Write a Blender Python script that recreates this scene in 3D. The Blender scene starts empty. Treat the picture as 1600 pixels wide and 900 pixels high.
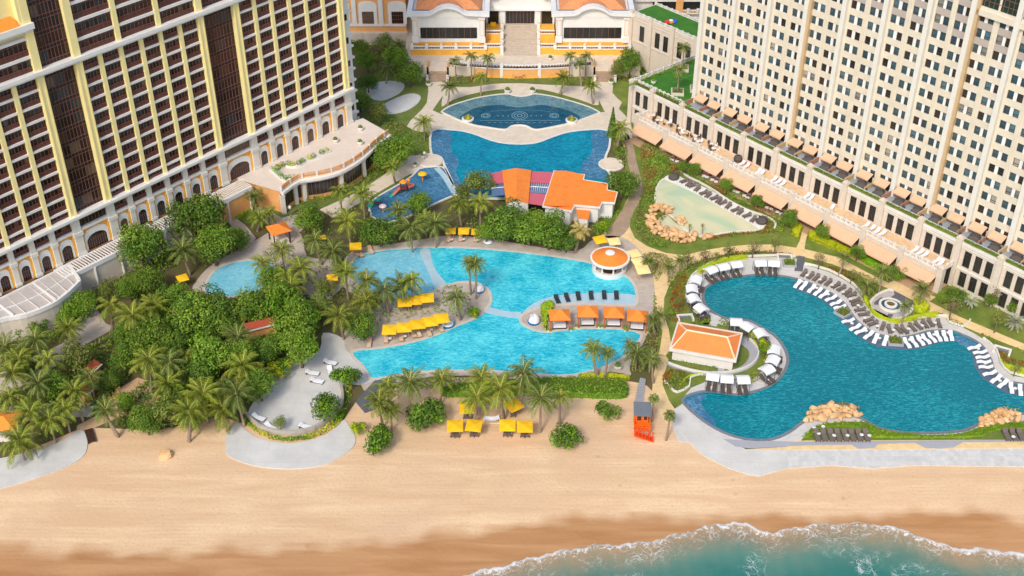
import bpy, bmesh, math, random
from mathutils import Vector, Matrix
R = math.radians
rnd = random.Random(7)
sc = bpy.context.scene
COL = sc.collection
# ------------------------------------------------------------------ survey
F, TH, H = 1900.0, R(35.0), 115.0
CT, ST = math.cos(TH), math.sin(TH)
def ray(px, py):
    v = 450 - py
    return (px - 800, F * CT + v * ST, -F * ST + v * CT)
def G(px, py, z=0.0):
    d = ray(px, py); t = (z - H) / d[2]
    return Vector((d[0] * t, d[1] * t, z))
def Yp(px, py, y):
    d = ray(px, py); t = y / d[1]
    return Vector((d[0] * t, y, H + d[2] * t))
def proj(p):
    zz = p[2] - H; f = p[1] * CT - zz * ST; u = p[1] * ST + zz * CT
    return (800 + F * p[0] / f, 450 - F * u / f, f)
def GP(pts, z=0.0): return [G(x, y, z).to_2d() for x, y in pts]
def smooth(pts, n=4, closed=True):
    out = []; N = len(pts)
    rng = N if closed else N - 1
    for i in range(rng):
        if closed: p0, p1, p2, p3 = pts[i - 1], pts[i], pts[(i + 1) % N], pts[(i + 2) % N]
        else: p0, p1, p2, p3 = pts[max(i - 1, 0)], pts[i], pts[i + 1], pts[min(i + 2, N - 1)]
        for k in range(n):
            t = k / n
            out.append(tuple(.5 * (2 * p1[j] + (p2[j] - p0[j]) * t + (2 * p0[j] - 5 * p1[j] + 4 * p2[j] - p3[j]) * t * t +
                                   (3 * p1[j] - p0[j] - 3 * p2[j] + p3[j]) * t ** 3) for j in (0, 1)))
    if not closed: out.append(tuple(pts[-1][:2]))
    return out
def inside(p, poly):
    x, y = p[0], p[1]; c = False; j = len(poly) - 1
    for i in range(len(poly)):
        xi, yi = poly[i][0], poly[i][1]; xj, yj = poly[j][0], poly[j][1]
        if (yi > y) != (yj > y) and x < (xj - xi) * (y - yi) / (yj - yi) + xi: c = not c
        j = i
    return c
def area(poly):
    return .5 * sum(poly[i - 1][0] * poly[i][1] - poly[i][0] * poly[i - 1][1] for i in range(len(poly)))
def offset(poly, d):
    """parallel outline, d>0 outward"""
    s = 1 if area(poly) > 0 else -1
    out = []; N = len(poly)
    for i in range(N):
        a, b, c = Vector(poly[i - 1][:2]), Vector(poly[i][:2]), Vector(poly[(i + 1) % N][:2])
        t1 = (b - a); t2 = (c - b)
        if t1.length < 1e-6 or t2.length < 1e-6: out.append(tuple(b)); continue
        t1.normalize(); t2.normalize()
        t = t1 + t2
        if t.length < .2: t = t1
        t.normalize()
        out.append((b.x + s * t.y * d, b.y - s * t.x * d))
    return out
# ------------------------------------------------------------------ materials
def srgb(r, g, b):
    f = lambda c: (c / 255 / 12.92) if c <= 10 else ((c / 255 + .055) / 1.055) ** 2.4
    return (f(r), f(g), f(b), 1)
MATS = {}
def mat(name, col, rough=.7, var=.12, scale=.6, bump=0., bscale=8., spec=.4, col2=None, isl=0., obj=0., metal=0., detail=6., hue=0.):
    """procedural surface: base colour with cloudy wear, per-piece and per-object variation"""
    if name in MATS: return MATS[name]
    m = bpy.data.materials.new(name); m.use_nodes = True
    nt = m.node_tree; N = nt.nodes; L = nt.links
    b = N['Principled BSDF']
    b.inputs['Roughness'].default_value = rough
    b.inputs['Metallic'].default_value = metal
    b.inputs['Specular IOR Level'].default_value = spec
    tc = N.new('ShaderNodeTexCoord')
    geo = N.new('ShaderNodeNewGeometry')
    no = N.new('ShaderNodeTexNoise'); no.inputs['Scale'].default_value = scale; no.inputs['Detail'].default_value = detail
    no.inputs['Roughness'].default_value = .65
    L.new(geo.outputs['Position'], no.inputs['Vector'])
    mix = N.new('ShaderNodeMix'); mix.data_type = 'RGBA'
    c = [x for x in col[:3]]
    A = [x * (1 - var) for x in c]; B = [min(1, x * (1 + var)) for x in c]
    if col2: A, B = c, list(col2[:3])
    mix.inputs[6].default_value = (*A, 1); mix.inputs[7].default_value = (*B, 1)
    mr = N.new('ShaderNodeMapRange'); mr.inputs['From Min'].default_value = .3; mr.inputs['From Max'].default_value = .7
    L.new(no.outputs['Fac'], mr.inputs['Value']); L.new(mr.outputs['Result'], mix.inputs[0])
    last = mix.outputs[2]
    if isl or obj:
        hs = N.new('ShaderNodeHueSaturation')
        L.new(last, hs.inputs['Color'])
        add = N.new('ShaderNodeMath'); add.operation = 'ADD'
        m1 = N.new('ShaderNodeMath'); m1.operation = 'MULTIPLY_ADD'
        m1.inputs[1].default_value = 2 * isl; m1.inputs[2].default_value = 1 - isl
        L.new(geo.outputs['Random Per Island'], m1.inputs[0])
        oi = N.new('ShaderNodeObjectInfo')
        m2 = N.new('ShaderNodeMath'); m2.operation = 'MULTIPLY_ADD'
        m2.inputs[1].default_value = 2 * obj; m2.inputs[2].default_value = -obj
        L.new(oi.outputs['Random'], m2.inputs[0])
        L.new(m1.outputs[0], add.inputs[0]); L.new(m2.outputs[0], add.inputs[1])
        L.new(add.outputs[0], hs.inputs['Value'])
        if hue:
            m3 = N.new('ShaderNodeMath'); m3.operation = 'MULTIPLY_ADD'
            m3.inputs[1].default_value = 2 * hue; m3.inputs[2].default_value = .5 - hue
            fr = N.new('ShaderNodeMath'); fr.operation = 'FRACT'
            mm = N.new('ShaderNodeMath'); mm.operation = 'MULTIPLY_ADD'; mm.inputs[1].default_value = 7.31
            L.new(geo.outputs['Random Per Island'], mm.inputs[0]); 
            mo = N.new('ShaderNodeMath'); mo.operation = 'MULTIPLY'; mo.inputs[1].default_value = 3.7
            L.new(oi.outputs['Random'], mo.inputs[0]); L.new(mo.outputs[0], mm.inputs[2])
            L.new(mm.outputs[0], fr.inputs[0]); L.new(fr.outputs[0], m3.inputs[0]); L.new(m3.outputs[0], hs.inputs['Hue'])
        last = hs.outputs['Color']
    L.new(last, b.inputs['Base Color'])
    if bump:
        n2 = N.new('ShaderNodeTexNoise'); n2.inputs['Scale'].default_value = bscale; n2.inputs['Detail'].default_value = 4
        L.new(geo.outputs['Position'], n2.inputs['Vector'])
        bp = N.new('ShaderNodeBump'); bp.inputs['Strength'].default_value = bump; bp.inputs['Distance'].default_value = .1
        L.new(n2.outputs['Fac'], bp.inputs['Height']); L.new(bp.outputs['Normal'], b.inputs['Normal'])
    MATS[name] = m
    return m
def bricks(m, col_mortar, scale, w=.5, h=.25, amount=.5, tint=.12, rot=0.):
    """lays joints over an existing material (paving slabs, tiles)"""
    nt = m.node_tree; N = nt.nodes; L = nt.links
    b = N['Principled BSDF']
    src = b.inputs['Base Color'].links[0].from_socket
    geo = N.new('ShaderNodeNewGeometry')
    mp = N.new('ShaderNodeMapping'); mp.inputs['Rotation'].default_value = (0, 0, rot)
    L.new(geo.outputs['Position'], mp.inputs['Vector'])
    br = N.new('ShaderNodeTexBrick'); br.inputs['Scale'].default_value = scale
    br.inputs['Brick Width'].default_value = w; br.inputs['Row Height'].default_value = h
    br.inputs['Mortar Size'].default_value = .012; br.inputs['Color1'].default_value = (1 - tint,) * 3 + (1,)
    br.inputs['Color2'].default_value = (1 + tint,) * 3 + (1,); br.inputs['Mortar'].default_value = (*[c for c in col_mortar[:3]], 1)
    L.new(mp.outputs['Vector'], br.inputs['Vector'])
    mx = N.new('ShaderNodeMix'); mx.data_type = 'RGBA'; mx.blend_type = 'MULTIPLY'; mx.inputs[0].default_value = amount
    L.new(src, mx.inputs[6]); L.new(br.outputs['Color'], mx.inputs[7]); L.new(mx.outputs[2], b.inputs['Base Color'])
    return m
# ------------------------------------------------------------------ mesh builder
SEP = {'posts': 'post', 'columns': 'column', 'legs': 'leg', 'treads': 'tread', 'rails': 'rail', 'base': 'base_block', 'terrace_wall': 'terrace_step_wall'}
class MB:
    def __init__(s): s.v = []; s.f = []; s.m = []
    def add(s, vs, fs, m=0):
        o = len(s.v); s.v += [tuple(v) for v in vs]
        for f in fs: s.f.append([o + i for i in f]); s.m.append(m)
    def box(s, x0, x1, y0, y1, z0, z1, m=0, rz=0., c=None):
        vs = [(x, y, z) for z in (z0, z1) for x, y in ((x0, y0), (x1, y0), (x1, y1), (x0, y1))]
        if rz:
            cx, cy = c if c else ((x0 + x1) / 2, (y0 + y1) / 2); k, n = math.cos(rz), math.sin(rz)
            vs = [(cx + (x - cx) * k - (y - cy) * n, cy + (x - cx) * n + (y - cy) * k, z) for x, y, z in vs]
        s.add(vs, [(0, 3, 2, 1), (4, 5, 6, 7), (0, 1, 5, 4), (1, 2, 6, 5), (2, 3, 7, 6), (3, 0, 4, 7)], m)
    def cbox(s, cx, cy, cz, sx, sy, sz, m=0, rz=0.): s.box(cx - sx / 2, cx + sx / 2, cy - sy / 2, cy + sy / 2, cz - sz / 2, cz + sz / 2, m, rz)
    def prism(s, poly, z0, z1, m=0, side=None, bottom=False):
        poly = [tuple(p[:2]) for p in poly]
        if area(poly) < 0: poly = poly[::-1]
        n = len(poly)
        vs = [(x, y, z0) for x, y in poly] + [(x, y, z1) for x, y in poly]
        s.add(vs, [list(range(n, 2 * n))], m)
        s.add(vs, [(i, (i + 1) % n, n + (i + 1) % n, n + i) for i in range(n)] + ([list(range(n - 1, -1, -1))] if bottom else []), m if side is None else side)
    def ring(s, a, b, z0, z1, m=0):
        """band between two outlines of equal length"""
        n = len(a)
        vs = [(p[0], p[1], z) for z in (z0, z1) for q in (a, b) for p in q]
        fs = []
        for i in range(n):
            j = (i + 1) % n
            fs += [(2 * n + i, 2 * n + j, 3 * n + j, 3 * n + i), (i, j, 2 * n + j, 2 * n + i), (n + j, n + i, 3 * n + i, 3 * n + j)]
        s.add(vs, fs, m)
    def strip(s, pts, w, z0, z1, m=0):
        """upright band following an open line, width w"""
        P = [Vector(p[:2]) for p in pts]; n = len(P); A = []; B = []
        for i in range(n):
            t = (P[min(i + 1, n - 1)] - P[max(i - 1, 0)])
            t = t.normalized() if t.length > 1e-6 else Vector((1, 0)); q = Vector((-t.y, t.x)) * w / 2
            A.append(P[i] + q); B.append(P[i] - q)
        vs = [(p.x, p.y, z) for z in (z0, z1) for q in (A, B) for p in q]
        fs = []
        for i in range(n - 1):
            j = i + 1
            fs += [(2 * n + i, 3 * n + i, 3 * n + j, 2 * n + j), (i, 2 * n + i, 2 * n + j, j), (n + i, n + j, 3 * n + j, 3 * n + i)]
        fs += [(0, n, 3 * n, 2 * n), (n - 1, 3 * n - 1, 4 * n - 1, 2 * n - 1)]
        s.add(vs, fs, m)
    def cyl(s, cx, cy, z0, z1, r0, r1=None, n=10, m=0, sy=1.):
        r1 = r0 if r1 is None else r1
        vs = [(cx + r * math.cos(2 * math.pi * i / n), cy + sy * r * math.sin(2 * math.pi * i / n), z) for r, z in ((r0, z0), (r1, z1)) for i in range(n)]
        s.add(vs, [(i, (i + 1) % n, n + (i + 1) % n, n + i) for i in range(n)] + [list(range(n, 2 * n)), list(range(n - 1, -1, -1))], m)
    def tube(s, pts, r0, r1=None, n=6, m=0):
        r1 = r0 if r1 is None else r1
        P = [Vector(p) for p in pts]; K = len(P); vs = []
        for i, p in enumerate(P):
            t = (P[min(i + 1, K - 1)] - P[max(i - 1, 0)]).normalized()
            a = t.cross(Vector((0, 0, 1)) if abs(t.z) < .9 else Vector((1, 0, 0))).normalized(); b = t.cross(a)
            r = r0 + (r1 - r0) * i / (K - 1)
            vs += [p + a * r * math.cos(2 * math.pi * k / n) + b * r * math.sin(2 * math.pi * k / n) for k in range(n)]
        fs = [(i * n + k, (i + 1) * n + k, (i + 1) * n + (k + 1) % n, i * n + (k + 1) % n) for i in range(K - 1) for k in range(n)]
        fs += [list(range(n)), list(range(K * n - 1, (K - 1) * n - 1, -1))]
        s.add(vs, fs, m)
    def lathe(s, prof, n=16, m=0, cx=0., cy=0.):
        k = len(prof); vs = [(cx + r * math.cos(2 * math.pi * i / n), cy + r * math.sin(2 * math.pi * i / n), z) for r, z in prof for i in range(n)]
        s.add(vs, [(j * n + i, j * n + (i + 1) % n, (j + 1) * n + (i + 1) % n, (j + 1) * n + i) for j in range(k - 1) for i in range(n)], m)
    def quad(s, a, b, c, d, m=0): s.add([a, b, c, d], [(0, 1, 2, 3)], m)
    def hip(s, x0, x1, y0, y1, z0, z1, ov=0., m=0, inset=None):
        """hipped roof with eaves overhang"""
        x0 -= ov; x1 += ov; y0 -= ov; y1 += ov
        w, d = x1 - x0, y1 - y0; i = inset if inset is not None else min(w, d) / 2
        if w >= d: a, b = (x0 + i, (y0 + y1) / 2, z1), (x1 - i, (y0 + y1) / 2, z1)
        else: a, b = ((x0 + x1) / 2, y0 + i, z1), ((x0 + x1) / 2, y1 - i, z1)
        vs = [(x0, y0, z0), (x1, y0, z0), (x1, y1, z0), (x0, y1, z0), a, b]
        s.add(vs, [(0, 1, 5, 4), (1, 2, 5), (2, 3, 4, 5), (3, 0, 4)] if w >= d else [(0, 1, 4), (1, 2, 5, 4), (2, 3, 5), (3, 0, 4, 5)], m)
        s.add(vs[:4], [(3, 2, 1, 0)], m)
    def mesh(s, name, mats, sm=False):
        me = bpy.data.meshes.new(name); me.from_pydata(s.v, [], s.f)
        for m in (mats if isinstance(mats, (list, tuple)) else [mats]): me.materials.append(m)
        me.polygons.foreach_set('material_index', s.m)
        if sm: me.polygons.foreach_set('use_smooth', [True] * len(me.polygons))
        me.update(); return me
    def islands(s):
        p = list(range(len(s.v)))
        def find(i):
            while p[i] != i: p[i] = p[p[i]]; i = p[i]
            return i
        for f in s.f:
            for i in f[1:]: p[find(i)] = find(f[0])
        G_ = {}
        for f, m in zip(s.f, s.m): G_.setdefault(find(f[0]), []).append((f, m))
        out = []
        for fs in G_.values():
            ids = sorted({i for f, _ in fs for i in f}); k = {i: j for j, i in enumerate(ids)}
            q = MB(); q.v = [s.v[i] for i in ids]; q.f = [[k[i] for i in f] for f, _ in fs]; q.m = [m for _, m in fs]; out.append(q)
        return out
    def build(s, name, mats, parent=None, loc=None, rz=0., sm=False):
        if name in SEP and parent is not None:
            for q in s.islands(): q.build(SEP[name], mats, parent, loc, rz, sm)
            return None
        o = bpy.data.objects.new(name, s.mesh(name, mats, sm)); COL.objects.link(o)
        if parent is not None: o.parent = parent
        if loc is not None: o.location = loc
        if rz: o.rotation_euler = (0, 0, rz)
        return o
def tag(o, label, cat, group=None, kind=None):
    if label: o['label'] = label
    if cat: o['category'] = cat
    if group: o['group'] = group
    if kind: o['kind'] = kind
    return o
def thing(name, label, cat, loc=(0, 0, 0), rz=0., group=None):
    o = bpy.data.objects.new(name, None); COL.objects.link(o); o.empty_display_size = .3
    o.location = loc; o.rotation_euler = (0, 0, rz)
    return tag(o, label, cat, group)
def struct(name, mb, mats, sm=False):
    o = mb.build(name, mats, sm=sm); o['kind'] = 'structure'; return o
def part(name, me, parent, loc=(0, 0, 0), rz=0., scale=None):
    """a child object from shared mesh data"""
    o = bpy.data.objects.new(name, me); COL.objects.link(o); o.parent = parent
    o.location = loc; o.rotation_euler = (0, 0, rz)
    if scale: o.scale = scale
    return o
def dup(root, loc, rz, label=None, group=None, scale=None, name=None):
    r = root.copy(); COL.objects.link(r); r.location = loc; r.rotation_euler = (0, 0, rz)
    if scale: r.scale = scale
    if label: r['label'] = label
    if group: r['group'] = group
    for ch in root.children:
        c = ch.copy(); COL.objects.link(c); c.parent = r
        for g in ch.children:
            d = g.copy(); COL.objects.link(d); d.parent = c
    return r
def sheet(name, px, z, m, sm=0, label=None, dz=.0, world=False, extra=0):
    P = px
    if sm: P = smooth(P, sm)
    W = P if world else GP(P, z)
    b = MB(); b.prism(W, z - .25, z + dz, 0)
    return struct(name, b, m)
ORD = 'first second third fourth fifth sixth seventh eighth ninth tenth eleventh twelfth thirteenth fourteenth fifteenth sixteenth seventeenth eighteenth nineteenth twentieth twenty-first twenty-second twenty-third twenty-fourth twenty-fifth twenty-sixth twenty-seventh twenty-eighth twenty-ninth thirtieth'.split()
# ------------------------------------------------------------------ palette
W_ = mat('white_paint', (.80, .775, .73, 1), .55, .06)
W2 = mat('warm_white_stucco', (.74, .70, .64, 1), .7, .07)
YEL = mat('pale_yellow_stucco', srgb(249, 231, 162), .75, .06)
OCH = mat('ochre_stucco', srgb(240, 178, 70), .75, .12)
ORS = mat('apricot_stucco', srgb(232, 170, 105), .75, .1)
BRN = mat('red_brown_panel', srgb(96, 54, 44), .5, .25, isl=.2)
def glass(name, cols, rough=.14):
    """window glass: each pane colour paints in a room, blind or reflection"""
    m = bpy.data.materials.new(name); m.use_nodes = True; nt = m.node_tree; N = nt.nodes; L = nt.links; b = N['Principled BSDF']
    b.inputs['Roughness'].default_value = rough
    geo = N.new('ShaderNodeNewGeometry'); oi = N.new('ShaderNodeObjectInfo')
    a = N.new('ShaderNodeMath'); a.operation = 'MULTIPLY'; a.inputs[1].default_value = 5.37; L.new(oi.outputs['Random'], a.inputs[0])
    c = N.new('ShaderNodeMath'); c.operation = 'MULTIPLY_ADD'; c.inputs[1].default_value = 7.91; L.new(geo.outputs['Random Per Island'], c.inputs[0]); L.new(a.outputs[0], c.inputs[2])
    f = N.new('ShaderNodeMath'); f.operation = 'FRACT'; L.new(c.outputs[0], f.inputs[0])
    r = N.new('ShaderNodeValToRGB'); r.color_ramp.interpolation = 'CONSTANT'
    e = r.color_ramp.elements
    while len(e) < len(cols): e.new(.5)
    t = 0.
    for k, (w, col) in enumerate(cols): e[k].position = t; e[k].color = col; t += w
    L.new(f.outputs[0], r.inputs['Fac'])
    no = N.new('ShaderNodeTexNoise'); no.inputs['Scale'].default_value = 1.6; L.new(geo.outputs['Position'], no.inputs['Vector'])
    mr = N.new('ShaderNodeMapRange'); mr.inputs['To Min'].default_value = .65; mr.inputs['To Max'].default_value = 1.35; L.new(no.outputs['Fac'], mr.inputs['Value'])
    mx = N.new('ShaderNodeMix'); mx.data_type = 'RGBA'; mx.blend_type = 'MULTIPLY'; mx.inputs[0].default_value = 1.; L.new(r.outputs['Color'], mx.inputs[6]); L.new(mr.outputs['Result'], mx.inputs[7]); L.new(mx.outputs[2], b.inputs['Base Color'])
    MATS[name] = m; return m
GLD = glass('dark_bronze_glass', [(.3, srgb(60, 42, 38)), (.3, srgb(48, 34, 32)), (.14, srgb(78, 56, 46)), (.12, srgb(52, 62, 64)), (.08, srgb(36, 28, 28)), (.06, srgb(112, 92, 74))])  # the teal pane colour is a painted reflection
MUL = mat('brown_mullion', srgb(124, 86, 76), .5, .1)
BEI = mat('beige_stucco', srgb(218, 207, 186), .75, .07)
STN = mat('pinkish_stone', srgb(212, 199, 182), .75, .08, 1.2)
PIL = mat('cream_pilaster', srgb(222, 217, 205), .7, .05)
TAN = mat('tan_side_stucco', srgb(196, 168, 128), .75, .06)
GRYB = mat('grey_spandrel', srgb(178, 166, 156), .75, .05)
GLB = glass('blue_grey_glass', [(.34, srgb(70, 92, 100)), (.24, srgb(58, 78, 88)), (.14, srgb(84, 112, 122)), (.12, srgb(60, 50, 44)), (.08, srgb(46, 42, 40)), (.05, srgb(128, 130, 124)), (.03, srgb(168, 160, 146))])
GLK = mat('dark_window_glass', srgb(48, 47, 45), .15, .35, .5, spec=.5, isl=.3, obj=.3)
FRM = mat('dark_window_frame', srgb(62, 60, 58), .5, .1)
AWN = mat('peach_awning_cloth', srgb(222, 178, 142), .85, .05)
SLA = mat('grey_terrace_slab', srgb(158, 164, 170), .8, .12, 1.0)
PVT = bricks(mat('peach_terrace_tile', srgb(228, 192, 148), .8, .08, 1.5), (.8, .75, .7), 1.0, .6, .6)
ORT = mat('orange_roof_tile', srgb(240, 150, 56), .8, .12, 2.2, bump=.6, bscale=3)
ORC = mat('salmon_roof_tile', srgb(226, 148, 96), .85, .16, 2.0, bump=.8, bscale=3)
ORP = mat('orange_painted_roof', srgb(244, 138, 52), .75, .12, 1.0, bump=.4, bscale=3)
bricks(ORP, (.72,) * 3, 1.1, .5, .3, .3, .05, rot=.3); bricks(ORT, (.6,) * 3, 1.3, .3, .3, .5, .1); bricks(ORC, (.55,) * 3, 1.3, .3, .3, .6, .12)
PNK = mat('pink_canvas', srgb(205, 98, 112), .8, .06)
YLC = mat('yellow_canvas', srgb(246, 192, 24), .8, .1, 1.4, obj=.08, bump=.3, bscale=2)
CRC = mat('pale_yellow_canvas', srgb(248, 222, 150), .75, .05)
WHC = mat('white_canvas', (.82, .82, .82, 1), .8, .03)
CSH = mat('white_cushion', (.84, .84, .85, 1), .85, .03)
WIC = mat('dark_brown_wicker', srgb(88, 78, 72), .8, .15, 6)
WOD = mat('light_wood_slats', srgb(190, 150, 116), .7, .15, 4)
DWD = mat('dark_wood', srgb(70, 46, 36), .7, .2, 3)
GRM = mat('grey_metal', srgb(120, 124, 128), .4, .1)
BLK = mat('black_mesh_fabric', srgb(46, 52, 56), .8, .1)
HED = mat('hedge_leaf', srgb(104, 118, 40), .7, .1, isl=.35, obj=.1)
# ------------------------------------------------------------------ water, sand, ground materials
def water(name, deep, light, s1=1.1, patch=.10, stretch=(1, 2.2, 1), rot=0., mixlo=.42, mixhi=.68, bump=.25, bs=1.6, rough=.07, pamt=.35):  # noise mixes both colours, painting ripple and caustic light into the water
    m = bpy.data.materials.new(name); m.use_nodes = True
    nt = m.node_tree; N = nt.nodes; L = nt.links; b = N['Principled BSDF']
    b.inputs['Roughness'].default_value = rough; b.inputs['IOR'].default_value = 1.33; b.inputs['Specular IOR Level'].default_value = .36
    geo = N.new('ShaderNodeNewGeometry')
    mp = N.new('ShaderNodeMapping'); mp.inputs['Scale'].default_value = stretch; mp.inputs['Rotation'].default_value = (0, 0, rot)
    L.new(geo.outputs['Position'], mp.inputs['Vector'])
    n1 = N.new('ShaderNodeTexNoise'); n1.inputs['Scale'].default_value = s1; n1.inputs['Detail'].default_value = 5; n1.inputs['Distortion'].default_value = 1.2
    n2 = N.new('ShaderNodeTexNoise'); n2.inputs['Scale'].default_value = patch; n2.inputs['Detail'].default_value = 3
    L.new(mp.outputs['Vector'], n1.inputs['Vector']); L.new(geo.outputs['Position'], n2.inputs['Vector'])
    ad = N.new('ShaderNodeMath'); ad.operation = 'MULTIPLY_ADD'; ad.inputs[1].default_value = pamt
    L.new(n2.outputs['Fac'], ad.inputs[0]); L.new(n1.outputs['Fac'], ad.inputs[2])
    mr = N.new('ShaderNodeMapRange'); mr.inputs['From Min'].default_value = mixlo + pamt * .5; mr.inputs['From Max'].default_value = mixhi + pamt * .5
    L.new(ad.outputs[0], mr.inputs['Value'])
    mx = N.new('ShaderNodeMix'); mx.data_type = 'RGBA'; mx.inputs[6].default_value = deep; mx.inputs[7].default_value = light
    L.new(mr.outputs['Result'], mx.inputs[0]); L.new(mx.outputs[2], b.inputs['Base Color'])
    n3 = N.new('ShaderNodeTexNoise'); n3.inputs['Scale'].default_value = bs; n3.inputs['Detail'].default_value = 3
    L.new(mp.outputs['Vector'], n3.inputs['Vector'])
    bp = N.new('ShaderNodeBump'); bp.inputs['Strength'].default_value = bump; bp.inputs['Distance'].default_value = .08
    L.new(n3.outputs['Fac'], bp.inputs['Height']); L.new(bp.outputs['Normal'], b.inputs['Normal'])
    return m
WA_C = water('turquoise_pool_water', srgb(22, 172, 198), srgb(104, 222, 230), 1.3, .25, (1, 2.4, 1), 0, .36, .68, pamt=.6, bump=.15)
WA_S = water('shallow_pool_water', srgb(112, 186, 208), srgb(150, 212, 224), 1.6, .3, (1, 2, 1))
WA_R = water('deep_teal_pool_water', srgb(0, 112, 128), srgb(40, 162, 172), 1.3, .06, (1, 3.6, 1), .55, .47, .68, bump=.4)
WA_B = water('deep_blue_pool_water', srgb(0, 110, 138), srgb(16, 154, 178), 1.4, .2, (1, 1.6, 1), 0, .36, .68, bump=.2)
WA_K = water('slate_pool_water', srgb(52, 108, 144), srgb(108, 152, 176), 1.5, .2, (1, 1.8, 1), .3, .45, .68, bump=.3)
WA_L = water('slate_green_pool_water', srgb(72, 116, 130), srgb(126, 158, 162), 1.8, .3, (1, 1.5, 1), .2, .4, .7, bump=.3)
WA_D = water('dark_blue_lens_water', srgb(22, 74, 96), srgb(44, 100, 120), .9, .2, (1, 2, 1), 0, bump=.12)
WA_G = water('pale_sandy_pool_water', srgb(178, 198, 164), srgb(218, 210, 172), .10, .05, (1, 1, 1), .6, .32, .66, bump=.06, pamt=.6)
DECK = bricks(mat('warm_grey_deck_stone', srgb(190, 176, 162), .8, .1, .5, bump=.15), (.82,) * 3, .9, .7, .45)
DECKL = bricks(mat('light_grey_deck_stone', srgb(206, 202, 196), .8, .07, .5), (.85,) * 3, .9, .6, .3)
CRM = bricks(mat('cream_plaza_stone', srgb(220, 204, 182), .8, .06, .4), (.88, .85, .8), .7, .6, .4)
PTH = bricks(mat('buff_path_stone', srgb(232, 200, 146), .8, .1, .5, bump=.15), (.85, .8, .75), 1.0, .5, .45)
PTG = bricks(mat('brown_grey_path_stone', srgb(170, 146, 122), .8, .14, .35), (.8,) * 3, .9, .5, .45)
CONC = bricks(mat('pale_concrete', srgb(206, 203, 195), .85, .13, .22, bump=.2, bscale=2, detail=9), (.8,) * 3, .2, .9, .5, .3, .03)
PROM = bricks(mat('pale_cobble_promenade', srgb(206, 204, 198), .8, .09, 1.1), (.72,) * 3, .8, .5, .75, tint=.14)
SLT = bricks(mat('dark_slate_paving', srgb(98, 100, 108), .75, .12, .8), (.7,) * 3, 1.0, .5, .5)
SLP = mat('grey_stone_paving', srgb(168, 168, 174), .8, .06, .4)
LEDG = mat('slate_ledge_tile', srgb(84, 104, 124), .25, .15, 1.2)
LEDL = mat('pale_blue_ledge', srgb(176, 202, 212), .25, .08, .8)
COPE = mat('stone_coping', srgb(206, 194, 178), .7, .08, 1)
COPW = mat('white_coping', srgb(226, 220, 208), .7, .05, 1)
COPD = bricks(mat('grey_slate_coping', srgb(120, 124, 130), .6, .12, 1), (.6,) * 3, 2, .6, .4)
LAWN = mat('lawn_grass', srgb(80, 110, 32), .9, .3, .28, bump=.6, bscale=5, col2=srgb(138, 142, 62), detail=9)
LAWD = mat('dull_lawn_grass', srgb(84, 112, 40), .9, .3, .5, bump=.5, bscale=5, col2=srgb(124, 126, 62))  # slightly duller colour range than the main lawn grass
TURF = mat('artificial_turf', srgb(50, 110, 26), .9, .2, .4, bump=.4, bscale=8, col2=srgb(74, 128, 36), detail=9)
SOIL = mat('garden_soil', srgb(112, 92, 66), .95, .3, .25, bump=.5, bscale=3, col2=srgb(86, 92, 44))
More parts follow.
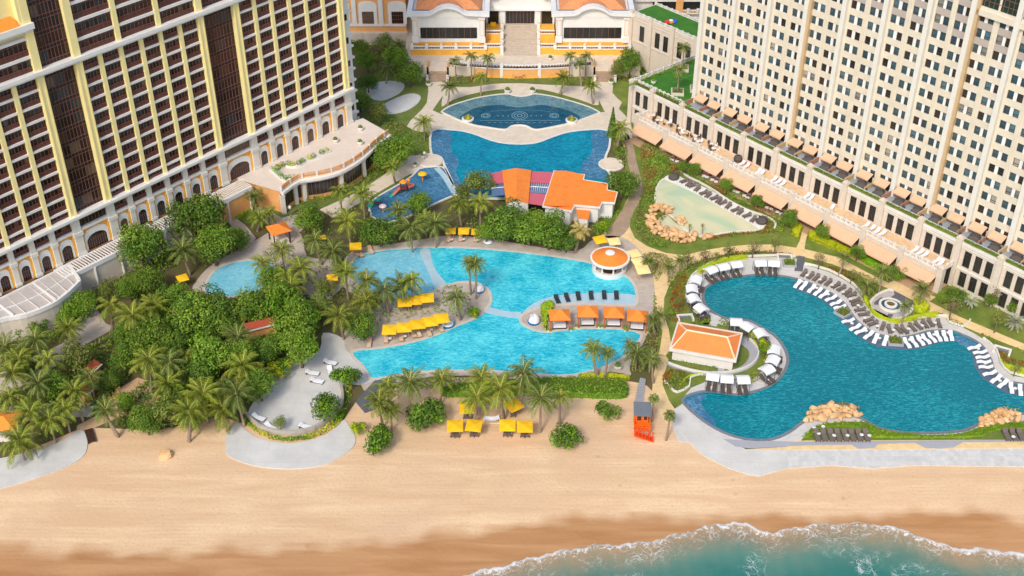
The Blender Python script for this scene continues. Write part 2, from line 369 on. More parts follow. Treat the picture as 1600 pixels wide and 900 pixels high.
def sand_mat():
    m = bpy.data.materials.new('beach_sand'); m.use_nodes = True
    nt = m.node_tree; N = nt.nodes; L = nt.links; b = N['Principled BSDF']; b.inputs['Specular IOR Level'].default_value = .25
    geo = N.new('ShaderNodeNewGeometry'); at = N.new('ShaderNodeAttribute'); at.attribute_name = 'wet'
    mp = N.new('ShaderNodeMapping'); mp.inputs['Scale'].default_value = (.12, .9, 1)
    L.new(geo.outputs['Position'], mp.inputs['Vector'])
    def noise(sc_, det, vec, dist=0.):
        n = N.new('ShaderNodeTexNoise'); n.inputs['Scale'].default_value = sc_; n.inputs['Detail'].default_value = det; n.inputs['Distortion'].default_value = dist
        L.new(vec, n.inputs['Vector']); return n.outputs['Fac']
    a = noise(.55, 6, mp.outputs['Vector'], .6); c = noise(.09, 4, geo.outputs['Position'], .8); d = noise(2.5, 4, geo.outputs['Position'])
    def mixc(f, c1, c2, lo=.35, hi=.65):
        mr = N.new('ShaderNodeMapRange'); mr.inputs['From Min'].default_value = lo; mr.inputs['From Max'].default_value = hi
        L.new(f, mr.inputs['Value']); x = N.new('ShaderNodeMix'); x.data_type = 'RGBA'; L.new(mr.outputs['Result'], x.inputs[0])
        for k, cc in ((6, c1), (7, c2)):
            if isinstance(cc, tuple): x.inputs[k].default_value = cc
            else: L.new(cc, x.inputs[k])
        return x.outputs[2]
    dry = mixc(c, mixc(a, srgb(218, 181, 140), srgb(236, 203, 162)), srgb(220, 183, 146), .42, .72)
    dry = mixc(d, dry, srgb(204, 168, 124), .52, .95)
    wv = N.new('ShaderNodeTexWave'); wv.bands_direction = 'Y'; wv.inputs['Scale'].default_value = .55; wv.inputs['Distortion'].default_value = 5.; wv.inputs['Detail'].default_value = 3; wv.inputs['Detail Scale'].default_value = .6
    L.new(mp.outputs['Vector'], wv.inputs['Vector'])
    tr = N.new('ShaderNodeMath'); tr.operation = 'MULTIPLY'; L.new(wv.outputs['Fac'], tr.inputs[0]); L.new(noise(.16, 3, geo.outputs['Position'], .5), tr.inputs[1])
    dry = mixc(tr.outputs[0], dry, srgb(212, 174, 134), .4, .95)
    vo = N.new('ShaderNodeTexVoronoi'); vo.inputs['Scale'].default_value = .21; vo.inputs['Randomness'].default_value = 1; L.new(geo.outputs['Position'], vo.inputs['Vector'])
    sp = N.new('ShaderNodeMapRange'); sp.inputs['From Min'].default_value = .03; sp.inputs['From Max'].default_value = .09; sp.inputs['To Min'].default_value = .3; sp.inputs['To Max'].default_value = 0.; L.new(vo.outputs['Distance'], sp.inputs['Value'])
    dry = mixc(sp.outputs['Result'], dry, srgb(150, 116, 82), 0., 1.)
    wet = mixc(a, srgb(178, 128, 82), srgb(198, 150, 104))
    # ragged edge of the wet band
    s = N.new('ShaderNodeMath'); s.operation = 'MULTIPLY_ADD'; s.inputs[1].default_value = .9; L.new(noise(.5, 5, mp.outputs['Vector'], 1.2), s.inputs[0])
    s2 = N.new('ShaderNodeMath'); s2.operation = 'ADD'; s2.inputs[1].default_value = -.45; L.new(at.outputs['Fac'], s2.inputs[0]); L.new(s2.outputs[0], s.inputs[2])
    col = mixc(s.outputs[0], dry, wet, .15, .85)
    L.new(col, b.inputs['Base Color'])
    mr = N.new('ShaderNodeMapRange'); mr.inputs['To Min'].default_value = .95; mr.inputs['To Max'].default_value = .55; L.new(at.outputs['Fac'], mr.inputs['Value'])
    L.new(mr.outputs['Result'], b.inputs['Roughness'])
    bp = N.new('ShaderNodeBump'); bp.inputs['Strength'].default_value = .35; bp.inputs['Distance'].default_value = .15
    e = noise(1.6, 5, geo.outputs['Position']); L.new(e, bp.inputs['Height']); L.new(bp.outputs['Normal'], b.inputs['Normal'])
    return m
def sea_mat():
    m = bpy.data.materials.new('sea_water'); m.use_nodes = True
    nt = m.node_tree; N = nt.nodes; L = nt.links; b = N['Principled BSDF']; b.inputs['IOR'].default_value = 1.33
    geo = N.new('ShaderNodeNewGeometry'); at = N.new('ShaderNodeAttribute'); at.attribute_name = 'shore'
    def math_(op, a, b_=None, c=None):
        n = N.new('ShaderNodeMath'); n.operation = op; n.use_clamp = False
        for i, v in enumerate((a, b_, c)):
            if v is None: continue
            if isinstance(v, (int, float)): n.inputs[i].default_value = v
            else: L.new(v, n.inputs[i])
        return n.outputs[0]
    def mr(f, a, b_, lo=0., hi=1.):
        n = N.new('ShaderNodeMapRange'); n.interpolation_type = 'SMOOTHSTEP'
        for k, v in (('From Min', a), ('From Max', b_), ('To Min', lo), ('To Max', hi)): n.inputs[k].default_value = v
        L.new(f, n.inputs['Value']); return n.outputs['Result']
    def noise(s, det, dist=0., vec=None, rough=.5):
        n = N.new('ShaderNodeTexNoise'); n.inputs['Scale'].default_value = s; n.inputs['Detail'].default_value = det; n.inputs['Distortion'].default_value = dist; n.inputs['Roughness'].default_value = rough
        L.new(vec or geo.outputs['Position'], n.inputs['Vector']); return n.outputs['Fac']
    d = at.outputs['Fac']
    # lacy foam: thin ridges of distorted noise
    def lace(s, dist, w, rough=.55):
        f = noise(s, 5, dist, None, rough)
        return mr(math_('ABSOLUTE', math_('SUBTRACT', f, .5)), 0., w, 1., 0.)
    l1 = lace(.42, 1.2, .026, .5); l2 = lace(.9, 1.4, .026, .5)
    patch = mr(noise(.13, 3, .5), .47, .66)
    nfr = noise(.9, 4)
    wv = noise(.12, 2)
    front = mr(math_('MULTIPLY_ADD', wv, -1.6, math_('MULTIPLY_ADD', nfr, -1.0, d)), -1.35, -.55, 1., 0.)
    fr1 = noise(1.9, 6, .6, None, .7)
    froth = mr(math_('SUBTRACT', fr1, math_('MULTIPLY', math_('MULTIPLY_ADD', wv, -1.2, d), .115)), .46, .60)
    near = math_('MAXIMUM', math_('MULTIPLY', froth, mr(d, .1, 3.2, .95, 0.)), math_('MULTIPLY', mr(noise(.2, 3, .4), .42, .62, .1, 1.), math_('MULTIPLY', math_('MAXIMUM', l1, math_('MULTIPLY', l2, .7)), mr(d, 1., 5., .7, 0.))))
    far = math_('MULTIPLY', math_('MAXIMUM', l1, math_('MULTIPLY', l2, .7)), math_('MULTIPLY', patch, mr(d, 3, 6, 0., .75)))
    foam = math_('MINIMUM', math_('MAXIMUM', front, math_('MAXIMUM', near, far)), 1.)
    def mixc(f, c1, c2):
        x = N.new('ShaderNodeMix'); x.data_type = 'RGBA'; L.new(f, x.inputs[0])
        for k, cc in ((6, c1), (7, c2)):
            if isinstance(cc, tuple): x.inputs[k].default_value = cc
            else: L.new(cc, x.inputs[k])
        return x.outputs[2]
    body = mixc(mr(math_('MULTIPLY_ADD', noise(.22, 3, .6), 3., d), 1.5, 7.5), srgb(164, 138, 106), srgb(98, 136, 120))
    body = mixc(mr(math_('MULTIPLY_ADD', noise(.3, 3, .4), 4., d), 5, 13), body, srgb(34, 118, 108))
    col = mixc(foam, body, (.82, .82, .80, 1))
    L.new(col, b.inputs['Base Color'])
    L.new(mr(foam, 0, 1, .12, .8), b.inputs['Roughness'])
    bp = N.new('ShaderNodeBump'); bp.inputs['Strength'].default_value = .35; bp.inputs['Distance'].default_value = .15
    L.new(math_('MULTIPLY_ADD', foam, .5, noise(.8, 4, .5)), bp.inputs['Height']); L.new(bp.outputs['Normal'], b.inputs['Normal'])
    return m
# ------------------------------------------------------------------ terrain
b = MB(); b.quad((-330, 120, -.06), (330, 120, -.06), (330, 520, -.06), (-330, 520, -.06)); struct('ground', b, SOIL)
shore_px = [(720, 900), (760, 889), (800, 880), (840, 868), (880, 860), (925, 852), (962, 850), (1000, 848), (1030, 842), (1060, 834), (1100, 823), (1130, 817), (1148, 815), (1170, 820), (1192, 829), (1212, 832), (1240, 824), (1275, 819), (1330, 817), (1380, 820), (1412, 828), (1440, 838), (1470, 850), (1500, 856), (1550, 858), (1600, 865), (1700, 872)]
SH = [(-330, 40), (-140, 66), (-60, 84), (-25, 95)] + [tuple(G(x, y, -.25)[:2]) for x, y in shore_px] + [(110, 98), (200, 94), (330, 92)]
WT = [(-330, 70), (-140, 92), (-90, 102)] + [tuple(G(x, y, 0)[:2]) for x, y in [(0, 843), (100, 852), (200, 856), (300, 858), (400, 854), (500, 848), (600, 836), (700, 826), (800, 818), (880, 800), (950, 791), (1000, 798), (1100, 804), (1175, 796), (1250, 799), (1350, 799), (1450, 791), (1525, 794), (1600, 806)]] + [(120, 116), (330, 112)]
def ip(pts, x):
    for (x0, y0), (x1, y1) in zip(pts, pts[1:]):
        if x0 <= x <= x1: return y0 + (y1 - y0) * (x - x0) / (x1 - x0)
    return pts[0][1] if x < pts[0][0] else pts[-1][1]
def yshore(x): return ip(SH, x) + .18 * math.sin(x * 1.3) + .12 * math.sin(x * 3.1 + 1) + .07 * math.sin(x * 7.3) + .05 * math.sin(x * 13.1)
ST_ = [(-330, 150), (-120, 128)] + [tuple(G(x, y, 0)[:2]) for x, y in [(0, 722), (130, 668), (250, 672), (345, 650), (380, 662), (470, 680), (540, 655), (556, 625), (600, 598), (700, 590), (830, 590), (985, 596), (1008, 600), (1030, 622), (1050, 650), (1100, 700), (1180, 730), (1400, 722), (1600, 720)]] + [(110, 128), (330, 126)]
def ss(x): x = max(0., min(1., x)); return x * x * (3 - 2 * x)
xs = [-330 + 10 * i for i in range(25)] + [-80 + .8 * i for i in range(226)] + [101 + 10 * i for i in range(24)]
NR = 70; vs = []; wet = []
for x in xs:
    yt = ip(ST_, x); ys = yshore(x); y0 = ys - 6
    for j in range(NR + 1):
        y = y0 + (yt - y0) * (j / NR) ** 1.1
        k = ss((ys + 9 - y) / 9.)
        vs.append((x, y, .02 - .27 * k if y > ys else -.25 - .12 * (ys - y))); wd = ip(WT, x) + .55 * math.sin(x * .33 + .6) * math.sin(x * .11) + .35 * math.sin(x * .71 + 2) + .2 * math.sin(x * 1.7)
        wet.append(ss((wd + 1.2 - y) / 4.2))
fs = [(i * (NR + 1) + j, (i + 1) * (NR + 1) + j, (i + 1) * (NR + 1) + j + 1, i * (NR + 1) + j + 1) for i in range(len(xs) - 1) for j in range(NR)]
b = MB(); b.add(vs, fs); o = struct('beach_sand', b, sand_mat(), sm=True)
o.data.attributes.new('wet', 'FLOAT', 'POINT').data.foreach_set('value', wet)
ds = [0, .15, .35, .6, .9, 1.3, 1.8, 2.5, 3.3, 4.3, 5.5, 7, 9, 11.5, 14, 18, 24, 32, 45, 70, 120]
vs = []; shv = []
for x in [-330 + 10 * i for i in range(27)] + [-60 + .35 * i for i in range(460)] + [103 + 10 * i for i in range(24)]:
    ys = yshore(x)
    for d in ds:
        y = ys - d if d < 20 else (ys - 20 - (d - 20) * 1.2)
        z = -.245 + (.16 * math.exp(-((d - .5) / .5) ** 2)) + (.10 * math.sin(d * .9 + math.sin(x * .15) * 2) * min(1, d / 3) if d < 20 else 0)
        if d == 0: z = -.262
        vs.append((x, y, z)); shv.append(d)
n = len(ds); nx = len(vs) // n
b = MB(); b.add(vs, [(i * n + j, i * n + j + 1, (i + 1) * n + j + 1, (i + 1) * n + j) for i in range(nx - 1) for j in range(n - 1)])
o = struct('sea_water', b, sea_mat(), sm=True)
o.data.attributes.new('shore', 'FLOAT', 'POINT').data.foreach_set('value', shv)
# ------------------------------------------------------------------ lawns, paths and decks (each sheet a little above the last)
sheet('garden_lawn', [(956, 118), (1000, 110), (1010, 210), (1230, 330), (1340, 380), (1460, 430), (1640, 520), (1700, 640), (1600, 700), (1240, 690), (1060, 640), (1020, 600), (1030, 520), (1010, 400), (940, 345), (975, 300), (980, 210), (940, 190)], .00, LAWN)
sheet('clubhouse_lawn', [(690, 152), (716, 128), (700, 118), (810, 120), (925, 118), (928, 140), (945, 175), (915, 172), (880, 158), (810, 150), (745, 156), (690, 178), (676, 172)], .12, LAWD)
sheet('left_garden_lawn', [(548, 150), (600, 100), (668, 118), (669, 160), (640, 200), (690, 205), (690, 260), (600, 300), (540, 330), (480, 320), (430, 345), (380, 340), (360, 320), (440, 290), (560, 290), (610, 240)], .0, LAWD)
sheet('stepping_lawn', [(116, 482), (150, 486), (135, 515), (112, 520)], .01, LAWN)
sheet('left_pool_lawn', [(362, 332), (392, 318), (420, 330), (408, 344), (385, 350)], .03, LAWN)
# paths
sheet('cream_plaza', [(669, 118), (669, 130), (667, 160), (652, 178), (636, 197), (660, 206), (676, 206), (790, 230), (860, 225), (950, 205), (972, 215), (988, 222), (985, 190), (967, 170), (972, 160), (957, 145), (957, 118), (925, 118), (927, 142), (940, 170), (936, 177.5), (905, 187), (870, 194), (836, 200), (811, 194), (789, 200), (755, 194), (718, 186.5), (690, 176), (680, 172), (699, 137), (699, 118)], .08, CRM, 2)
sheet('arc_path', smooth([(699, 138), (735, 136), (772, 131), (810, 130), (847, 132), (890, 134), (926, 138), (935, 164), (904, 155), (866, 144), (838, 139), (836, 149), (789, 149), (789, 139), (744, 145), (707, 156), (690, 166)], 3), .16, CRM)
sheet('buff_garden_path', [(976, 205), (989, 225), (994, 250), (1002, 280), (1004, 307), (992, 327), (985, 342), (984, 355), (992, 372), (1012, 385), (1040, 395), (1070, 399), (1100, 391), (1137, 385), (1175, 382), (1212, 382), (1244, 387), (1250, 375), (1253, 361), (1264, 361), (1259, 375), (1257, 389), (1310, 402), (1350, 423), (1388, 442), (1398, 438), (1440, 455), (1462, 464), (1452, 471), (1500, 495), (1600, 537), (1700, 580), (1700, 592), (1600, 547), (1530, 520), (1480, 498), (1450, 486), (1440, 478), (1425, 470), (1395, 453), (1370, 443), (1340, 428), (1300, 412), (1260, 402), (1215, 394), (1180, 392), (1140, 396), (1105, 403), (1080, 413), (1060, 428), (1047, 442), (1038, 465), (1037, 490), (1045, 515), (1050, 545), (1042, 570), (1035, 600), (1045, 625), (1062, 650), (1085, 675), (1100, 700), (1040, 660), (1018, 625), (1020, 595), (1024, 570), (1031, 545), (1035, 520), (1027, 500), (1022, 480), (1021, 450), (1017, 430), (1003, 408), (985, 388), (945, 378), (940, 366), (958, 350), (974, 325), (985, 300), (985, 270), (978, 240), (970, 215)], .05, PTH)
sheet('brown_grey_path', smooth([(976, 205), (989, 225), (994, 250), (1002, 280), (1004, 307), (992, 327), (985, 342), (983, 355), (966, 372), (945, 370), (958, 350), (974, 325), (985, 300), (985, 270), (978, 240)], 2), .08, PTG)  # brown-grey stone laid over the upper stretch of the buff path
sheet('pool_deck', [(532, 440), (536, 408), (560, 388), (612, 381), (660, 374), (700, 368), (760, 372), (830, 384), (900, 392), (930, 372), (970, 370), (1000, 392), (1020, 430), (1022, 480), (1012, 520), (1000, 545), (984, 572), (985, 586), (955, 580), (900, 592), (800, 589), (700, 586), (620, 597), (575, 612), (560, 592), (540, 560), (534, 535), (548, 505), (600, 470), (556, 460)], .08, DECK, 3)
sheet('side_pool_deck', [(300, 455), (318, 425), (345, 405), (395, 378), (430, 360), (470, 365), (480, 400), (520, 405), (536, 410), (540, 440), (500, 470), (420, 440), (400, 450), (340, 455)], .06, DECK, 3)
sheet('left_garden_path', smooth([(405, 322), (425, 330), (440, 340), (466, 335), (480, 350), (462, 370), (470, 385), (440, 372), (420, 352), (400, 335)], 2), .05, DECK)
sheet('terrace_side_path', [(500, 327), (560, 300), (612, 265), (640, 245), (672, 238), (680, 262), (640, 272), (585, 304), (520, 340)], .05, CRM)
sheet('service_path', [(368, 340), (384, 352), (400, 372), (390, 385), (372, 365), (355, 345)], .04, DECK)
sheet('shaded_garden_path', [(80, 500), (150, 480), (165, 505), (180, 512), (130, 540), (60, 590), (-40, 640), (-40, 600), (40, 565), (110, 530)], .03, DECK)
sheet('garden_walk', [(-40, 650), (40, 628), (120, 620), (150, 632), (140, 650), (60, 655), (-40, 672)], .03, DECK)
sheet('bare_sand_yard', [(180, 610), (215, 590), (250, 600), (250, 640), (190, 650), (165, 660), (120, 680), (120, 665), (160, 645)], .03, mat('trampled_sand', srgb(206, 168, 128), .95, .12, .5, bump=.4))
sheet('dark_steps_landing', [(588, 592), (612, 585), (622, 600), (585, 640), (570, 645), (556, 628), (566, 615)], .1, SLT)
# white beach plaza and aprons
plz = smooth([(505, 520), (535, 528), (541, 548), (562, 562), (583, 592), (566, 600), (545, 600), (538, 612), (533, 635), (517, 655), (490, 672), (460, 679), (430, 677), (405, 668), (388, 650), (395, 630), (420, 610), (430, 575), (475, 560), (500, 545)], 3)
sheet('white_beach_plaza', plz, .10, CONC)
sheet('white_beach_apron', [(372, 662), (356, 672), (352, 692), (354, 708), (368, 718), (400, 728), (440, 732), (480, 731), (512, 724), (540, 708), (553, 696), (555, 682), (546, 666), (538, 656), (528, 666), (505, 681), (470, 691), (440, 692), (405, 685), (384, 672)], .14, CONC, 3)
sheet('left_beach_apron', [(-80, 733), (0, 716), (70, 700), (110, 680), (126, 671), (136, 685), (133, 708), (110, 726), (60, 745), (0, 763), (-80, 775)], .14, CONC, 3)
sheet('stone_promenade', [(1052, 640), (1048, 655), (1070, 685), (1100, 712), (1140, 732), (1168, 741), (1186, 744), (1200, 740), (1232, 731), (1300, 727), (1365, 732), (1425, 727), (1600, 729), (1760, 730), (1760, 699), (1600, 699), (1400, 701), (1232, 702), (1166, 702), (1120, 682), (1085, 655), (1068, 630)], .10, PROM)
sheet('concrete_apron', [(1052, 640), (1049, 655), (1070, 685), (1100, 712), (1140, 732), (1168, 740), (1186, 743), (1200, 739), (1231, 731), (1230, 702), (1166, 702), (1120, 682), (1085, 655), (1068, 630)], .12, CONC)
sheet('buff_promenade_band', [(1166, 702), (1230, 698), (1240, 688), (1760, 686), (1760, 700), (1600, 700), (1400, 702), (1232, 703)], .13, PTH)
def slab(px): sheet('slate_promenade_band', px, .15, SLP)
slab([(1130, 686), (1170, 688), (1240, 690), (1600, 687), (1760, 686), (1760, 690), (1600, 690), (1505, 691), (1490, 699), (1470, 701), (1446, 700), (1430, 692), (1372, 694), (1366, 700), (1340, 701), (1331, 695), (1260, 696), (1180, 699), (1150, 698)])
# right-hand pool surround
sheet('grey_pool_deck', [(1064, 634), (1080, 606), (1108, 594), (1112, 570), (1108, 515), (1092, 498), (1074, 478), (1070, 458), (1077, 436), (1100, 417), (1130, 407), (1165, 403), (1215, 402), (1244, 404), (1262, 415), (1295, 425), (1332, 446), (1347, 465), (1357, 482), (1378, 497), (1402, 504), (1440, 499), (1475, 495), (1482, 505), (1505, 512), (1537, 530), (1556, 548), (1562, 568), (1577, 584), (1600, 590), (1700, 600), (1700, 690), (1240, 692), (1060, 690)], .08, DECKL, 2)
sheet('slate_pool_ramp', [(1247, 399), (1258, 401), (1254, 424), (1241, 423)], .12, SLT)
# ------------------------------------------------------------------ pools
def pool(name, px, wm, cm, w=.45, n=3, z=.12, cz=.18):
    P = GP(smooth(px, n) if n else px, 0)
    P = [tuple(p) for p in P]
    b = MB(); b.prism(P, z - .1, z); struct(name + '_water', b, wm)
    if cm:
        b = MB(); b.ring(offset(P, -.04), offset(P, w), -.05, cz); struct(name + '_coping', b, cm)
    return P
# right-hand teal pool
RP = [(1068, 626), (1085, 645), (1110, 664), (1140, 679), (1175, 687), (1205, 686), (1230, 676), (1252, 660), (1275, 648), (1310, 644), (1345, 653), (1370, 667), (1400, 674), (1440, 676.5), (1500, 673), (1528, 662), (1550, 650), (1600, 646), (1700, 648), (1720, 620), (1600, 602), (1575, 599), (1560, 590), (1550, 577), (1546, 563), (1538, 549), (1531, 540), (1517, 531), (1502, 524.5), (1487, 519), (1465, 518.5), (1450, 520), (1432, 525), (1409, 529.5), (1388, 528.5), (1367, 522.5), (1352, 514.5), (1338, 503.5), (1328, 490.5), (1319, 477), (1304, 464), (1284, 452.5), (1268, 445.5), (1245, 437.5), (1217, 432.5), (1195, 431), (1172, 432), (1150, 435), (1127, 440), (1112, 446), (1103, 453), (1100, 462), (1102, 473), (1108, 482), (1118, 490), (1138, 498), (1162, 499), (1180, 505), (1198, 516), (1213, 526), (1225, 541), (1232, 558), (1231, 573), (1223, 588), (1210, 601), (1192, 610), (1172, 615.5), (1150, 619), (1112, 614), (1090, 615.5)]
pool('teal_resort_pool', RP, WA_R, COPD, .4)
LO = [(1245, 437.5), (1268, 445.5), (1284, 452.5), (1304, 464), (1319, 477), (1328, 490.5), (1338, 503.5), (1352, 514.5), (1367, 522.5), (1388, 528.5), (1409, 529.5), (1432, 525), (1450, 520), (1465, 518.5), (1487, 519)]
LI = [(1490, 527), (1487, 533), (1462, 536), (1444, 543), (1417, 546.5), (1382, 543.5), (1360, 537.5), (1340, 524.5), (1328, 514.5), (1313, 500.5), (1304, 485.5), (1293, 475.5), (1280, 466.5), (1262, 458.5), (1242, 451)]
LO2 = [(1531, 540), (1538, 549), (1546, 563), (1550, 577), (1560, 590), (1575, 599), (1600, 602)]
LI2 = [(1600, 617.5), (1582, 616.5), (1565, 610.5), (1550, 600.5), (1535, 590.5), (1523, 572), (1519, 555), (1514, 543)]
for l in (LO + LI, LO2 + LI2): sheet('pool_ledge', smooth(l, 2), .145, LEDG)
# small steps in the pool corners
sheet('pool_entry_shelf', smooth([(1070, 626), (1090, 616), (1105, 617), (1095, 628), (1105, 645), (1120, 662), (1108, 662), (1086, 645)], 2), .13, WA_K)
sheet('pool_entry_shelf', smooth([(1498, 524), (1518, 532), (1530, 541), (1516, 543), (1500, 538), (1490, 528)], 2), .13, WA_K)
# central turquoise pool: upper basin, lower basin, shallow arm, sun shelf
UP = [(548, 414), (556, 405), (568, 399), (590, 394), (620, 390.5), (655, 388.5), (690, 388), (730, 389), (770, 391.5), (830, 397.5), (880, 404.5), (925, 413), (950, 425), (975, 432), (988, 444), (993, 460), (992, 476), (975, 477), (940, 475), (900, 474), (860, 477), (835, 483), (815, 492), (811, 500), (815, 508), (832, 517), (855, 521), (882, 517), (930, 514.5), (975, 516.5), (998, 522), (999, 530), (985, 548), (962, 565), (935, 576), (905, 584), (880, 587), (850, 586), (800, 582), (760, 579.5), (700, 579), (650, 582), (610, 588), (582, 592), (575, 582), (566, 570), (552, 551), (600, 545), (650, 535), (690, 522), (715, 510.5), (745, 498.5), (762, 484), (769, 470), (765, 454), (752, 445), (738, 441), (716, 441), (702, 445), (690, 447), (678, 456), (655, 462), (620, 466), (585, 458), (560, 444), (550, 428)]
pool('turquoise_lagoon_pool', UP, WA_C, COPE, .45)
sheet('shallow_arm_water', smooth([(549, 414), (556, 406), (568, 400), (590, 395), (620, 391.5), (655, 389.5), (671, 389), (674, 404), (680, 420), (690, 434), (697, 444), (690, 446), (678, 455), (655, 461), (620, 465), (585, 457), (561, 443), (551, 428)], 2), .135, WA_S)
sheet('pale_step_band', smooth([(656, 389.5), (671, 389), (674, 404), (680, 420), (690, 434), (698, 445), (682, 452), (676, 440), (668, 422), (660, 405)], 2), .15, LEDL)
sheet('sun_shelf', smooth([(816, 490), (826, 479), (845, 468), (870, 462), (900, 458.5), (935, 457.5), (965, 458.5), (992, 461), (991.5, 475), (975, 476), (940, 474), (900, 473), (860, 476), (836, 482), (822, 489)], 2), .15, LEDL)
sheet('pale_step_band', smooth([(764, 480), (780, 484), (800, 487), (814, 488), (811, 496), (795, 496), (775, 492), (758, 488)], 2), .15, LEDL)
# left side pool
pool('left_side_pool', [(322, 456), (326, 440), (335, 426), (350, 416), (372, 410), (395, 408), (420, 410), (430, 424), (420, 445), (390, 458), (350, 465)], WA_S, COPE, .4)
# deep blue upper pool with slate shelves, children's pool beside it
pool('upper_blue_pool', [(676, 206), (706, 204.5), (724, 206.5), (744, 212), (765, 220), (787, 225), (816, 226.5), (840, 224), (862, 216), (885, 208.5), (913, 204.5), (948, 205.5), (951, 228), (945, 245), (944, 262), (952, 275), (948, 300), (900, 306), (780, 310), (716, 305), (708, 285), (697, 262), (690, 246), (676, 243)], WA_B, COPW, .4)
sheet('slate_pool_shelf', smooth([(677, 207), (704, 206), (705, 235), (714, 245), (717, 256), (712, 268), (720, 285), (714, 296), (706, 280), (697, 262), (690, 247), (677, 242)], 3), .14, WA_K)
sheet('slate_pool_shelf', smooth([(925, 206), (947, 206), (950, 228), (944, 245), (944, 262), (951, 276), (930, 280), (912, 275), (908, 258), (920, 245), (926, 232)], 3), .14, WA_K)
pool('childrens_pool', [(578, 328), (584, 314), (600, 303), (625, 289), (645, 276), (656, 265), (672, 262.5), (690, 262), (697, 270), (708, 292), (712, 303), (700, 309), (680, 318), (655, 330), (620, 345), (590, 345)], WA_K, COPW, .3, 2)
# lens shaped pool
LT = [(691, 176), (703, 168), (726, 160), (754, 153), (789, 148.5), (802, 151), (814, 152.5), (826, 151), (838, 148.5), (866, 153), (894, 160.5), (919, 168.5), (936, 177)]
LBt = [(906, 188.5), (884, 194.5), (855, 200.5), (836, 203), (823, 197.5), (811, 196), (799, 197.5), (789, 203), (765, 200), (741, 196), (718, 188.5)]
P = [tuple(p) for p in GP(smooth(LT, 3, False) + smooth(LBt, 3, False), 0)]
b = MB(); b.prism(P, .0, .2); struct('lens_pool_water', b, WA_L)
b = MB(); b.ring(offset(P, -.03), offset(P, .35), 0, .26); struct('lens_pool_coping', b, COPW)
sheet('dark_lens_floor', smooth([(718, 183), (735, 172), (754, 166), (782, 164), (795, 166), (812, 168), (829, 166), (847, 164), (876, 169), (894, 175), (907, 182.5)], 3, False) + [(904, 188), (884, 193.5), (855, 199.5), (836, 202), (823, 196.5), (811, 195), (799, 196.5), (789, 202), (765, 199), (741, 195), (721, 188)], .215, WA_D)
# mosaic marks on the lens pool floor
LMK = mat('pale_mosaic', srgb(128, 166, 176), .4, .1)
b = MB()
def dots(cx, cy, rx, n, s=.16, z=.225):
    for i in range(n):
        a = 2 * math.pi * i / n; p = G(cx, cy, z)
        b.cbox(p.x + rx * math.cos(a), p.y + rx * 1.15 * math.sin(a), z, s * 1.6, s, .012, rz=a + 1.57)
for cx, rr in ((812, (1.6, 1.1, .5)), (759, (.9, .5)), (866, (.9, .5))):
    for r in rr: dots(cx, 180.5, r, int(14 * r) + 6)
for x in list(range(778, 796, 8)) + list(range(830, 850, 8)):
    p = G(x, 181, .225); b.cbox(p.x, p.y, .225, .25, .25, .012)
for i in range(34):
    p = G(752 + i * 3.7, 188.2 + .2 * math.sin(i), .225); b.cbox(p.x, p.y, .225, .42, .1, .012)
    x = 768 + i * 2.75; p = G(x, 171.5 + .0022 * (x - 812) ** 2 * .6, .225); b.cbox(p.x, p.y, .225, .2, .1, .012)
    if i % 3 == 0: p = G(765 + i * 2.9, 191.5, .225); b.cbox(p.x, p.y, .225, .5, .1, .012)
struct('pool_floor_mosaic', b, LMK)
# pale sandy pool by the terraces
GPX = [(1037, 281), (1029, 290), (1025, 301), (1025, 314), (1030, 325), (1045, 335), (1058, 345), (1068, 356), (1080, 364), (1097, 370), (1118, 366), (1147, 362), (1170, 361), (1184, 359), (1188, 354), (1165, 341), (1140, 328), (1110, 312), (1080, 296), (1052, 283)]
pool('sandy_shallow_pool', GPX, WA_G, COPW, .3, 2)
sheet('white_pool_beach', smooth([(1037, 279), (1046, 273), (1058, 272), (1066, 278), (1080, 283), (1112, 298), (1140, 313), (1165, 327), (1186, 338), (1197, 346), (1194, 355), (1186, 357), (1165, 344), (1140, 331), (1110, 315), (1080, 299), (1052, 286)], 2), .15, W_)
# lagoon of the rock garden
sheet('rock_pool_water', smooth([(1028, 342), (1040, 335), (1052, 345), (1066, 356), (1080, 365), (1062, 366), (1045, 358), (1032, 352)], 2), .06, WA_G)
# rounded landings on the upper pool
for cx, cy, r in ((672, 252, 2.35), (955, 258, 2.3)):
    p = G(cx, cy); b = MB(); b.cyl(p.x, p.y, 0, .34, r, r, 28); struct('round_pool_landing', b, CRM)
    b = MB(); b.cyl(p.x, p.y, 0, .28, r + .18, r + .18, 28); struct('round_pool_kerb', b, COPW)
p = G(655, 250); b = MB(); b.box(p.x - 2.2, p.x + 1.5, p.y - 1.5, p.y + 1.5, 0, .2); struct('landing_paving', b, CRM)
# fan plaza with the ring fountain
sheet('fan_plaza_kerb', smooth([(1395, 451), (1384, 452), (1368, 460), (1358, 472), (1360, 484), (1372, 493), (1392, 499), (1410, 497), (1424, 488), (1428, 478), (1420, 470), (1405, 462)], 3), .14, COPW)
sheet('fan_plaza', smooth([(1394, 455), (1384, 456), (1370, 463), (1362, 473), (1364, 483), (1375, 491), (1392, 496), (1408, 494), (1420, 486), (1424, 478), (1416, 470), (1404, 463)], 3), .17, mat('mauve_stone_paving', srgb(186, 176, 172), .8, .12, 1.2))
sheet('slate_fan_paving', [(1396, 453.5), (1429, 470.5), (1424, 478), (1416, 474), (1398, 469), (1388, 467), (1398, 460)], .19, SLT)
sheet('slate_fan_patch', [(1366, 472), (1377, 464), (1382, 467), (1374, 476), (1366, 476)], .19, SLT)
sheet('slate_fan_patch', [(1386, 494), (1394, 495), (1396, 491), (1388, 490)], .19, SLT)
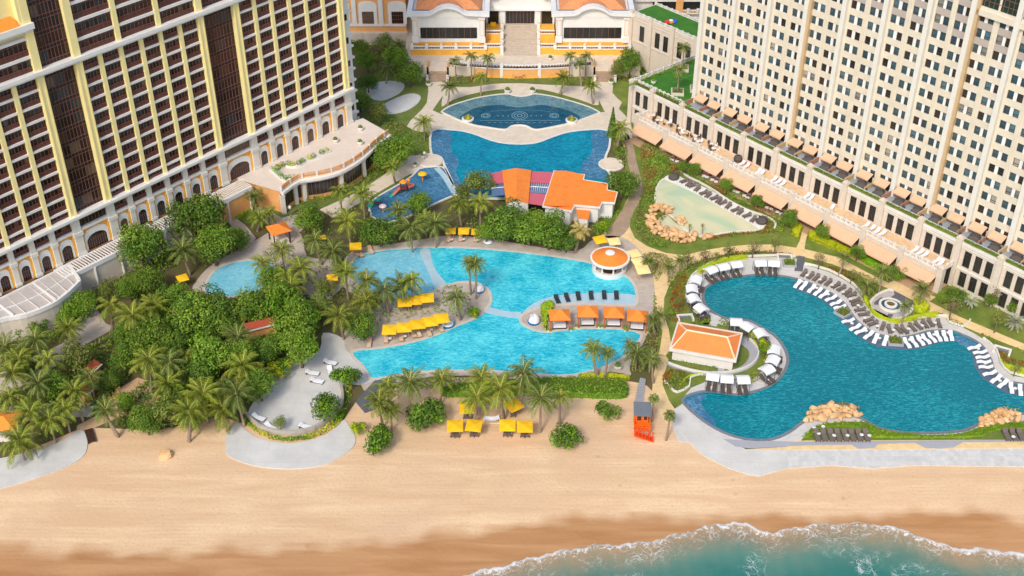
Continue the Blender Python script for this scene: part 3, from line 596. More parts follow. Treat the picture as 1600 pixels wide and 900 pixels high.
# lawns and ramps of the pool island
sheet('island_lawn', smooth([(1041, 576), (1060, 577), (1075, 579), (1097, 585), (1090, 589), (1079, 591), (1077, 604), (1058, 613), (1048, 606), (1038, 592)], 2), .14, LAWN)
sheet('island_lawn', smooth([(1135, 586), (1177, 591), (1190, 577), (1199, 560), (1195, 541), (1180, 527), (1160, 515), (1130, 508), (1100, 504), (1090, 530), (1120, 580)], 2), .12, LAWN)
sheet('island_lawn', smooth([(1042, 505), (1044, 470), (1056, 440), (1070, 432), (1072, 460), (1078, 480), (1096, 496), (1110, 496), (1110, 506), (1060, 514)], 2), .12, LAWN)
sheet('grey_ramp', smooth([(1158, 524), (1172, 530), (1182, 540), (1187, 553), (1182, 566), (1168, 577), (1150, 583), (1125, 587), (1095, 585), (1066, 578), (1044, 570), (1042, 565), (1060, 572), (1092, 579), (1125, 580), (1150, 576), (1166, 566), (1171, 555), (1168, 545), (1156, 536)], 2), .17, SLP)
sheet('ring_lawn', smooth([(1046, 548), (1046, 562), (1062, 570), (1092, 577), (1122, 579), (1150, 574), (1164, 565), (1169, 555), (1165, 545), (1155, 538), (1120, 540)], 2), .19, LAWD)
sheet('grey_entry_ramp', [(1123, 563), (1131, 563), (1132, 585), (1121, 585)], .2, SLP)
sheet('deck_link', [(1113, 491), (1124, 494), (1120, 510), (1108, 508)], .15, DECKL)
# low garden walls that edge the beds
def kerb(pts, w=.22, h=.38, m=COPW, label=None, name='garden_kerb', sm=2, z=0):
    P = GP(smooth(pts, sm, False), z); b = MB(); b.strip([tuple(p) for p in P], w, z, z + h)
    o = b.build(name, m); return tag(o, label, 'low wall') if label else o
kerb([(1044, 569), (1066, 577), (1095, 583.5), (1125, 585), (1150, 581.5), (1168, 575), (1180, 566), (1185, 553), (1180, 541), (1170, 531)], .2, .5, label='low cream wall curving round the grey ramp of the pool island', name='garden_wall')
kerb([(1038, 597), (1048, 607), (1058, 614), (1077, 604.5), (1079, 591), (1098, 586)], .2, .35, label='cream kerb around the island lawn with the orange croton ring', name='garden_wall')
kerb([(1243, 402), (1216, 400), (1165, 402), (1130, 406), (1104, 415), (1081, 432), (1073, 450), (1072, 466), (1079, 481), (1097, 497.5)], .2, .4, label='cream garden wall behind the white canopy daybeds', name='garden_wall')
kerb([(1257, 413), (1295, 423), (1332, 444), (1348, 463), (1359, 481), (1380, 495.5), (1402, 502), (1440, 497.5), (1478, 494), (1481, 501)], .2, .4, label='cream garden wall behind the row of dark deck loungers', name='garden_wall')
kerb([(1482, 503), (1505, 511), (1516, 500)], .2, .3, label='short cream kerb around the small triangular bed by the buff path', name='garden_wall')
kerb([(1536, 529), (1556, 546), (1563, 567), (1578, 583), (1610, 590)], .2, .35, label='cream kerb along the flower bed at the right end of the pool deck', name='garden_wall')
kerb([(533, 606), (536, 620), (534, 636), (518, 656), (491, 673), (460, 680), (430, 678), (404, 669), (386, 651)], .34, .85, mat('grey_stone_wall', srgb(178, 170, 158), .8, .12, 1.5), 'curved stone retaining wall around the white beach plaza', 'retaining_wall')
kerb([(1169, 268), (1140, 262)], .2, .2)
for o in [o for o in COL.objects if o.name.startswith('garden_kerb')]: bpy.data.objects.remove(o)
kerb([(1063, 268), (1075, 277), (1092, 285), (1118, 300), (1125, 305), (1145, 318), (1170, 330), (1188, 336), (1204, 343), (1212, 350), (1210, 357)], .3, .3, label='winding white garden wall behind the sandy shallow pool', name='garden_wall')
sheet('grass_strip', [(1252, 688), (1268, 668), (1290, 662), (1350, 660), (1375, 672), (1440, 682), (1500, 679), (1535, 668), (1560, 660), (1760, 655), (1760, 686), (1252, 688)], .17, LAWD)
# ------------------------------------------------------------------ foliage
def leafmat(name, c, c2, isl=.45, obj=.16, hue=.03, rough=.62):
    return mat(name, c, rough, .1, .35, col2=c2, isl=isl, obj=obj, hue=hue, spec=.18)
LF_D = leafmat('dark_tree_leaf', srgb(72, 104, 34), srgb(98, 124, 42))
LF_M = leafmat('tree_leaf', srgb(92, 126, 34), srgb(122, 146, 48))
LF_O = leafmat('olive_tree_leaf', srgb(108, 116, 48), srgb(130, 134, 66))
LF_B = leafmat('bright_shrub_leaf', srgb(96, 140, 26), srgb(120, 152, 36))
LF_L = leafmat('lime_hedge_leaf', srgb(168, 178, 24), srgb(186, 190, 42), isl=.3)
LF_R = leafmat('red_croton_leaf', srgb(150, 92, 34), srgb(126, 70, 30), isl=.4)
LF_S = leafmat('silver_palm_leaf', srgb(150, 160, 140), srgb(172, 180, 160), isl=.25)
LF_P = leafmat('palm_leaf', srgb(88, 112, 30), srgb(138, 142, 46), isl=.4, obj=.22)
LF_PD = leafmat('dark_palm_leaf', srgb(84, 104, 44), srgb(110, 122, 56), isl=.35, obj=.1)
LF_RA = leafmat('palm_rachis', srgb(180, 170, 92), srgb(196, 184, 110), isl=.1)
LF_Y = leafmat('yellow_grass_leaf', srgb(170, 150, 84), srgb(190, 170, 100), isl=.3)
LF_BR = leafmat('bare_twig', srgb(128, 104, 84), srgb(150, 126, 104), isl=.3)
BARK = mat('tree_bark', srgb(120, 100, 82), .9, .2, 3, bump=.4)
PBARK = mat('palm_bark', srgb(150, 132, 112), .9, .2, 4, bump=.4)
def leaf(b, p, n, s, r, m=0):
    n = n.normalized(); a = n.cross(Vector((r.random() - .5, r.random() - .5, r.random() - .5)))
    if a.length < 1e-4: return
    a.normalize(); c = n.cross(a)
    l, w = s * (.8 + .5 * r.random()), s * (.42 + .2 * r.random())
    b.add([p - a * l * .5, p + c * w * .5, p + a * l * .55, p - c * w * .5], [(0, 1, 2, 3)], m)
def crown_mesh(name, Rr, seed, m, blobs=26, per=170, s=.42, flat=.72, open_=0., m2=None):
    r = random.Random(seed); b = MB()
    for k in range(blobs):
        while True:
            d = Vector((r.uniform(-1, 1), r.uniform(-1, 1), r.uniform(-.55, 1)))
            if .15 < d.length < 1: break
        rr = Rr * r.uniform(.26, .46); c = Vector((d.x, d.y, d.z * flat)) * (Rr - rr * .8) * (1.08 if d.length > .6 else 1)
        mi = 1 if (m2 and r.random() < .35) else 0
        for i in range(int(per * (rr / (.36 * Rr)) ** 2)):
            q = Vector((r.gauss(0, 1), r.gauss(0, 1), r.gauss(0, 1))).normalized()
            if q.z < -.35 and r.random() < .7: continue
            p = c + q * rr * r.uniform(.72, 1.06) * Vector((1, 1, .85)).length / 1.65
            nn = q + Vector((r.uniform(-.8, .8), r.uniform(-.8, .8), r.uniform(-.3, .9)))
            leaf(b, p, nn, s, r, mi)
    return b.mesh(name, [m, m2] if m2 else m)
def trunk_mesh(name, h, r0, seed, Rr):
    r = random.Random(seed); b = MB()
    b.tube([(0, 0, -.2), (.1 * r.uniform(-1, 1), .1, h * .5), (0, 0, h)], r0, r0 * .65, 7)
    for i in range(6):
        a = i * 1.05 + r.random(); e = Vector((math.cos(a), math.sin(a), .75 + .4 * r.random())) * Rr * .62
        b.tube([(0, 0, h * (.6 + .07 * i)), (e.x * .5, e.y * .5, h * .85 + e.z * .35), (e.x, e.y, h + e.z * .7)], r0 * .45, r0 * .14, 5)
    return b.mesh(name, BARK, True)
TREES = {}
def tree_kind(key, Rr, mats, n=3, **kw):
    ms = mats if isinstance(mats, tuple) else (mats, None)
    TREES[key] = (Rr, [(crown_mesh('crown_' + key, Rr, hash(key) % 997 * 7 + i if False else sum(map(ord, key)) * 7 + i, ms[0], m2=ms[1], **kw), trunk_mesh('trunk_' + key, Rr * .75, Rr * .06 + .06, i, Rr)) for i in range(n)])
tree_kind('dark', 4.6, (LF_D, LF_M), 3, blobs=30, per=190, s=.46)
tree_kind('mid', 4.6, (LF_M, LF_D), 3, blobs=30, per=190, s=.44)
tree_kind('bright', 4.6, (LF_M, LF_B), 2, blobs=30, per=180, s=.5)
tree_kind('olive', 3.6, (LF_O, LF_M), 2, blobs=24, per=110, s=.36)
tree_kind('bush', 2.3, (LF_M, LF_D), 3, blobs=20, per=110, s=.36)
tree_kind('glossy', 3.0, (LF_D, LF_B), 2, blobs=26, per=85, s=.5)
tree_kind('lime', 2.3, (LF_B, LF_L), 2, blobs=18, per=110, s=.34)
tree_kind('bare', 2.6, (LF_O, LF_BR), 2, blobs=15, per=34, s=.4)
tcount = 0
def tree(px, py, r, kind, label, cat='tree', group=None, name='broadleaf_tree', hk=1.0):
    """px, py: middle of the crown in the survey; r its half width there"""
    global tcount
    tcount += 1
    Rr, vs = TREES[kind]
    g = G(px, py); D = math.hypot(g.length, H); Rw = r * D / F
    s = Rw / Rr; cm, tm = vs[tcount % len(vs)]
    hc = Rw * (.62 if kind not in ('bush', 'glossy', 'lime') else .45) * hk + .1
    hc = hc + Rw * (.35 if 'on the white plaza' not in label and 'white plaza' not in label else .6)
    p = G(px, py, hc)
    t = thing(name, label, cat, (p.x, p.y, 0), rnd.uniform(0, 6.28), group)
    k = rnd.uniform(.93, 1.07)
    part('trunk', tm, t, (0, 0, 0), 0, (s, s, hc / (Rr * .75) * .8))
    part('crown', cm, t, (0, 0, hc), 0, (s * k, s / k, s * rnd.uniform(.92, 1.08)))
    return t
def frond(b, r, az, el, L, droop, wl=.62, nl=17, m=0, mr=1, z0=0., stiff=.5):
    P = []; p = Vector((0, 0, z0)); e = el; st = L / 8
    for i in range(9):
        P.append(p.copy()); d = Vector((math.cos(az) * math.cos(e), math.sin(az) * math.cos(e), math.sin(e)))
        p = p + d * st; e -= droop / 8 * (.5 + i / 6)
    side = Vector((-math.sin(az), math.cos(az), 0))
    for i in range(8):
        w = .05 * (1 - i / 9)
        b.quad(P[i] + side * w, P[i] - side * w, P[i + 1] - side * w * .85, P[i + 1] + side * w * .85, mr)
    for k in range(nl):
        t = .12 + .86 * k / (nl - 1); f = t * 8; i = min(int(f), 7); q = P[i].lerp(P[i + 1], f - i); d = (P[i + 1] - P[i]).normalized()
        ll = wl * L * .42 * (math.sin(math.pi * min(1, .18 + t * .8)) ** .7) * r.uniform(.85, 1.15)
        for sg in (-1, 1):
            dr = (side * sg * .85 + d * .55 + Vector((0, 0, -stiff * r.uniform(.4, 1.1)))).normalized()
            w = d * .05
            b.add([q - w, q + w, q + dr * ll * .6 + w * .9, q + dr * ll + Vector((0, 0, -.12 * ll)), q + dr * ll * .6 - w * .9], [(0, 1, 2, 3, 4)], m)
def palm_mesh(name, seed, m, L=3.3, nf=24, droop=1.5, wl=.62, nl=17, stiff=.5):
    r = random.Random(seed); b = MB()
    for i in range(nf):
        t = i / nf
        el = 1.25 - 1.75 * t + r.uniform(-.15, .15); az = i * 2.4 + r.uniform(-.2, .2)
        frond(b, r, az, el, L * r.uniform(.85, 1.1) * (.8 + .2 * min(1, t * 3)), droop * r.uniform(.7, 1.2), wl, nl, 0, 1, stiff=stiff)
    return b.mesh(name, [m, LF_RA])
def ptrunk(name, h, r0, lean, seed):
    b = MB(); r = random.Random(seed); P = []
    for i in range(7):
        t = i / 6; P.append((lean * (t - 1) * (t - 1) * -1 if False else lean * (1 - t) ** 2, 0, h * t))
    b.tube(P, r0 * 1.25, r0 * .8, 7)
    return b.mesh(name, PBARK, True)
PALMS = {'coconut': [palm_mesh('palm_crown', 10 + i, LF_P, 3.4, 23, 1.4, .56, 20, .4) for i in range(4)] + [palm_mesh('palm_crown', 20, LF_PD, 3.2, 18, 1.7, .6, 19, .5), palm_mesh('palm_crown', 21, LF_PD, 3.5, 27, 1.2, .5, 20, .3), palm_mesh('palm_crown', 22, LF_P, 3.0, 16, 1.9, .62, 19, .5)],
         'royal': [palm_mesh('royal_palm_crown', 30 + i, LF_PD, 2.3, 15, 1.9, .7, 15) for i in range(2)],
         'date': [palm_mesh('date_palm_crown', 40 + i, LF_PD, 2.5, 34, 1.3, .42, 15, .15) for i in range(2)],
         'small': [palm_mesh('young_palm_crown', 50 + i, LF_P, 1.6, 17, 1.4, .6, 11) for i in range(2)],
         'fan': [palm_mesh('fan_palm_crown', 60 + i, LF_S, 1.5, 34, .7, .5, 9, .1) for i in range(2)],
         'wash': [palm_mesh('tall_palm_crown', 70 + i, LF_PD, 1.25, 34, 1.8, .8, 9, .5) for i in range(2)],
         'straw': [palm_mesh('straw_palm_crown', 80, LF_Y, 2.6, 22, 1.6)]}
PT = [ptrunk('palm_trunk', 1, .17, l, i) for i, l in enumerate((.0, 1.1, -.8))]
def palm(px, py, h, kind, label, group=None, s=1.0, cat='palm tree', name='palm_tree', z=0., rad=1.):
    """px, py: heart of the crown"""
    global tcount
    tcount += 1
    p = G(px, py, h + z); t = thing(name, label, cat, (p.x, p.y, z), rnd.uniform(0, 6.28), group)
    k = tcount % 3
    part('trunk', PT[k], t, (0, 0, -.1), 0, (rad * h * .07 + .5 * rad, rad * h * .07 + .5 * rad, h + .15))
    ms = PALMS[kind]
    s = s * rnd.uniform(.82, 1.02); part('crown', ms[tcount % len(ms)], t, (0, 0, h), rnd.uniform(-.1, .1), (s, s, s * rnd.uniform(.85, 1.2)))
    return t
def scatter(poly, dens, r):
    xs_ = [p[0] for p in poly]; ys_ = [p[1] for p in poly]
    n = int(abs(area(poly)) * dens * (max(xs_) - min(xs_)) * (max(ys_) - min(ys_)) / max(abs(area(poly)), .01))
    for _ in range(n):
        p = (r.uniform(min(xs_), max(xs_)), r.uniform(min(ys_), max(ys_)))
        if inside(p, poly): yield p
nbed = 0
def bed(px, h, mats, label, dens=9., s=.32, kind='stuff', name='ground_cover', cat='ground cover', z=0., sm=2, lump=.6, world=False):
    """low planting filling an outline: leaf clumps at uneven height"""
    global nbed
    nbed += 1; r = random.Random(nbed * 13)
    P = px if world else [tuple(p) for p in GP(smooth(px, sm) if sm else px, 0)]
    b = MB(); ph = r.random() * 6
    if dens > 4.5: dens *= 2.1
    for x, y in scatter(P, dens, r):
        k = .5 + .5 * math.sin(x * 1.9 + ph) * math.sin(y * 1.7 + ph * 2)
        hh = h * (1 - lump + lump * k)
        zz = z + hh * r.random() ** .35
        patch = math.sin(x * .9 + ph * 3) + math.sin(y * .8 + ph) + r.uniform(-.9, .9)
        mi = 0 if len(mats) == 1 else (0 if patch < .35 else 1 + (len(mats) > 2 and r.random() < .4))
        leaf(b, Vector((x, y, zz)), Vector((r.uniform(-.9, .9), r.uniform(-1.1, .6), r.uniform(.1, 1))), s, r, mi)
    o = b.build(name, list(mats))
    tag(o, label, cat, None, kind if kind == 'stuff' else None)
    return o
def hedge(px, h, mats, label, dens=26., s=.28, sm=2, lump=.15, name='hedge', cat='hedge', z=0.):
    """clipped hedge: a solid inner body dressed with leaves on top and flanks"""
    global nbed
    nbed += 1; r = random.Random(nbed * 17)
    P = [tuple(p) for p in GP(smooth(px, sm) if sm else px, 0)]
    b = MB(); b.prism(offset(P, -.18), z, z + h * .82, 0)
    for x, y in scatter(P, dens, r):
        k = 1 - lump * (.5 + .5 * math.sin(x * 2.3) * math.sin(y * 2.1))
        leaf(b, Vector((x, y, z + h * k * r.uniform(.86, 1.04))), Vector((r.uniform(-.8, .8), r.uniform(-.9, .6), 1)), s, r, r.randrange(len(mats)))
    n = len(P)
    for i in range(n):
        a, c = Vector(P[i - 1]), Vector(P[i]); d = (c - a)
        if d.length < .01: continue
        nn = Vector((d.y, -d.x)).normalized() * (1 if area(P) > 0 else -1)
        for k in range(int(d.length * h * dens * .8)):
            q = a + d * r.random(); zz = h * r.random()
            leaf(b, Vector((q.x, q.y, z + zz)) + Vector((nn.x, nn.y, 0)) * r.uniform(-.12, .1), Vector((nn.x, nn.y, .4)) + Vector((r.uniform(-.6, .6), r.uniform(-.6, .6), r.uniform(-.3, .6))), s, r, r.randrange(len(mats)))
    return tag(b.build(name, list(mats)), label, cat)
# ------------------------------------------------------------------ buildings: helpers
def xz(b, pts, y0, y1, m=0, side=None):
    """upright slab: outline in x,z with thickness in y (front y0)"""
    n = len(pts)
    if area(pts) < 0: pts = pts[::-1]
    vs = [(x, y0, z) for x, z in pts] + [(x, y1, z) for x, z in pts]
    b.add(vs, [list(range(n))], m)
    b.add(vs, [(i, n + i, n + (i + 1) % n, (i + 1) % n) for i in range(n)], m if side is None else side)
def archpts(cx, w, z0, zs, rise, n=8):
    return [(cx - w / 2, z0)] + [(cx - w / 2 * math.cos(math.pi * i / n), zs + rise * math.sin(math.pi * i / n)) for i in range(n + 1)] + [(cx + w / 2, z0)]
def archring(b, cx, w0, zs0, r0, w1, zs1, r1, z0, y0, y1, m=0, n=8):
    A = archpts(cx, w0, z0, zs0, r0, n); B = archpts(cx, w1, z0, zs1, r1, n); k = len(A)
    vs = [(x, y, z) for y in (y0, y1) for q in (A, B) for x, z in q]
    fs = []
    for i in range(k - 1):
        fs += [(k + i, k + i + 1, i + 1, i), (i, i + 1, 2 * k + i + 1, 2 * k + i), (k + i + 1, k + i, 3 * k + i, 3 * k + i + 1)]
    b.add(vs, fs, m)
def place_windows(root, wins, w2, name, mats, cap=100):
    """wins: ((main, main mesh, [(sub name, sub, sub mesh)]), local x, y, z). The nearest `cap` in view become parts with
    their sub-parts, the others one part"""
    inv, outv = [], []
    for w in wins:
        q = w2(w[1], w[2], w[3]); px, py, f = proj(q)
        (inv if -12 < px < 1612 and -12 < py < 912 else outv).append((f, w))
    inv.sort(key=lambda a: a[0])
    for f, (k, x, y, z) in inv[:cap]:
        o = part(name, k[1], root, (x, y, z))
        for nm, mb, me in k[2]: part(nm, me, o)
    rest = [w for f, w in inv[cap:]] + [w for f, w in outv]
    if rest:
        b = MB()
        for k, x, y, z in rest:
            for mb in [k[0]] + [q[1] for q in k[2]]:
                o = len(b.v); b.v += [(vx + x, vy + y, vz + z) for vx, vy, vz in mb.v]
                b.f += [[i + o for i in f] for f in mb.f]; b.m += mb.m
        o = b.build('far_' + name, mats, root); o['kind'] = 'stuff'
def kit(main, name, subs, mats): return (main, main.mesh(name, mats), [(n, q, q.mesh(name + '_' + n, mats)) for n, q in subs])
def balustrade(b, pts, z, h=.75, m=0, posts=2.2, mp=None, w=.16, fill=True):
    """rail, plinth and balusters along an open line"""
    mp = m if mp is None else mp
    b.strip(pts, w + .06, z + h - .12, z + h, m); b.strip(pts, w + .06, z, z + .12, m)
    acc = 0.; nxt = .0
    for a, c in zip(pts, pts[1:]):
        a, c = Vector(a[:2]), Vector(c[:2]); L = (c - a).length
        if L < 1e-4: continue
        ang = math.atan2(c.y - a.y, c.x - a.x)
        while nxt <= acc + L:
            q = a.lerp(c, (nxt - acc) / L); k = round(nxt / .275)
            if k % int(posts / .275 + .5) == 0: b.cbox(q.x, q.y, z + (h + .14) / 2, .34, .34, h + .14, mp, ang)
            elif fill: b.cbox(q.x, q.y, z + h / 2, .11, .11, h - .22, m, ang)
            nxt += .275
        acc += L
# ------------------------------------------------------------------ brown-windowed hotel on the left
AL = R(90 - 39.8); OL = G(27, 447, 5); OL.z = 0
hotel = thing('resort_hotel', 'tall pale yellow hotel with brown glass bays, white sills and arcaded base', 'hotel', OL, AL)
ML = Matrix.Translation(OL) @ Matrix.Rotation(AL, 4, 'Z')
def wl(x, y, z): return ML @ Vector((x, y, z))
NARP = [-10.9, -7.2, -3.5, .2, 3.85, 7.5, 22.35, 26.15, 29.95, 33.7, 37.5, 53.0, 56.7, 60.6, 64.4, 68.4]
WIDP = [11.85, 18.5, 41.6, 49.0, 72.4]
ALLP = sorted(NARP + WIDP); hw = lambda p: .62 if p in WIDP else .36
TOP = 62.
b = MB(); b.box(-14, 73, .62, 19, 0, TOP, 0); b.box(-14.5, 73.5, .2, 19.5, TOP, TOP + 1, 1); b.box(-14, 11, .64, 19, 44, 46, 0)
b.build('wall', [YEL, W_], hotel)
for p in ALLP:
    h = hw(p); b = MB()
    b.box(p - h, p + h, -.32 if h < .5 else -.45, .62, 12.5, 37.0)
    if p in WIDP:  # shallow flutes on the broad pilasters
        for q in (-.42, .42): b.box(p + q - .1, p + q + .1, -.52, -.45, 12.9, 36.6)
    b.build('pilaster', YEL, hotel)
UPP = [-10.9, -3.5, 3.85, 26.15, 33.7, 56.7, 64.4]
for p in UPP + WIDP:
    h = .42 if p in UPP else .62
    b = MB(); b.box(p - h, p + h, -.32 if p in UPP else -.45, .62, 37.85, TOP if p > 11 else 44.2); b.build('pilaster', YEL, hotel)
zs = [13.62 + 2.34 * k for k in range(10)]
bays = [(a, c) for a, c in zip(ALLP, ALLP[1:]) if (a, c) not in ((11.85, 18.5), (41.6, 49.0))]
UB = [(-10.9, -3.5), (-3.5, 3.85), (3.85, 11.85), (18.5, 26.15), (26.15, 33.7), (33.7, 41.6), (49., 56.7), (56.7, 64.4), (64.4, 72.4)]
uzs = [39.95 + 2.85 * k for k in range(8)]
b = MB()
for z0, z1, y in ((11.75, 12.1, -.75), (12.1, 12.5, -1.05), (36.95, 37.3, -.7), (37.3, 37.85, -1.0)):
    b.box(-14, 72.4 + .62 - y * .6, y, .6, z0, z1)
b.box(-14, 12.6, -.9, .6, 44.4, 45.3); b.box(-14, 12.5, -.5, .58, 44.0, 44.4)
for p in ALLP: b.cbox(p, -.75, 12.56, .3, .3, .12)
b.build('cornice', W_, hotel)
b = MB(); b.add([(-14, -.6, 45.32), (10.6, -.6, 45.32), (9.2, 3.2, 49.6), (-14, 3.2, 49.6), (-14, 6, 51), (9.2, 6, 51), (10.6, 8, 45.32)], [(0, 1, 2, 3), (3, 2, 5, 4), (1, 6, 5, 2)])
b.build('mansard_roof', ORT, hotel)
b = MB(); b.box(10.7, 11.85, -.4, 8, 45.3, TOP); b.build('tower_flank', YEL, hotel)
# windows of the upper floors
def lwin(w, h, n, sill):
    g = MB(); 
    for i in range(n): xa, xb = -w / 2 + w * i / n, -w / 2 + w * (i + 1) / n; g.quad((xa, .26, 0), (xb, .26, 0), (xb, .26, h), (xa, .26, h), 0)
    g.box(-w / 2, w / 2, .06, .25, 0, h * .38, 1)
    b = MB(); b.box(-w / 2, w / 2, .02, .06, h * .38 - .07, h * .38, 2)
    for i in range(n + 1):
        x = -w / 2 + w * i / n; b.box(x - .04, x + .04, .12, .26, h * .38, h, 2)
        if 0 < i < n: b.box(x - .02, x + .02, .04, .06, 0, h * .36, 2)
    b.box(-w / 2, w / 2, .14, .255, h * .82, h * .86, 2)
    subs = [('mullions', b)]
    if sill: q = MB(); q.box(-w / 2, w / 2, -.22, .62, h, h + sill, 3); subs.append(('sill', q))
    return kit(g, 'hotel_window', subs, WM)
wins = []; cache = {}
WM = [GLD, BRN, MUL, W_]
def win(w, h, n, x, y, z, sill=0):
    k = (round(w, 1), round(h, 2), n, sill)
    if k not in cache: cache[k] = lwin(*k)
    wins.append((cache[k], x, y, z))
for a, c in bays:
    w = c - a - hw(a) - hw(c); x = (a + hw(a) + c - hw(c)) / 2
    win(w, 1.1, 5, x, 0, 12.52, .36)
    for k, z in enumerate(zs): win(w, 1.98, 5, x, 0, z + .36, .36 if k < 9 else 0)
    win(w, 1.7, 4, x, 0, 9.85)
for a, c in UB:
    for k, z in enumerate([37.9] + [q + .45 for q in uzs]):
        if c < 12 and z > 42: continue
        win(c - a - .9, 2.05 if k == 0 else 2.4, 9, (a + c) / 2, 0, z, .45)
place_windows(hotel, wins, wl, 'window', WM)
# curtain walls
def curtain(x0, x1, z0, z1):
    b = MB(); n = 9; zz = z0
    while zz < z1:
        for i in range(0, n, 3): xa, xb = x0 + (x1 - x0) * i / n, x0 + (x1 - x0) * (i + 3) / n; b.quad((xa, .44, zz), (xb, .44, zz), (xb, .44, min(z1, zz + 2.34)), (xa, .44, min(z1, zz + 2.34)), 0)
        zz += 2.34
    for i in range(n + 1): x = x0 + (x1 - x0) * i / n; b.box(x - .025, x + .025, .3, .44, z0, z1, 1)
    z = z0
    while z < z1:
        for q in (0, .62): b.box(x0, x1, .31, .44, z + q, z + q + .07, 1)
        b.box(x0, x1, .38, .43, z + .07, z + .62, 2)
        z += 2.34
    return b.build('curtain_wall', [GLD, MUL, mat('dark_brown_spandrel', srgb(44, 28, 28), .3, .2)], hotel)
for a, c in ((11.85, 18.5), (41.6, 49.0)):
    curtain(a + .62, c - .62, 12.5, 36.95); curtain(a + .62, c - .62, 37.85, TOP)
# arcade storey
bo = MB(); bw = MB()
for p in ALLP:
    h = hw(p) + .08; b = MB()
    b.box(p - h, p + h, -.38, .6, 5, 11.75); b.box(p - h - .16, p + h + .16, -.55, .6, 8.7, 9.35); b.box(p - h - .12, p + h + .12, -.5, .6, 5, 5.5); b.build('arcade_pilaster', PIL, hotel)
for a, c in zip(ALLP, ALLP[1:]):
    wide = c - a > 5
    x0, x1 = a + hw(a) + .08, c - hw(c) - .08; x = (x0 + x1) / 2; w = x1 - x0
    bo.box(x0, x1, .2, .6, 5, 9.3); bo.box(x0, x0 + .34, -.12, .2, 5, 8.8); bo.box(x1 - .34, x1, -.12, .2, 5, 8.8)
    bw.box(x0, x1, -.25, .6, 9.3, 9.75)
    wo = w - .8; wi = wo * (.76 if not wide else .86)
    archring(bw, x, wi, 7.0 if not wide else 6.6, .75 if not wide else 1.2, wo, 8.0 if not wide else 7.7, .85 if not wide else 1.15, 5.0, -.02, .2)
bo.build('ochre_arcade_wall', OCH, hotel); bw.build('arch_surround', W_, hotel)
for a, c in zip(ALLP, ALLP[1:]):
    wide = c - a > 5
    x0, x1 = a + hw(a) + .08, c - hw(c) - .08; x = (x0 + x1) / 2; wo = x1 - x0 - .8; wi = wo * (.76 if not wide else .86)
    if x < -6: continue
    g = MB(); A = archpts(x, wi, 5.0, 7.0 if not wide else 6.6, .75 if not wide else 1.2); xz(g, A, .12, .18, 0)
    n = 4 if not wide else 9
    for i in range(1, n): q = x - wi / 2 + wi * i / n; g.box(q - .03, q + .03, .06, .12, 5, 7.2 if not wide else 7.1, 1)
    g.box(x - wi / 2, x + wi / 2, .06, .12, 6.7, 6.77, 1)
    g.build('arched_window', [GLD, MUL], hotel)
    if wide:
        g = MB(); g.box(x0, x1, .3, .58, 9.8, 11.7, 0)
        for i in range(9): q = x0 + (x1 - x0) * i / 8; g.box(q - .035, q + .035, .2, .3, 9.8, 11.7, 1)
        g.build('mezzanine_glazing', [GLD, MUL], hotel)
# base below the arcade
b = MB(); b.box(-14, 73, .2, .6, 0, 5); b.build('base_wall', ORS, hotel)
# white end wing behind the corner
wg = thing('white_hotel_wing', 'white rear hotel wing with stacked ledges beside the clubhouse garden', 'hotel wing', wl(73.6, 2.2, 0), AL)
b = MB(); b.box(0, 3.0, 0, 20, 0, 60); b.build('wall', W_, wg)
b = MB()
for k in range(24): b.box(-.05, 3.35, -.35, 20.2, 5 + 2.34 * k, 5.4 + 2.34 * k)
b.build('ledge', W_, wg)
for k in range(9):
    b = MB(); b.box(.5, 1.2, -.05, .0, 5.9 + 4.68 * k, 7.6 + 4.68 * k, 0); b.box(1.7, 2.4, -.05, .0, 5.9 + 4.68 * k, 7.6 + 4.68 * k, 0); b.build('window', GLD, wg)
# slatted pergolas along the base
def pergola(u0, u1, out, z, label, slats, matb, matg, n, solid):
    t = thing('pergola', label, 'pergola', wl(u0, 0, 0), AL); L = u1 - u0
    b = MB(); b.box(0, L, -out - .3, -out + .15, z - .75, z); b.box(0, L, -out + .15, -.4, z - .16, z - .05) if False else None
    b.box(0, L, -.65, -.4, z - .3, z + .1); b.build('beam', matb, t)
    b = MB()
    for i in range(n + 1): x = L * i / n; b.box(x - (.09 if not matg else .035), x + (.09 if not matg else .035), -out + .1, -.4, z - .12, z + .08)
    b.build('slats', matb, t)
    if matg:
        b = MB(); b.box(.05, L - .05, -out + .12, -.45, z - .2, z - .14); b.build('cover', matg, t)
    b = MB(); b.box(.1, L - .1, -out - .12, -out + .1, 0, z - .76); b.build('screen_wall', STN if not matg else ORS, t)
    b = MB()
    for i in range(int(L / 5) + 1): b.cyl(min(L - .3, .3 + 5 * i), -out - .2, 0, z - .75, .22, .22, 8)
    b.build('columns', W2, t)
    return t
GCAN = mat('grey_canopy_glass', srgb(190, 182, 176), .3, .08, 1.5)
TCAN = mat('tan_canopy_slats', srgb(172, 142, 104), .7, .12, 2)
pergola(6.3, 24.5, 3.4, 4.9, 'white slatted pergola along the hotel arcade right of the glass canopy', 1, W_, None, 34, 0)
pergola(25.2, 31.5, 3.4, 4.7, 'white slatted pergola end half hidden behind a dark round tree', 1, W_, None, 12, 0)
pergola(33.6, 44.6, 3.6, 4.7, 'tan slatted canopy with a white beam under the widest arched window', 1, W_, TCAN, 26, 0)
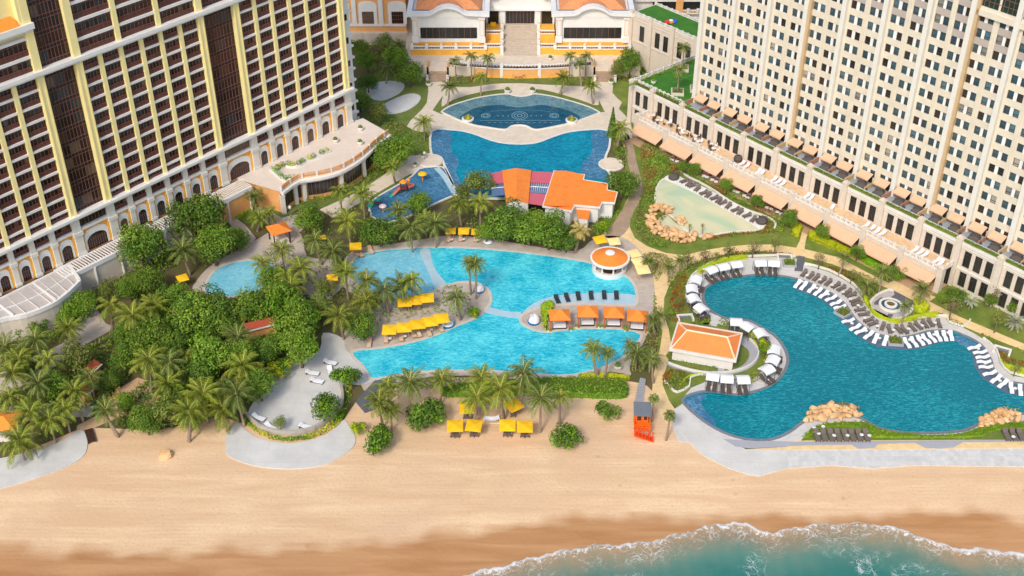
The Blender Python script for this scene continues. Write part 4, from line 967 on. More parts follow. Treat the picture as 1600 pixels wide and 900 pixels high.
# curved glass canopy at the far left
t = thing('glass_canopy', 'curved grey glass entrance canopy with white beams at the hotel base', 'canopy', (0, 0, 0))
cp = GP(smooth([(-60, 520), (0, 498), (40, 490), (80, 474), (105, 456), (124, 438)], 4, False), 4.7)
inn = GP([(-60, 497), (-30, 482), (20, 460), (60, 442), (90, 423), (108, 414)], 4.9)
b = MB(); N_ = len(cp)
inn2 = [tuple(Vector(inn[0]).lerp(Vector(inn[-1]), i / (N_ - 1))) for i in range(N_)]
vs = [(*p, 4.6) for p in cp] + [(*p, 4.9) for p in inn2]
b.add(vs, [(i, i + 1, N_ + i + 1, N_ + i) for i in range(N_ - 1)]); b.build('glass_roof', GCAN, t)
b = MB(); b.strip(cp, .5, 4.05, 4.75); b.strip([cp[-1], inn2[-1]], .5, 4.1, 5.0); b.strip(inn2, .3, 4.7, 5.05)
mid = [tuple(Vector(cp[i]).lerp(Vector(inn2[i]), .5)) for i in range(N_)]; b.strip(mid, .16, 4.72, 4.86)
for i in (6, 13): b.strip([cp[i], inn2[i]], .3, 4.66, 4.98)
b.build('beam', W_, t)
b = MB()
for i in range(0, N_, 2): b.strip([cp[i], inn2[i]], .05, 4.66, 4.91)
b.build('glazing_bars', W2, t)
b = MB(); b.strip(cp, .25, 0, 4.05); b.build('curved_wall', STN, t)
# rounded pavilion with the roof terrace
tp = thing('terrace_pavilion', 'low rounded pavilion with cream roof terrace, balustrade and dark curved windows', 'pavilion', (0, 0, 0))
edge = smooth([(440, 297), (466, 279), (500, 273), (530, 264.5), (556, 250), (574, 236), (585, 225), (608, 207)], 3, False)
EW = [tuple(p) for p in GP(edge, 5.1)]
back = [tuple(wl(73.0, -.4, 0).to_2d() + Vector((1.8, 2.0))), tuple(wl(73.0, .2, 0).to_2d()), tuple(wl(44.6, .2, 0).to_2d())]
foot = EW + back
b = MB(); b.prism(foot, 4.6, 5.0, 0); b.build('roof_terrace', mat('cream_terrace_tile', srgb(226, 210, 194), .8, .06, .5), tp)
ins = offset(foot, -.55)
b = MB(); b.prism(ins, -.1, 4.6, 0); b.build('wall', ORS, tp)
b = MB(); b.strip(offset(foot, .12)[:len(EW)], .7, 4.25, 4.72); b.strip(offset(foot, -.15)[:len(EW)], .55, 3.85, 4.25); b.build('cornice', W_, tp)
b = MB(); balustrade(b, offset(foot, -.12)[:len(EW)], 5.0, .85, 0, 2.75, 1); b.build('balustrade', [ORS, W_], tp)
WL_ = [Vector(p) for p in offset(foot, -.47)[:len(EW)]]
LEN = [0.]
for a, c in zip(WL_, WL_[1:]): LEN.append(LEN[-1] + (c - a).length)
def at(t):
    t *= LEN[-1]
    for i in range(len(LEN) - 1):
        if LEN[i + 1] >= t: return WL_[i].lerp(WL_[i + 1], (t - LEN[i]) / (LEN[i + 1] - LEN[i]))
    return WL_[-1]
for t0, t1 in ((.02, .115), (.155, .18), (.225, .43), (.48, .66), (.71, .93)):
    g = MB(); K = 14; P = [at(t0 + (t1 - t0) * k / K) for k in range(K + 1)]; g.strip(P, .1, .9, 3.5, 0)
    f_ = g.build('window', GLK, tp)
    g = MB(); n = max(2, int((t1 - t0) * LEN[-1] / .7))
    for k in range(n + 1): q = at(t0 + (t1 - t0) * k / n); g.cbox(q.x, q.y - .05, 2.2, .07, .1, 2.6, 0, .4)
    g.build('mullions', MUL, f_)
for t in (.0, .135, .2, .455, .685, .96):
    p = at(t); b = MB(); b.cbox(p.x, p.y, 1.95, .7, .7, 3.9, 0, .6); b.cbox(p.x, p.y, 3.7, .85, .85, .4, 0, .6); b.build('pilaster', PIL, tp)
# ------------------------------------------------------------------ cream hotel on the right
AR = -R(90 - 39.6); aR = R(39.6)
NR_ = Vector((math.cos(aR), math.sin(aR), 0)); OR = NR_ * 165.2
MR = Matrix.Translation(OR) @ Matrix.Rotation(AR, 4, 'Z')
def wr(x, y, z): return MR @ Vector((x, y, z))
tw = thing('hotel_tower', 'tall cream hotel with paired blue-grey windows between white vertical piers', 'hotel', OR, AR)
PR = [-143.4, -135.9, -128.0, -120.15, -112.6, -104.85, -97.1, -89.9, -82.5, -74.9, -67.3, -59.8, -52.2]
REC = {3, 7, 11}
TOPR = 66.
b = MB(); b.box(-143.4, -50, .3, 20, 0, TOPR, 0); b.box(-144, -49, -.4, 20.5, TOPR, TOPR + 1, 1)
wins = []
def rwin(w, h):
    b = MB(); b.quad((-w / 2, .24, 0), (w / 2, .24, 0), (w / 2, .24, h), (-w / 2, .24, h), 0)
    f = MB()
    for x in (-w / 2, w / 2 - .07): f.box(x, x + .07, .14, .235, 0, h, 1)
    for z in (0, h * .26, h - .06): f.box(-w / 2 + .07, w / 2 - .07, .15, .235, z, z + .06, 1)
    return kit(b, 'tower_window', [('frame', f)], RM)
RM = [GLB, FRM]; wmb = rwin(1.08, 1.45)
for i, (a, c) in enumerate(zip(PR, PR[1:])):
    y = 0.0; W = c - a; s = W / 7.8
    offs = [.85 * s, 2.5 * s, 4.6 * s, 6.2 * s]; edges = []
    xs_ = [a]
    for o_ in offs: xs_ += [a + o_, a + o_ + 1.02]
    xs_.append(c)
    for k in range(0, 10, 2):
        m = 0 if k in (0, 4, 8) else 2
        if m == 0: b.box(xs_[k], xs_[k + 1], 0, .3, 8.5, TOPR, 0)
        else:
            b.box(xs_[k], xs_[k + 1], .06, .3, 8.5, TOPR, 2)
    z = 9.75
    k = 0
    while z < TOPR - 3:
        top = z + 1.42; nz = z + 2.53
        # wall band between this row of windows and the next
        mi = 3 if z > 36.5 and i >= 3 else 0
        for q in (0, 4):
            b.box(a + offs[q // 2], a + offs[q // 2 + 1] + 1.02, -.02, .28, top, nz, mi)
        if k > 0 or True:
            for o_ in offs: wins.append((wmb, a + o_ + .51, y, z))
        z = nz; k += 1
    for q in (0, 4): b.box(a + offs[q // 2], a + offs[q // 2 + 1] + 1.02, 0, .29, 8.5, 9.75, 0)
    b.box((a + c) / 2 - .05 * s, (a + c) / 2 + .35, -.12, .0, 11, TOPR, 0)
b.build('wall', [BEI, W_, W_, GRYB], tw)
place_windows(tw, wins, wr, 'window', RM)
for i, p in enumerate(PR):
    b = MB(); b.box(p - .42, p + .42, -.75, .3, 8.6, TOPR, 0); b.box(p - .5, p + .5, -.82, .3, 8.5, 9.4, 0)
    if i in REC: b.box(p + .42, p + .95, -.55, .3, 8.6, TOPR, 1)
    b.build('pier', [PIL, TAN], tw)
b = MB(); b.box(-89.4, -50, -.55, .3, 43.7, 44.6); b.box(-89.4, -50, -.3, .3, 44.6, 45.1); b.build('crown_cornice', BEI, tw)
b = MB(); b.quad((-89.4, -.1, 45.1), (-50, -.1, 45.1), (-50, -.1, 52), (-89.4, -.1, 52), 0)
for k in range(52): b.box(-89.4 + .78 * k, -89.33 + .78 * k, -.16, -.1, 45.1, 52, 1)
for z in (46, 47, 48): b.box(-89.4, -50, -.17, -.1, z, z + .07, 1)
b.build('sky_lounge_glazing', [mat('green_black_glass', srgb(40, 58, 50), .15, .3), MUL], tw)
def awning(root, x0, x1, y, z, out, dz, m=AWN):
    b = MB(); t = .06
    vs = [(x0, y, z), (x1, y, z), (x1, y - out, z - dz), (x0, y - out, z - dz)]
    vs += [(p[0], p[1], p[2] - t) for p in vs] + [(x0, y - out, z - dz - .28), (x1, y - out, z - dz - .28)]
    b.add(vs, [(3, 2, 1, 0), (4, 5, 6, 7), (0, 1, 5, 4), (1, 2, 6, 5), (3, 0, 4, 7), (2, 3, 8, 9)])
    return b.build('awning', m, root)
for i, (a, c) in enumerate(zip(PR, PR[1:])):
    if c > -58: break
    for q in (0, 1):
        x0 = a + (.55 if q == 0 else (c - a) / 2 + .3); awning(tw, x0 + .15, x0 + 2.75, -.05, 10.5, 1.4, .62)
        b = MB(); b.box(x0 + .3, x0 + 2.7, -.12, -.03, 8.7, 10.4, 0)
        for k in range(4): b.box(x0 + .3 + .8 * k - .03, x0 + .33 + .8 * k, -.17, -.12, 8.7, 10.4, 1)
        b.build('terrace_door', [GLK, FRM], tw)
# podium wall with terrace
pd = thing('podium', 'stone podium of the cream hotel with tall dark windows and green parapet troughs', 'podium', OR, AR)
YP = -3.9
PP = [-157.0, -151.1, -143.1, -135.1, -127.3, -119.5, -111.75, -104.0, -96.3, -88.6, -81.2, -73.75, -66.3, -58.8, -51.3]
b = MB()
b.box(-157, -50, YP + .3, .3, 0, 8.4, 0)
for z0, z1, y in ((8.0, 8.55, -.18), (7.55, 7.8, -.1), (3.55, 3.85, -.12)): b.box(-157, -50, YP + y, YP + .3, z0, z1, 1)
b.box(-157, -50, YP - .02, YP + .3, 8.55, 8.8, 1)
pwin = MB()
def tallwin(w, h):
    b = MB(); b.quad((-w / 2, .22, 0), (w / 2, .22, 0), (w / 2, .22, h), (-w / 2, .22, h), 0)
    f = MB()
    for x in (-w / 2, w / 2 - .06, -.03): f.box(x, x + .06, .12, .215, 0, h, 1)
    for z in (0, h * .72, h * .86, h - .06): f.box(-w / 2 + .06, w / 2 - .06, .13, .215, z, z + .07, 1)
    return kit(b, 'podium_window', [('frame', f)], TM)
TM = [GLK, FRM]; tmb = tallwin(1.3, 3.1); tmb2 = tallwin(1.2, 2.75)
pw = []
for a, c in zip(PP, PP[1:]):
    W = c - a; s = W / 7.6; cs = [1.85 * s, 3.85 * s, 5.85 * s] if W > 6.5 else [1.7, 3.9]
    xs_ = [a] + [v for q in cs for v in (a + q - .65, a + q + .65)] + [c]
    for k in range(0, len(xs_), 2): b.box(xs_[k], xs_[k + 1], YP, YP + .3, 0, 8.0, 0)
    b.box(a + .5, c - .5, YP + .02, YP + .3, 7.2, 8.0, 0); b.box(a + .5, c - .5, YP + .02, YP + .3, 3.2, 4.2, 0); b.box(a + .5, c - .5, YP + .02, YP + .3, 0, .45, 0)
    for q in cs:
        pw.append((tmb, a + q, YP, 4.2)); pw.append((tmb2, a + q, YP, .45))
b.build('wall', [STN, W2], pd)
place_windows(pd, pw, wr, 'window', TM)
for p in PP:
    b = MB(); b.box(p - .5, p + .5, YP - .45, YP + .3, 0, 9.4); b.box(p - .6, p + .6, YP - .55, YP + .4, 9.0, 9.25); b.box(p - .3, p + .3, YP - .25, YP + .1, 9.4, 9.6); b.build('pier', STN, pd)
b = MB(); b.box(-143, -50, YP + .3, .29, 8.42, 8.52); b.build('terrace_floor', SLA, pd)
b = MB()
for i, (a, c) in enumerate(zip(PP[2:], PP[3:])):
    if c > -56: break
    b.box(a + .6, c - .6, YP + .35, YP + .4, 8.6, 9.2)
b.build('glass_railing', mat('pale_green_glass', srgb(196, 206, 200), .15, .05), pd)
for i, (a, c) in enumerate(zip(PR, PR[1:])):
    if c > -56: break
    b = MB(); b.box(a - .1, a + .1, YP + .5, -.8, 8.5, 9.5); b.box((a + c) / 2 - .08, (a + c) / 2 + .08, YP + .9, -.1, 8.5, 9.3); b.build('divider', TAN if i % 2 else mat('brown_divider', srgb(170, 124, 100), .8), pd)
for i, (a, c) in enumerate(zip(PP, PP[1:])):
    if c > -56: break
    r = random.Random(i); b = MB()
    for k in range(int((c - a - 1.2) * 60)):
        leaf(b, Vector((r.uniform(a + .6, c - .6), YP + r.uniform(-.12, .32), 8.72 + .42 * r.random() ** .6)), Vector((r.uniform(-.7, .7), r.uniform(-.9, .4), 1)), .26, r)
    b.box(a + .6, c - .6, YP - .05, YP + .3, 8.6, 8.9, 0)
    b.build('parapet_hedge', LF_B if False else HED, pd)
# front terrace over the awnings
ft = thing('terrace_block', 'front peach-tiled terrace with stone balustrade, square piers and cloth awnings', 'terrace', OR, AR)
YF = -7.6; PF = [-151.5, -143.4, -135.5, -127.6, -119.8, -112.0, -104.2, -96.5, -88.85, -81.3]
b = MB(); b.box(-151.5, -81.3, YF, YP - .01, 3.75, 4.0); b.build('terrace_floor', PVT, ft)
b = MB(); b.box(-151.5, -81.3, YF - .1, YF + .3, 3.15, 3.85); b.box(-151.5, -81.3, YF - .22, YF + .3, 3.75, 3.95); b.build('fascia', STN, ft)
for p in PF:
    b = MB(); b.box(p - .5, p + .5, YF - .35, YF + .6, 0, 5.0); b.box(p - .6, p + .6, YF - .45, YF + .7, 4.7, 4.9); b.box(p - .3, p + .3, YF - .15, YF + .4, 5.0, 5.15); b.build('pier', STN, ft)
b = MB()
for a, c in zip(PF, PF[1:]): balustrade(b, [(a + .5, YF + .1), (c - .5, YF + .1)], 4.0, .8, 0, 1.1)
balustrade(b, [(-81.3, YF + .6), (-81.3, YP - .3)], 4.0, .8, 0, 1.1); balustrade(b, [(-151.5, YF + .6), (-151.5, YP - .3)], 4.0, .8, 0, 1.1)
b.build('balustrade', W2, ft)
b = MB(); b.box(-151.4, -81.4, YP - .6, YP - .3, 0, 3.75, 0)
for k in range(64): b.box(-151 + 1.1 * k, -150.9 + 1.1 * k, YP - .7, YP - .6, 0, 3.75, 1)
b.build('ground_floor_glazing', [GLK, FRM], ft)
for p in PF[1:-1]: b = MB(); b.box(p - .15, p + .15, YF + .6, YP - .3, 0, 3.75); b.build('cross_wall', TAN, ft)
for a, c in zip(PF, PF[1:]): awning(ft, a + .5, c - .5, YF - .1, 3.12, 2.1, .95)
b = MB(); b.box(-151.5, -81.3, YF - 2.6, YP - .5, -.05, .1); b.build('patio', mat('tan_patio_tile', srgb(196, 160, 124), .8, .1, 1), ft)
# lawn terraces at the far end of the podium
lt = thing('lawn_terrace', 'lower green turf roof terrace with planters beside the cream hotel', 'roof terrace', OR, AR)
b = MB(); b.box(-157, -143.4, YP + .31, 15.6, 0, 8.9); b.build('wall', STN, lt)
b = MB(); b.box(-156.4, -143.45, YP + .9, 15.5, 8.9, 9.0); b.build('turf', TURF, lt)
b = MB(); balustrade(b, [(-156.7, YP + .3), (-156.7, 15.6)], 8.9, .7, 0, 1.65, fill=True); balustrade(b, [(-156.7, YP + .5), (-150.9, YP + .5)], 8.9, .6, 0, 1.1); balustrade(b, [(-150.9, YP + .5), (-143.2, YP + .5)], 8.9, .6, 0, 1.1)
b.build('balustrade', W2, lt)
b = MB(); b.box(-151.5, -151.35, 2, 14, 9.0, 9.02); b.box(-156, -144, 5.4, 5.5, 9.0, 9.02); b.build('turf_seam', mat('turf_seam_line', srgb(92, 150, 64), .9), lt)
for x, y in ((-147.4, -1.0), (-154.4, 7.7), (-146.0, 2.9)):
    pl = thing('square_planter', ['square stone planter with the nearer palm on the turf roof', 'square stone planter with the farther palm on the turf roof', 'stone planter close to the tower wall on the turf roof'][{-147.4: 0, -154.4: 1, -146.0: 2}[x]], 'planter', wr(x, y, 9.0), AR + .78)
    b = MB(); b.ring([(-1, -1), (1, -1), (1, 1), (-1, 1)], [(-1.25, -1.25), (1.25, -1.25), (1.25, 1.25), (-1.25, 1.25)], 0, .6); b.build('stone_box', STN, pl)
    b = MB(); b.box(-1, 1, -1, 1, 0, .6); r = random.Random(5)
    for k in range(160): leaf(b, Vector((r.uniform(-1, 1), r.uniform(-1, 1), .6 + .4 * r.random())), Vector((r.uniform(-.6, .6), r.uniform(-.6, .6), 1)), .3, r)
    b.build('planting', LF_O, pl)
ub = thing('upper_lawn_block', 'grey stone block with the upper turf roof and dark tall windows behind the lawn terrace', 'building', OR, AR)
b = MB(); YU = 15.8; b.box(-178, -143.4, YU, YU + 7.5, 0, 11.7)
for z0, z1 in ((11.2, 11.75), (10.6, 10.8), (5.6, 5.9)): b.box(-178.1, -143.4, YU - .15, YU, z0, z1)
b.build('wall', STN, ub)
b = MB(); b.box(-177.5, -143.45, YU + .5, YU + 7.3, 11.7, 11.85); b.build('turf', TURF, ub)
for p in (-177.5, -171.6, -165.0, -158.4, -152): b = MB(); b.box(p - .5, p + .5, YU - .45, YU + .1, 0, 12.6); b.build('pier', STN, ub)
b = MB(); balustrade(b, [(-177.6, YU + 7.3), (-143.5, YU + 7.3)], 11.75, .6, 0, 1.65); balustrade(b, [(-177.6, YU + .25), (-143.5, YU + .25)], 11.75, .6, 0, 1.65); b.build('balustrade', W2, ub)
bk = tallwin(1.3, 3.4); bwin = []
for a in (-171.6, -165.0, -158.4):
    for q in (2.1, 4.6): bwin.append((bk, a + q, YU - .23, 6.3))
place_windows(ub, bwin + [(bk, -174.2, YU - .23, 6.3)], wr, 'window', TM)
# ------------------------------------------------------------------ clubhouse on its raised plaza
CX = 1.85
b = MB(); b.box(-24, 28, 244.8, 300, -.05, 2.4); b.box(-60, -24, 262, 300, -.05, 2.9); b.box(28, 34, 250, 300, -.05, 2.4)
struct('clubhouse_plaza', b, CRM)
gw = thing('garden_terrace_wall', 'low curved apricot wall with balustrade between the lens pool lawn and clubhouse plaza', 'wall', (0, 0, 0))
cw = smooth([(-13.9, 246.2), (-8, 245.0), (CX, 244.2), (11.7, 245.0), (17.6, 246.2)], 5, False)
b = MB(); b.strip(cw, .5, 0, 2.5, 0); b.strip([(x, y - .1) for x, y in cw], .5, 0, .5, 1); b.strip([(x, y - .1) for x, y in cw], .6, 2.2, 2.5, 2); b.build('wall', [ORS, OCH, W2], gw)
b = MB(); b.strip(cw, .3, 3.05, 3.2, 1)
for (x0, y0), (x1, y1) in zip(cw, cw[1:]):
    for k in range(3): x, y = x0 + (x1 - x0) * k / 3, y0 + (y1 - y0) * k / 3; b.cbox(x, y, 2.8, .22, .12, .55, 0)
b.build('balustrade', [BRN, W_], gw)
b = MB()
for i in range(0, len(cw), 4): b.cbox(cw[i][0], cw[i][1] - .05, 1.75, .6, .6, 3.5, 0)
b.build('pier', W_, gw)
for x, lab in ((-16.2, 'left stone stair beside the curved apricot wall'), (20.2, 'right stone stair beside the curved apricot wall')):
    t = thing('garden_stair', lab, 'stair', (x, 242.2, 0))
    b = MB()
    for k in range(10): b.box(-2, 2, .45 * k, 5.2, .236 * k, .236 * (k + 1))
    b.build('steps', PTG, t)
    b = MB()
    for s in (-2.2, 2.2): b.box(s - .2, s + .2, 2.6, 5, 0, 3.2)
    b.build('cheek_wall', ORS, t)
    for s in (-2.2, 2.2): part('pedestal', (lambda q: (q.cbox(0, 0, .6, .55, .55, 1.2), q.cyl(0, 0, 1.2, 1.6, .15, .35, 8), q)[-1])(MB()).mesh('pedestal', W2), t, (s, .1, 0))
ch = thing('clubhouse', 'white clubhouse with two arched orange-roofed wings above ochre balustraded terraces', 'clubhouse', (CX, 0, 0))
bt, bw_, brail, bdk, bro, btr = MB(), MB(), MB(), MB(), MB(), MB()
def wing(s):
    x0, x1 = (-24.0, -7.7) if s < 0 else (7.7, 24.2); cx = (x0 + x1) / 2
    # terrace with balustrade
    bt.box(x0 - .2, x1 + .2, 251.1, 252.4, 2.4, 3.8); bt.box(x0, x1, 252.4, 252.6, 3.8, 4.9)
    brail.box(x0 - .2, x1 + .2, 251.0, 251.35, 4.35, 4.55, 1); brail.box(x0 - .2, x1 + .2, 250.95, 251.4, 3.72, 3.92, 1)
    n = 42
    for i in range(n):
        x = x0 + (x1 - x0) * (i + .5) / n; brail.box(x - .1, x + .1, 251.1, 251.3, 3.92, 4.35, 0)
    for i in range(6):
        x = x0 + (x1 - x0) * i / 5; brail.box(x - .32, x + .32, 250.85, 251.5, 3.8, 4.75, 1); brail.cyl(x, 251.2, 4.75, 5.1, .2, .3, 8, 1)
    # wing body
    bw_.box(x0 + .3, x1 - .3, 252.7, 274, 3.8, 11.2)
    bw_.box(x0, x1, 252.4, 252.7, 4.9, 5.7)
    for xx in (x0 + .2, x1 - 1.4):
        bw_.box(xx, xx + 1.2, 252.1, 252.75, 4.9, 11.0); bw_.box(xx - .15, xx + 1.35, 251.95, 252.8, 4.9, 6.2); bw_.box(xx - .15, xx + 1.35, 251.95, 252.8, 10.3, 11.0)
        btr.ring([(xx + .12, 6.5), (xx + 1.08, 6.5), (xx + 1.08, 10.1), (xx + .12, 10.1)], [(xx + .2, 6.6), (xx + 1.0, 6.6), (xx + 1.0, 10.0), (xx + .2, 10.0)], 0, .01) if False else None
        for q in (xx + .14, xx + .98): btr.box(q, q + .08, 252.06, 252.1, 6.5, 10.1)
        for q in (6.5, 10.02): btr.box(xx + .14, xx + 1.06, 252.05, 252.1, q, q + .08)
    bdk.box(x0 + 1.9, x1 - 1.9, 252.55, 252.69, 5.75, 8.2)
    for i in range(1, 9):
        x = x0 + 1.9 + (x1 - x0 - 3.8) * i / 9; bdk.box(x - .04, x + .04, 252.45, 252.55, 5.75, 8.2, 1)
    # arched parapet cornice
    A = [(x0 - .9, 11.1), (x0 - .9, 11.9), (cx - 4.2, 11.9), (cx - 3.4, 12.15), (cx - 2.4, 12.9), (cx - 1.2, 13.4), (cx, 13.55), (cx + 1.2, 13.4), (cx + 2.4, 12.9), (cx + 3.4, 12.15), (cx + 4.2, 11.9), (x1 + .9, 11.9), (x1 + .9, 11.1)]
    Bm = [(x0 - .2, 10.9), (cx - 4.0, 11.1), (cx - 3.2, 11.4), (cx - 2.2, 12.2), (cx - 1.1, 12.7), (cx, 12.85), (cx + 1.1, 12.7), (cx + 2.2, 12.2), (cx + 3.2, 11.4), (cx + 4.0, 11.1), (x1 + .2, 10.9)]
    xz(bw_, Bm + [(x1 + .2, 10.5), (x0 - .2, 10.5)], 252.6, 253.2)
    n = len(A)
    top = A[1:-1]; lo = [(A[1][0], 11.1)] + [(x, z - .55) for x, z in top[1:-1]] + [(A[-2][0], 11.1)]
    for (xa, za), (xb, zb), (xc, zc), (xd, zd) in zip(top, top[1:], lo, lo[1:]):
        bw_.add([(xa, 251.5, za), (xb, 251.5, zb), (xd, 251.5, zd), (xc, 251.5, zc), (xa, 253.3, za), (xb, 253.3, zb), (xd, 253.3, zd), (xc, 253.3, zc)], [(3, 2, 1, 0), (0, 1, 5, 4), (2, 3, 7, 6), (4, 5, 6, 7), (1, 2, 6, 5), (0, 3, 7, 4)])
    bw_.box(x0 - .9, x0 + .2, 253.3, 274, 11.1, 11.9); bw_.box(x1 - .2, x1 + .9, 253.3, 274, 11.1, 11.9)
    # tiled roof behind the parapet, with the curved gable running back
    bro.hip(x0 + .9, x1 - .9, 253.6, 274, 11.7, 16.5, 0, 0)
    for k in range(10):
        a0, a1 = math.pi * k / 10, math.pi * (k + 1) / 10
        p = [(cx + 3.3 * math.cos(a), 11.5 + 1.85 * math.sin(a)) for a in (a0, a1)]
        bro.add([(p[0][0], 253.35, p[0][1]), (p[1][0], 253.35, p[1][1]), (p[1][0], 258.5, p[1][1]), (p[0][0], 258.5, p[0][1])], [(0, 1, 2, 3)])
    bro.box(x0 + .5, cx - 4, 253.35, 253.6, 11.75, 11.95, 1); bro.box(cx + 4, x1 - .5, 253.35, 253.6, 11.75, 11.95, 1)
def flush():
    global bt, brail, bdk, bro, btr
    if bt.v: bt.build('terrace_wall', OCH, ch)
    if brail.v: brail.build('balustrade', [BRN, W_], ch)
    if bdk.v: bdk.build('glazing', [GLK, MUL], ch)
    if bro.v: bro.build('roof', [ORC, DWD], ch)
    if btr.v: btr.build('pilaster_trim', ORS, ch)
    bt, brail, bdk, bro, btr = MB(), MB(), MB(), MB(), MB()
wing(-1); flush(); wing(1); flush()
# recessed entrance
bw_.box(-7.8, 7.8, 261.4, 274, 2.4, 12.2); bw_.box(-7.6, 7.6, 260.2, 261.6, 9.0, 9.4)
A = [(-7.6, 9.4), (-7.6, 11.7), (-5.4, 11.9), (-4.0, 13.0), (0, 14.2), (4.0, 13.0), (5.4, 11.9), (7.6, 11.7), (7.6, 9.4)]
xz(bw_, A, 260.9, 261.5)
for (xa, za), (xb, zb) in zip(A[1:-1], A[2:-1]):
    bw_.add([(xa, 259.9, za), (xb, 259.9, zb), (xb, 259.9, zb + .6), (xa, 259.9, za + .6), (xa, 261.7, za), (xb, 261.7, zb), (xb, 261.7, zb + .6), (xa, 261.7, za + .6)], [(0, 1, 2, 3), (3, 2, 6, 7), (0, 4, 5, 1)])
for x in (-4.6, 3.4): bw_.box(x, x + 1.2, 260.6, 261.4, 5.6, 9.0)
bdk.box(-7.3, -4.9, 261.2, 261.39, 5.6, 8.9); bdk.box(4.9, 7.3, 261.2, 261.39, 5.6, 8.9); bdk.box(-3.2, 3.2, 261.2, 261.39, 5.6, 8.9)
for i in range(1, 8): bdk.box(-3.2 + .8 * i - .05, -3.2 + .8 * i + .05, 261.1, 261.2, 5.6, 8.9, 1)
bt.box(-7.7, -4.2, 251.5, 255.5, 2.4, 4.2); bt.box(4.2, 7.7, 251.5, 255.5, 2.4, 4.2); bt.box(-7.7, -4.2, 255.5, 260.9, 2.4, 5.6); bt.box(4.2, 7.7, 255.5, 260.9, 2.4, 5.6)
for x0, x1 in ((-7.7, -4.2), (4.2, 7.7)):
    for y, z in ((251.5, 4.2), (255.5, 5.6)):
        brail.box(x0, x1, y - .05, y + .25, z + .55, z + .75, 1); brail.box(x0, x1, y - .08, y + .28, z - .12, z + .08, 1)
        for k in range(9): x = x0 + .3 + .37 * k; brail.box(x - .09, x + .09, y, y + .2, z + .08, z + .55, 0)
        brail.build('balustrade', [BRN, W_], ch); brail = MB()
for s in (-4.1, 4.1):
    for y, z in ((251.4, 4.6), (253.6, 4.9), (255.6, 6.0), (258.6, 6.6)): q = MB(); q.box(s - .35, s + .35, y - .3, y + .35, 2.4, z); q.cyl(s, y, z, z + .4, .2, .34, 8); q.build('pedestal', W_, ch)
bw_.build('wall', W_, ch); flush()
b = MB()
for k in range(10): b.box(-3.75, 3.75, 250.6 + .5 * k, 262, 2.4, 2.4 + .17 * (k + 1))
for k in range(9): b.box(-3.75, 3.75, 256.3 + .5 * k, 262, 4.1, 4.1 + .17 * (k + 1))
b.build('entrance_stair', bricks(mat('stair_stone', srgb(196, 180, 160), .8, .08, 1), (.85,) * 3, 1.2, .6, .4), ch)
t = tag(MB() and (lambda q: (q.cbox(0, 0, .5, 1.2, .5, .9), q)[-1])(MB()).build('signboard', YLC, None, (CX - 6.1, 259.5, 5.6)), 'small yellow board by the left clubhouse door', 'sign')
# cream flank left of the clubhouse
fl = thing('clubhouse_annex', 'cream annex with two dark barred windows under white arches, left of the clubhouse', 'building', (0, 0, 0))
yf = 263.0; zl = Yp(575, 38, yf).z
b = MB(); b.box(-48, -24.2, yf, yf + 12, 0, 18); b.build('wall', ORS, fl)
b = MB(); xw = [(Yp(575, 26, yf).x, 1.45), (Yp(621, 26, yf).x, 1.5)]
zt, zb_ = Yp(575, 18, yf).z, Yp(575, 36, yf).z
b.box(-48, -24.3, yf - .25, yf, zl - .4, zl + .1); b.box(-48, -24.3, yf - .1, yf, zb_ - .5, zb_ - .2)
for x, hw_ in xw + [(xw[0][0] - 6.2, 1.45)]:
    archring(b, x, 2.7, zt, .02, 4.2, zt + 1.6, .9, zb_ - .2, yf - .15, yf + .02); xz(b, archpts(x, 4.0, zt, zt + 1.6, .9), yf - .06, yf)
for x in (xw[0][0] + 3.0, xw[0][0] - 3.1): b.box(x - .5, x + .5, yf - .3, yf, zl, 18)
b.build('white_trim', W_, fl)
for x, hw_ in xw:
    g = MB(); g.box(x - 1.32, x + 1.32, yf - .12, yf - .08, zb_, zt)
    for k in range(6): g.box(x - 1.32 + .52 * k, x - 1.28 + .52 * k, yf - .16, yf - .12, zb_, zt, 1)
    for k in range(4): g.box(x - 1.32, x + 1.32, yf - .16, yf - .12, zb_ + (zt - zb_) * k / 3 - .03, zb_ + (zt - zb_) * k / 3 + .03, 1)
    g.build('window', [GLD, MUL], fl)
# cream flank right of the clubhouse
fr = thing('rear_terrace_building', 'white rear building with deep dark openings and ochre balustrades behind the upper turf roof', 'building', (0, 0, 0))
yf = 274.
pz = lambda py: Yp(1050, py, yf).z
pxx = lambda px: Yp(px, 20, yf).x
b = MB(); b.box(29, 60, yf, yf + 10, 0, pz(28), 0); b.box(29, 60, yf + .5, yf + 10, pz(28), pz(-30), 0); b.box(29, 60, yf - .3, yf + 1, pz(2), pz(-30), 0)
b.build('wall', W2, fr)
b = MB(); b.box(pxx(1019), pxx(1055), yf - .05, yf + .49, pz(14), pz(2.5)); b.box(pxx(1066), pxx(1110), yf - .05, yf + .49, pz(14), pz(2.5)); b.box(pxx(1070), pxx(1092), yf - .06, yf - .01, pz(40), pz(30)); b.build('opening', GLK, fr)
b = MB(); b.box(pxx(1055), pxx(1066), yf - .6, yf + .6, 0, pz(-20)); b.build('pier', ORS, fr)
b = MB(); b.box(pxx(1018), pxx(1110), yf - .5, yf - .2, pz(16), pz(14.8), 1); b.box(pxx(1018), pxx(1110), yf - .5, yf - .2, pz(21), pz(19.5), 1)
for k in range(40): x = pxx(1019) + .33 * k; b.box(x - .09, x + .09, yf - .45, yf - .25, pz(19.5), pz(16), 0)
for px in (1028, 1037, 1046, 1075, 1090): b.cyl(pxx(px), yf - .35, pz(21), pz(13), .3, .42, 8, 1)
b.build('balustrade', [OCH, W_], fr)
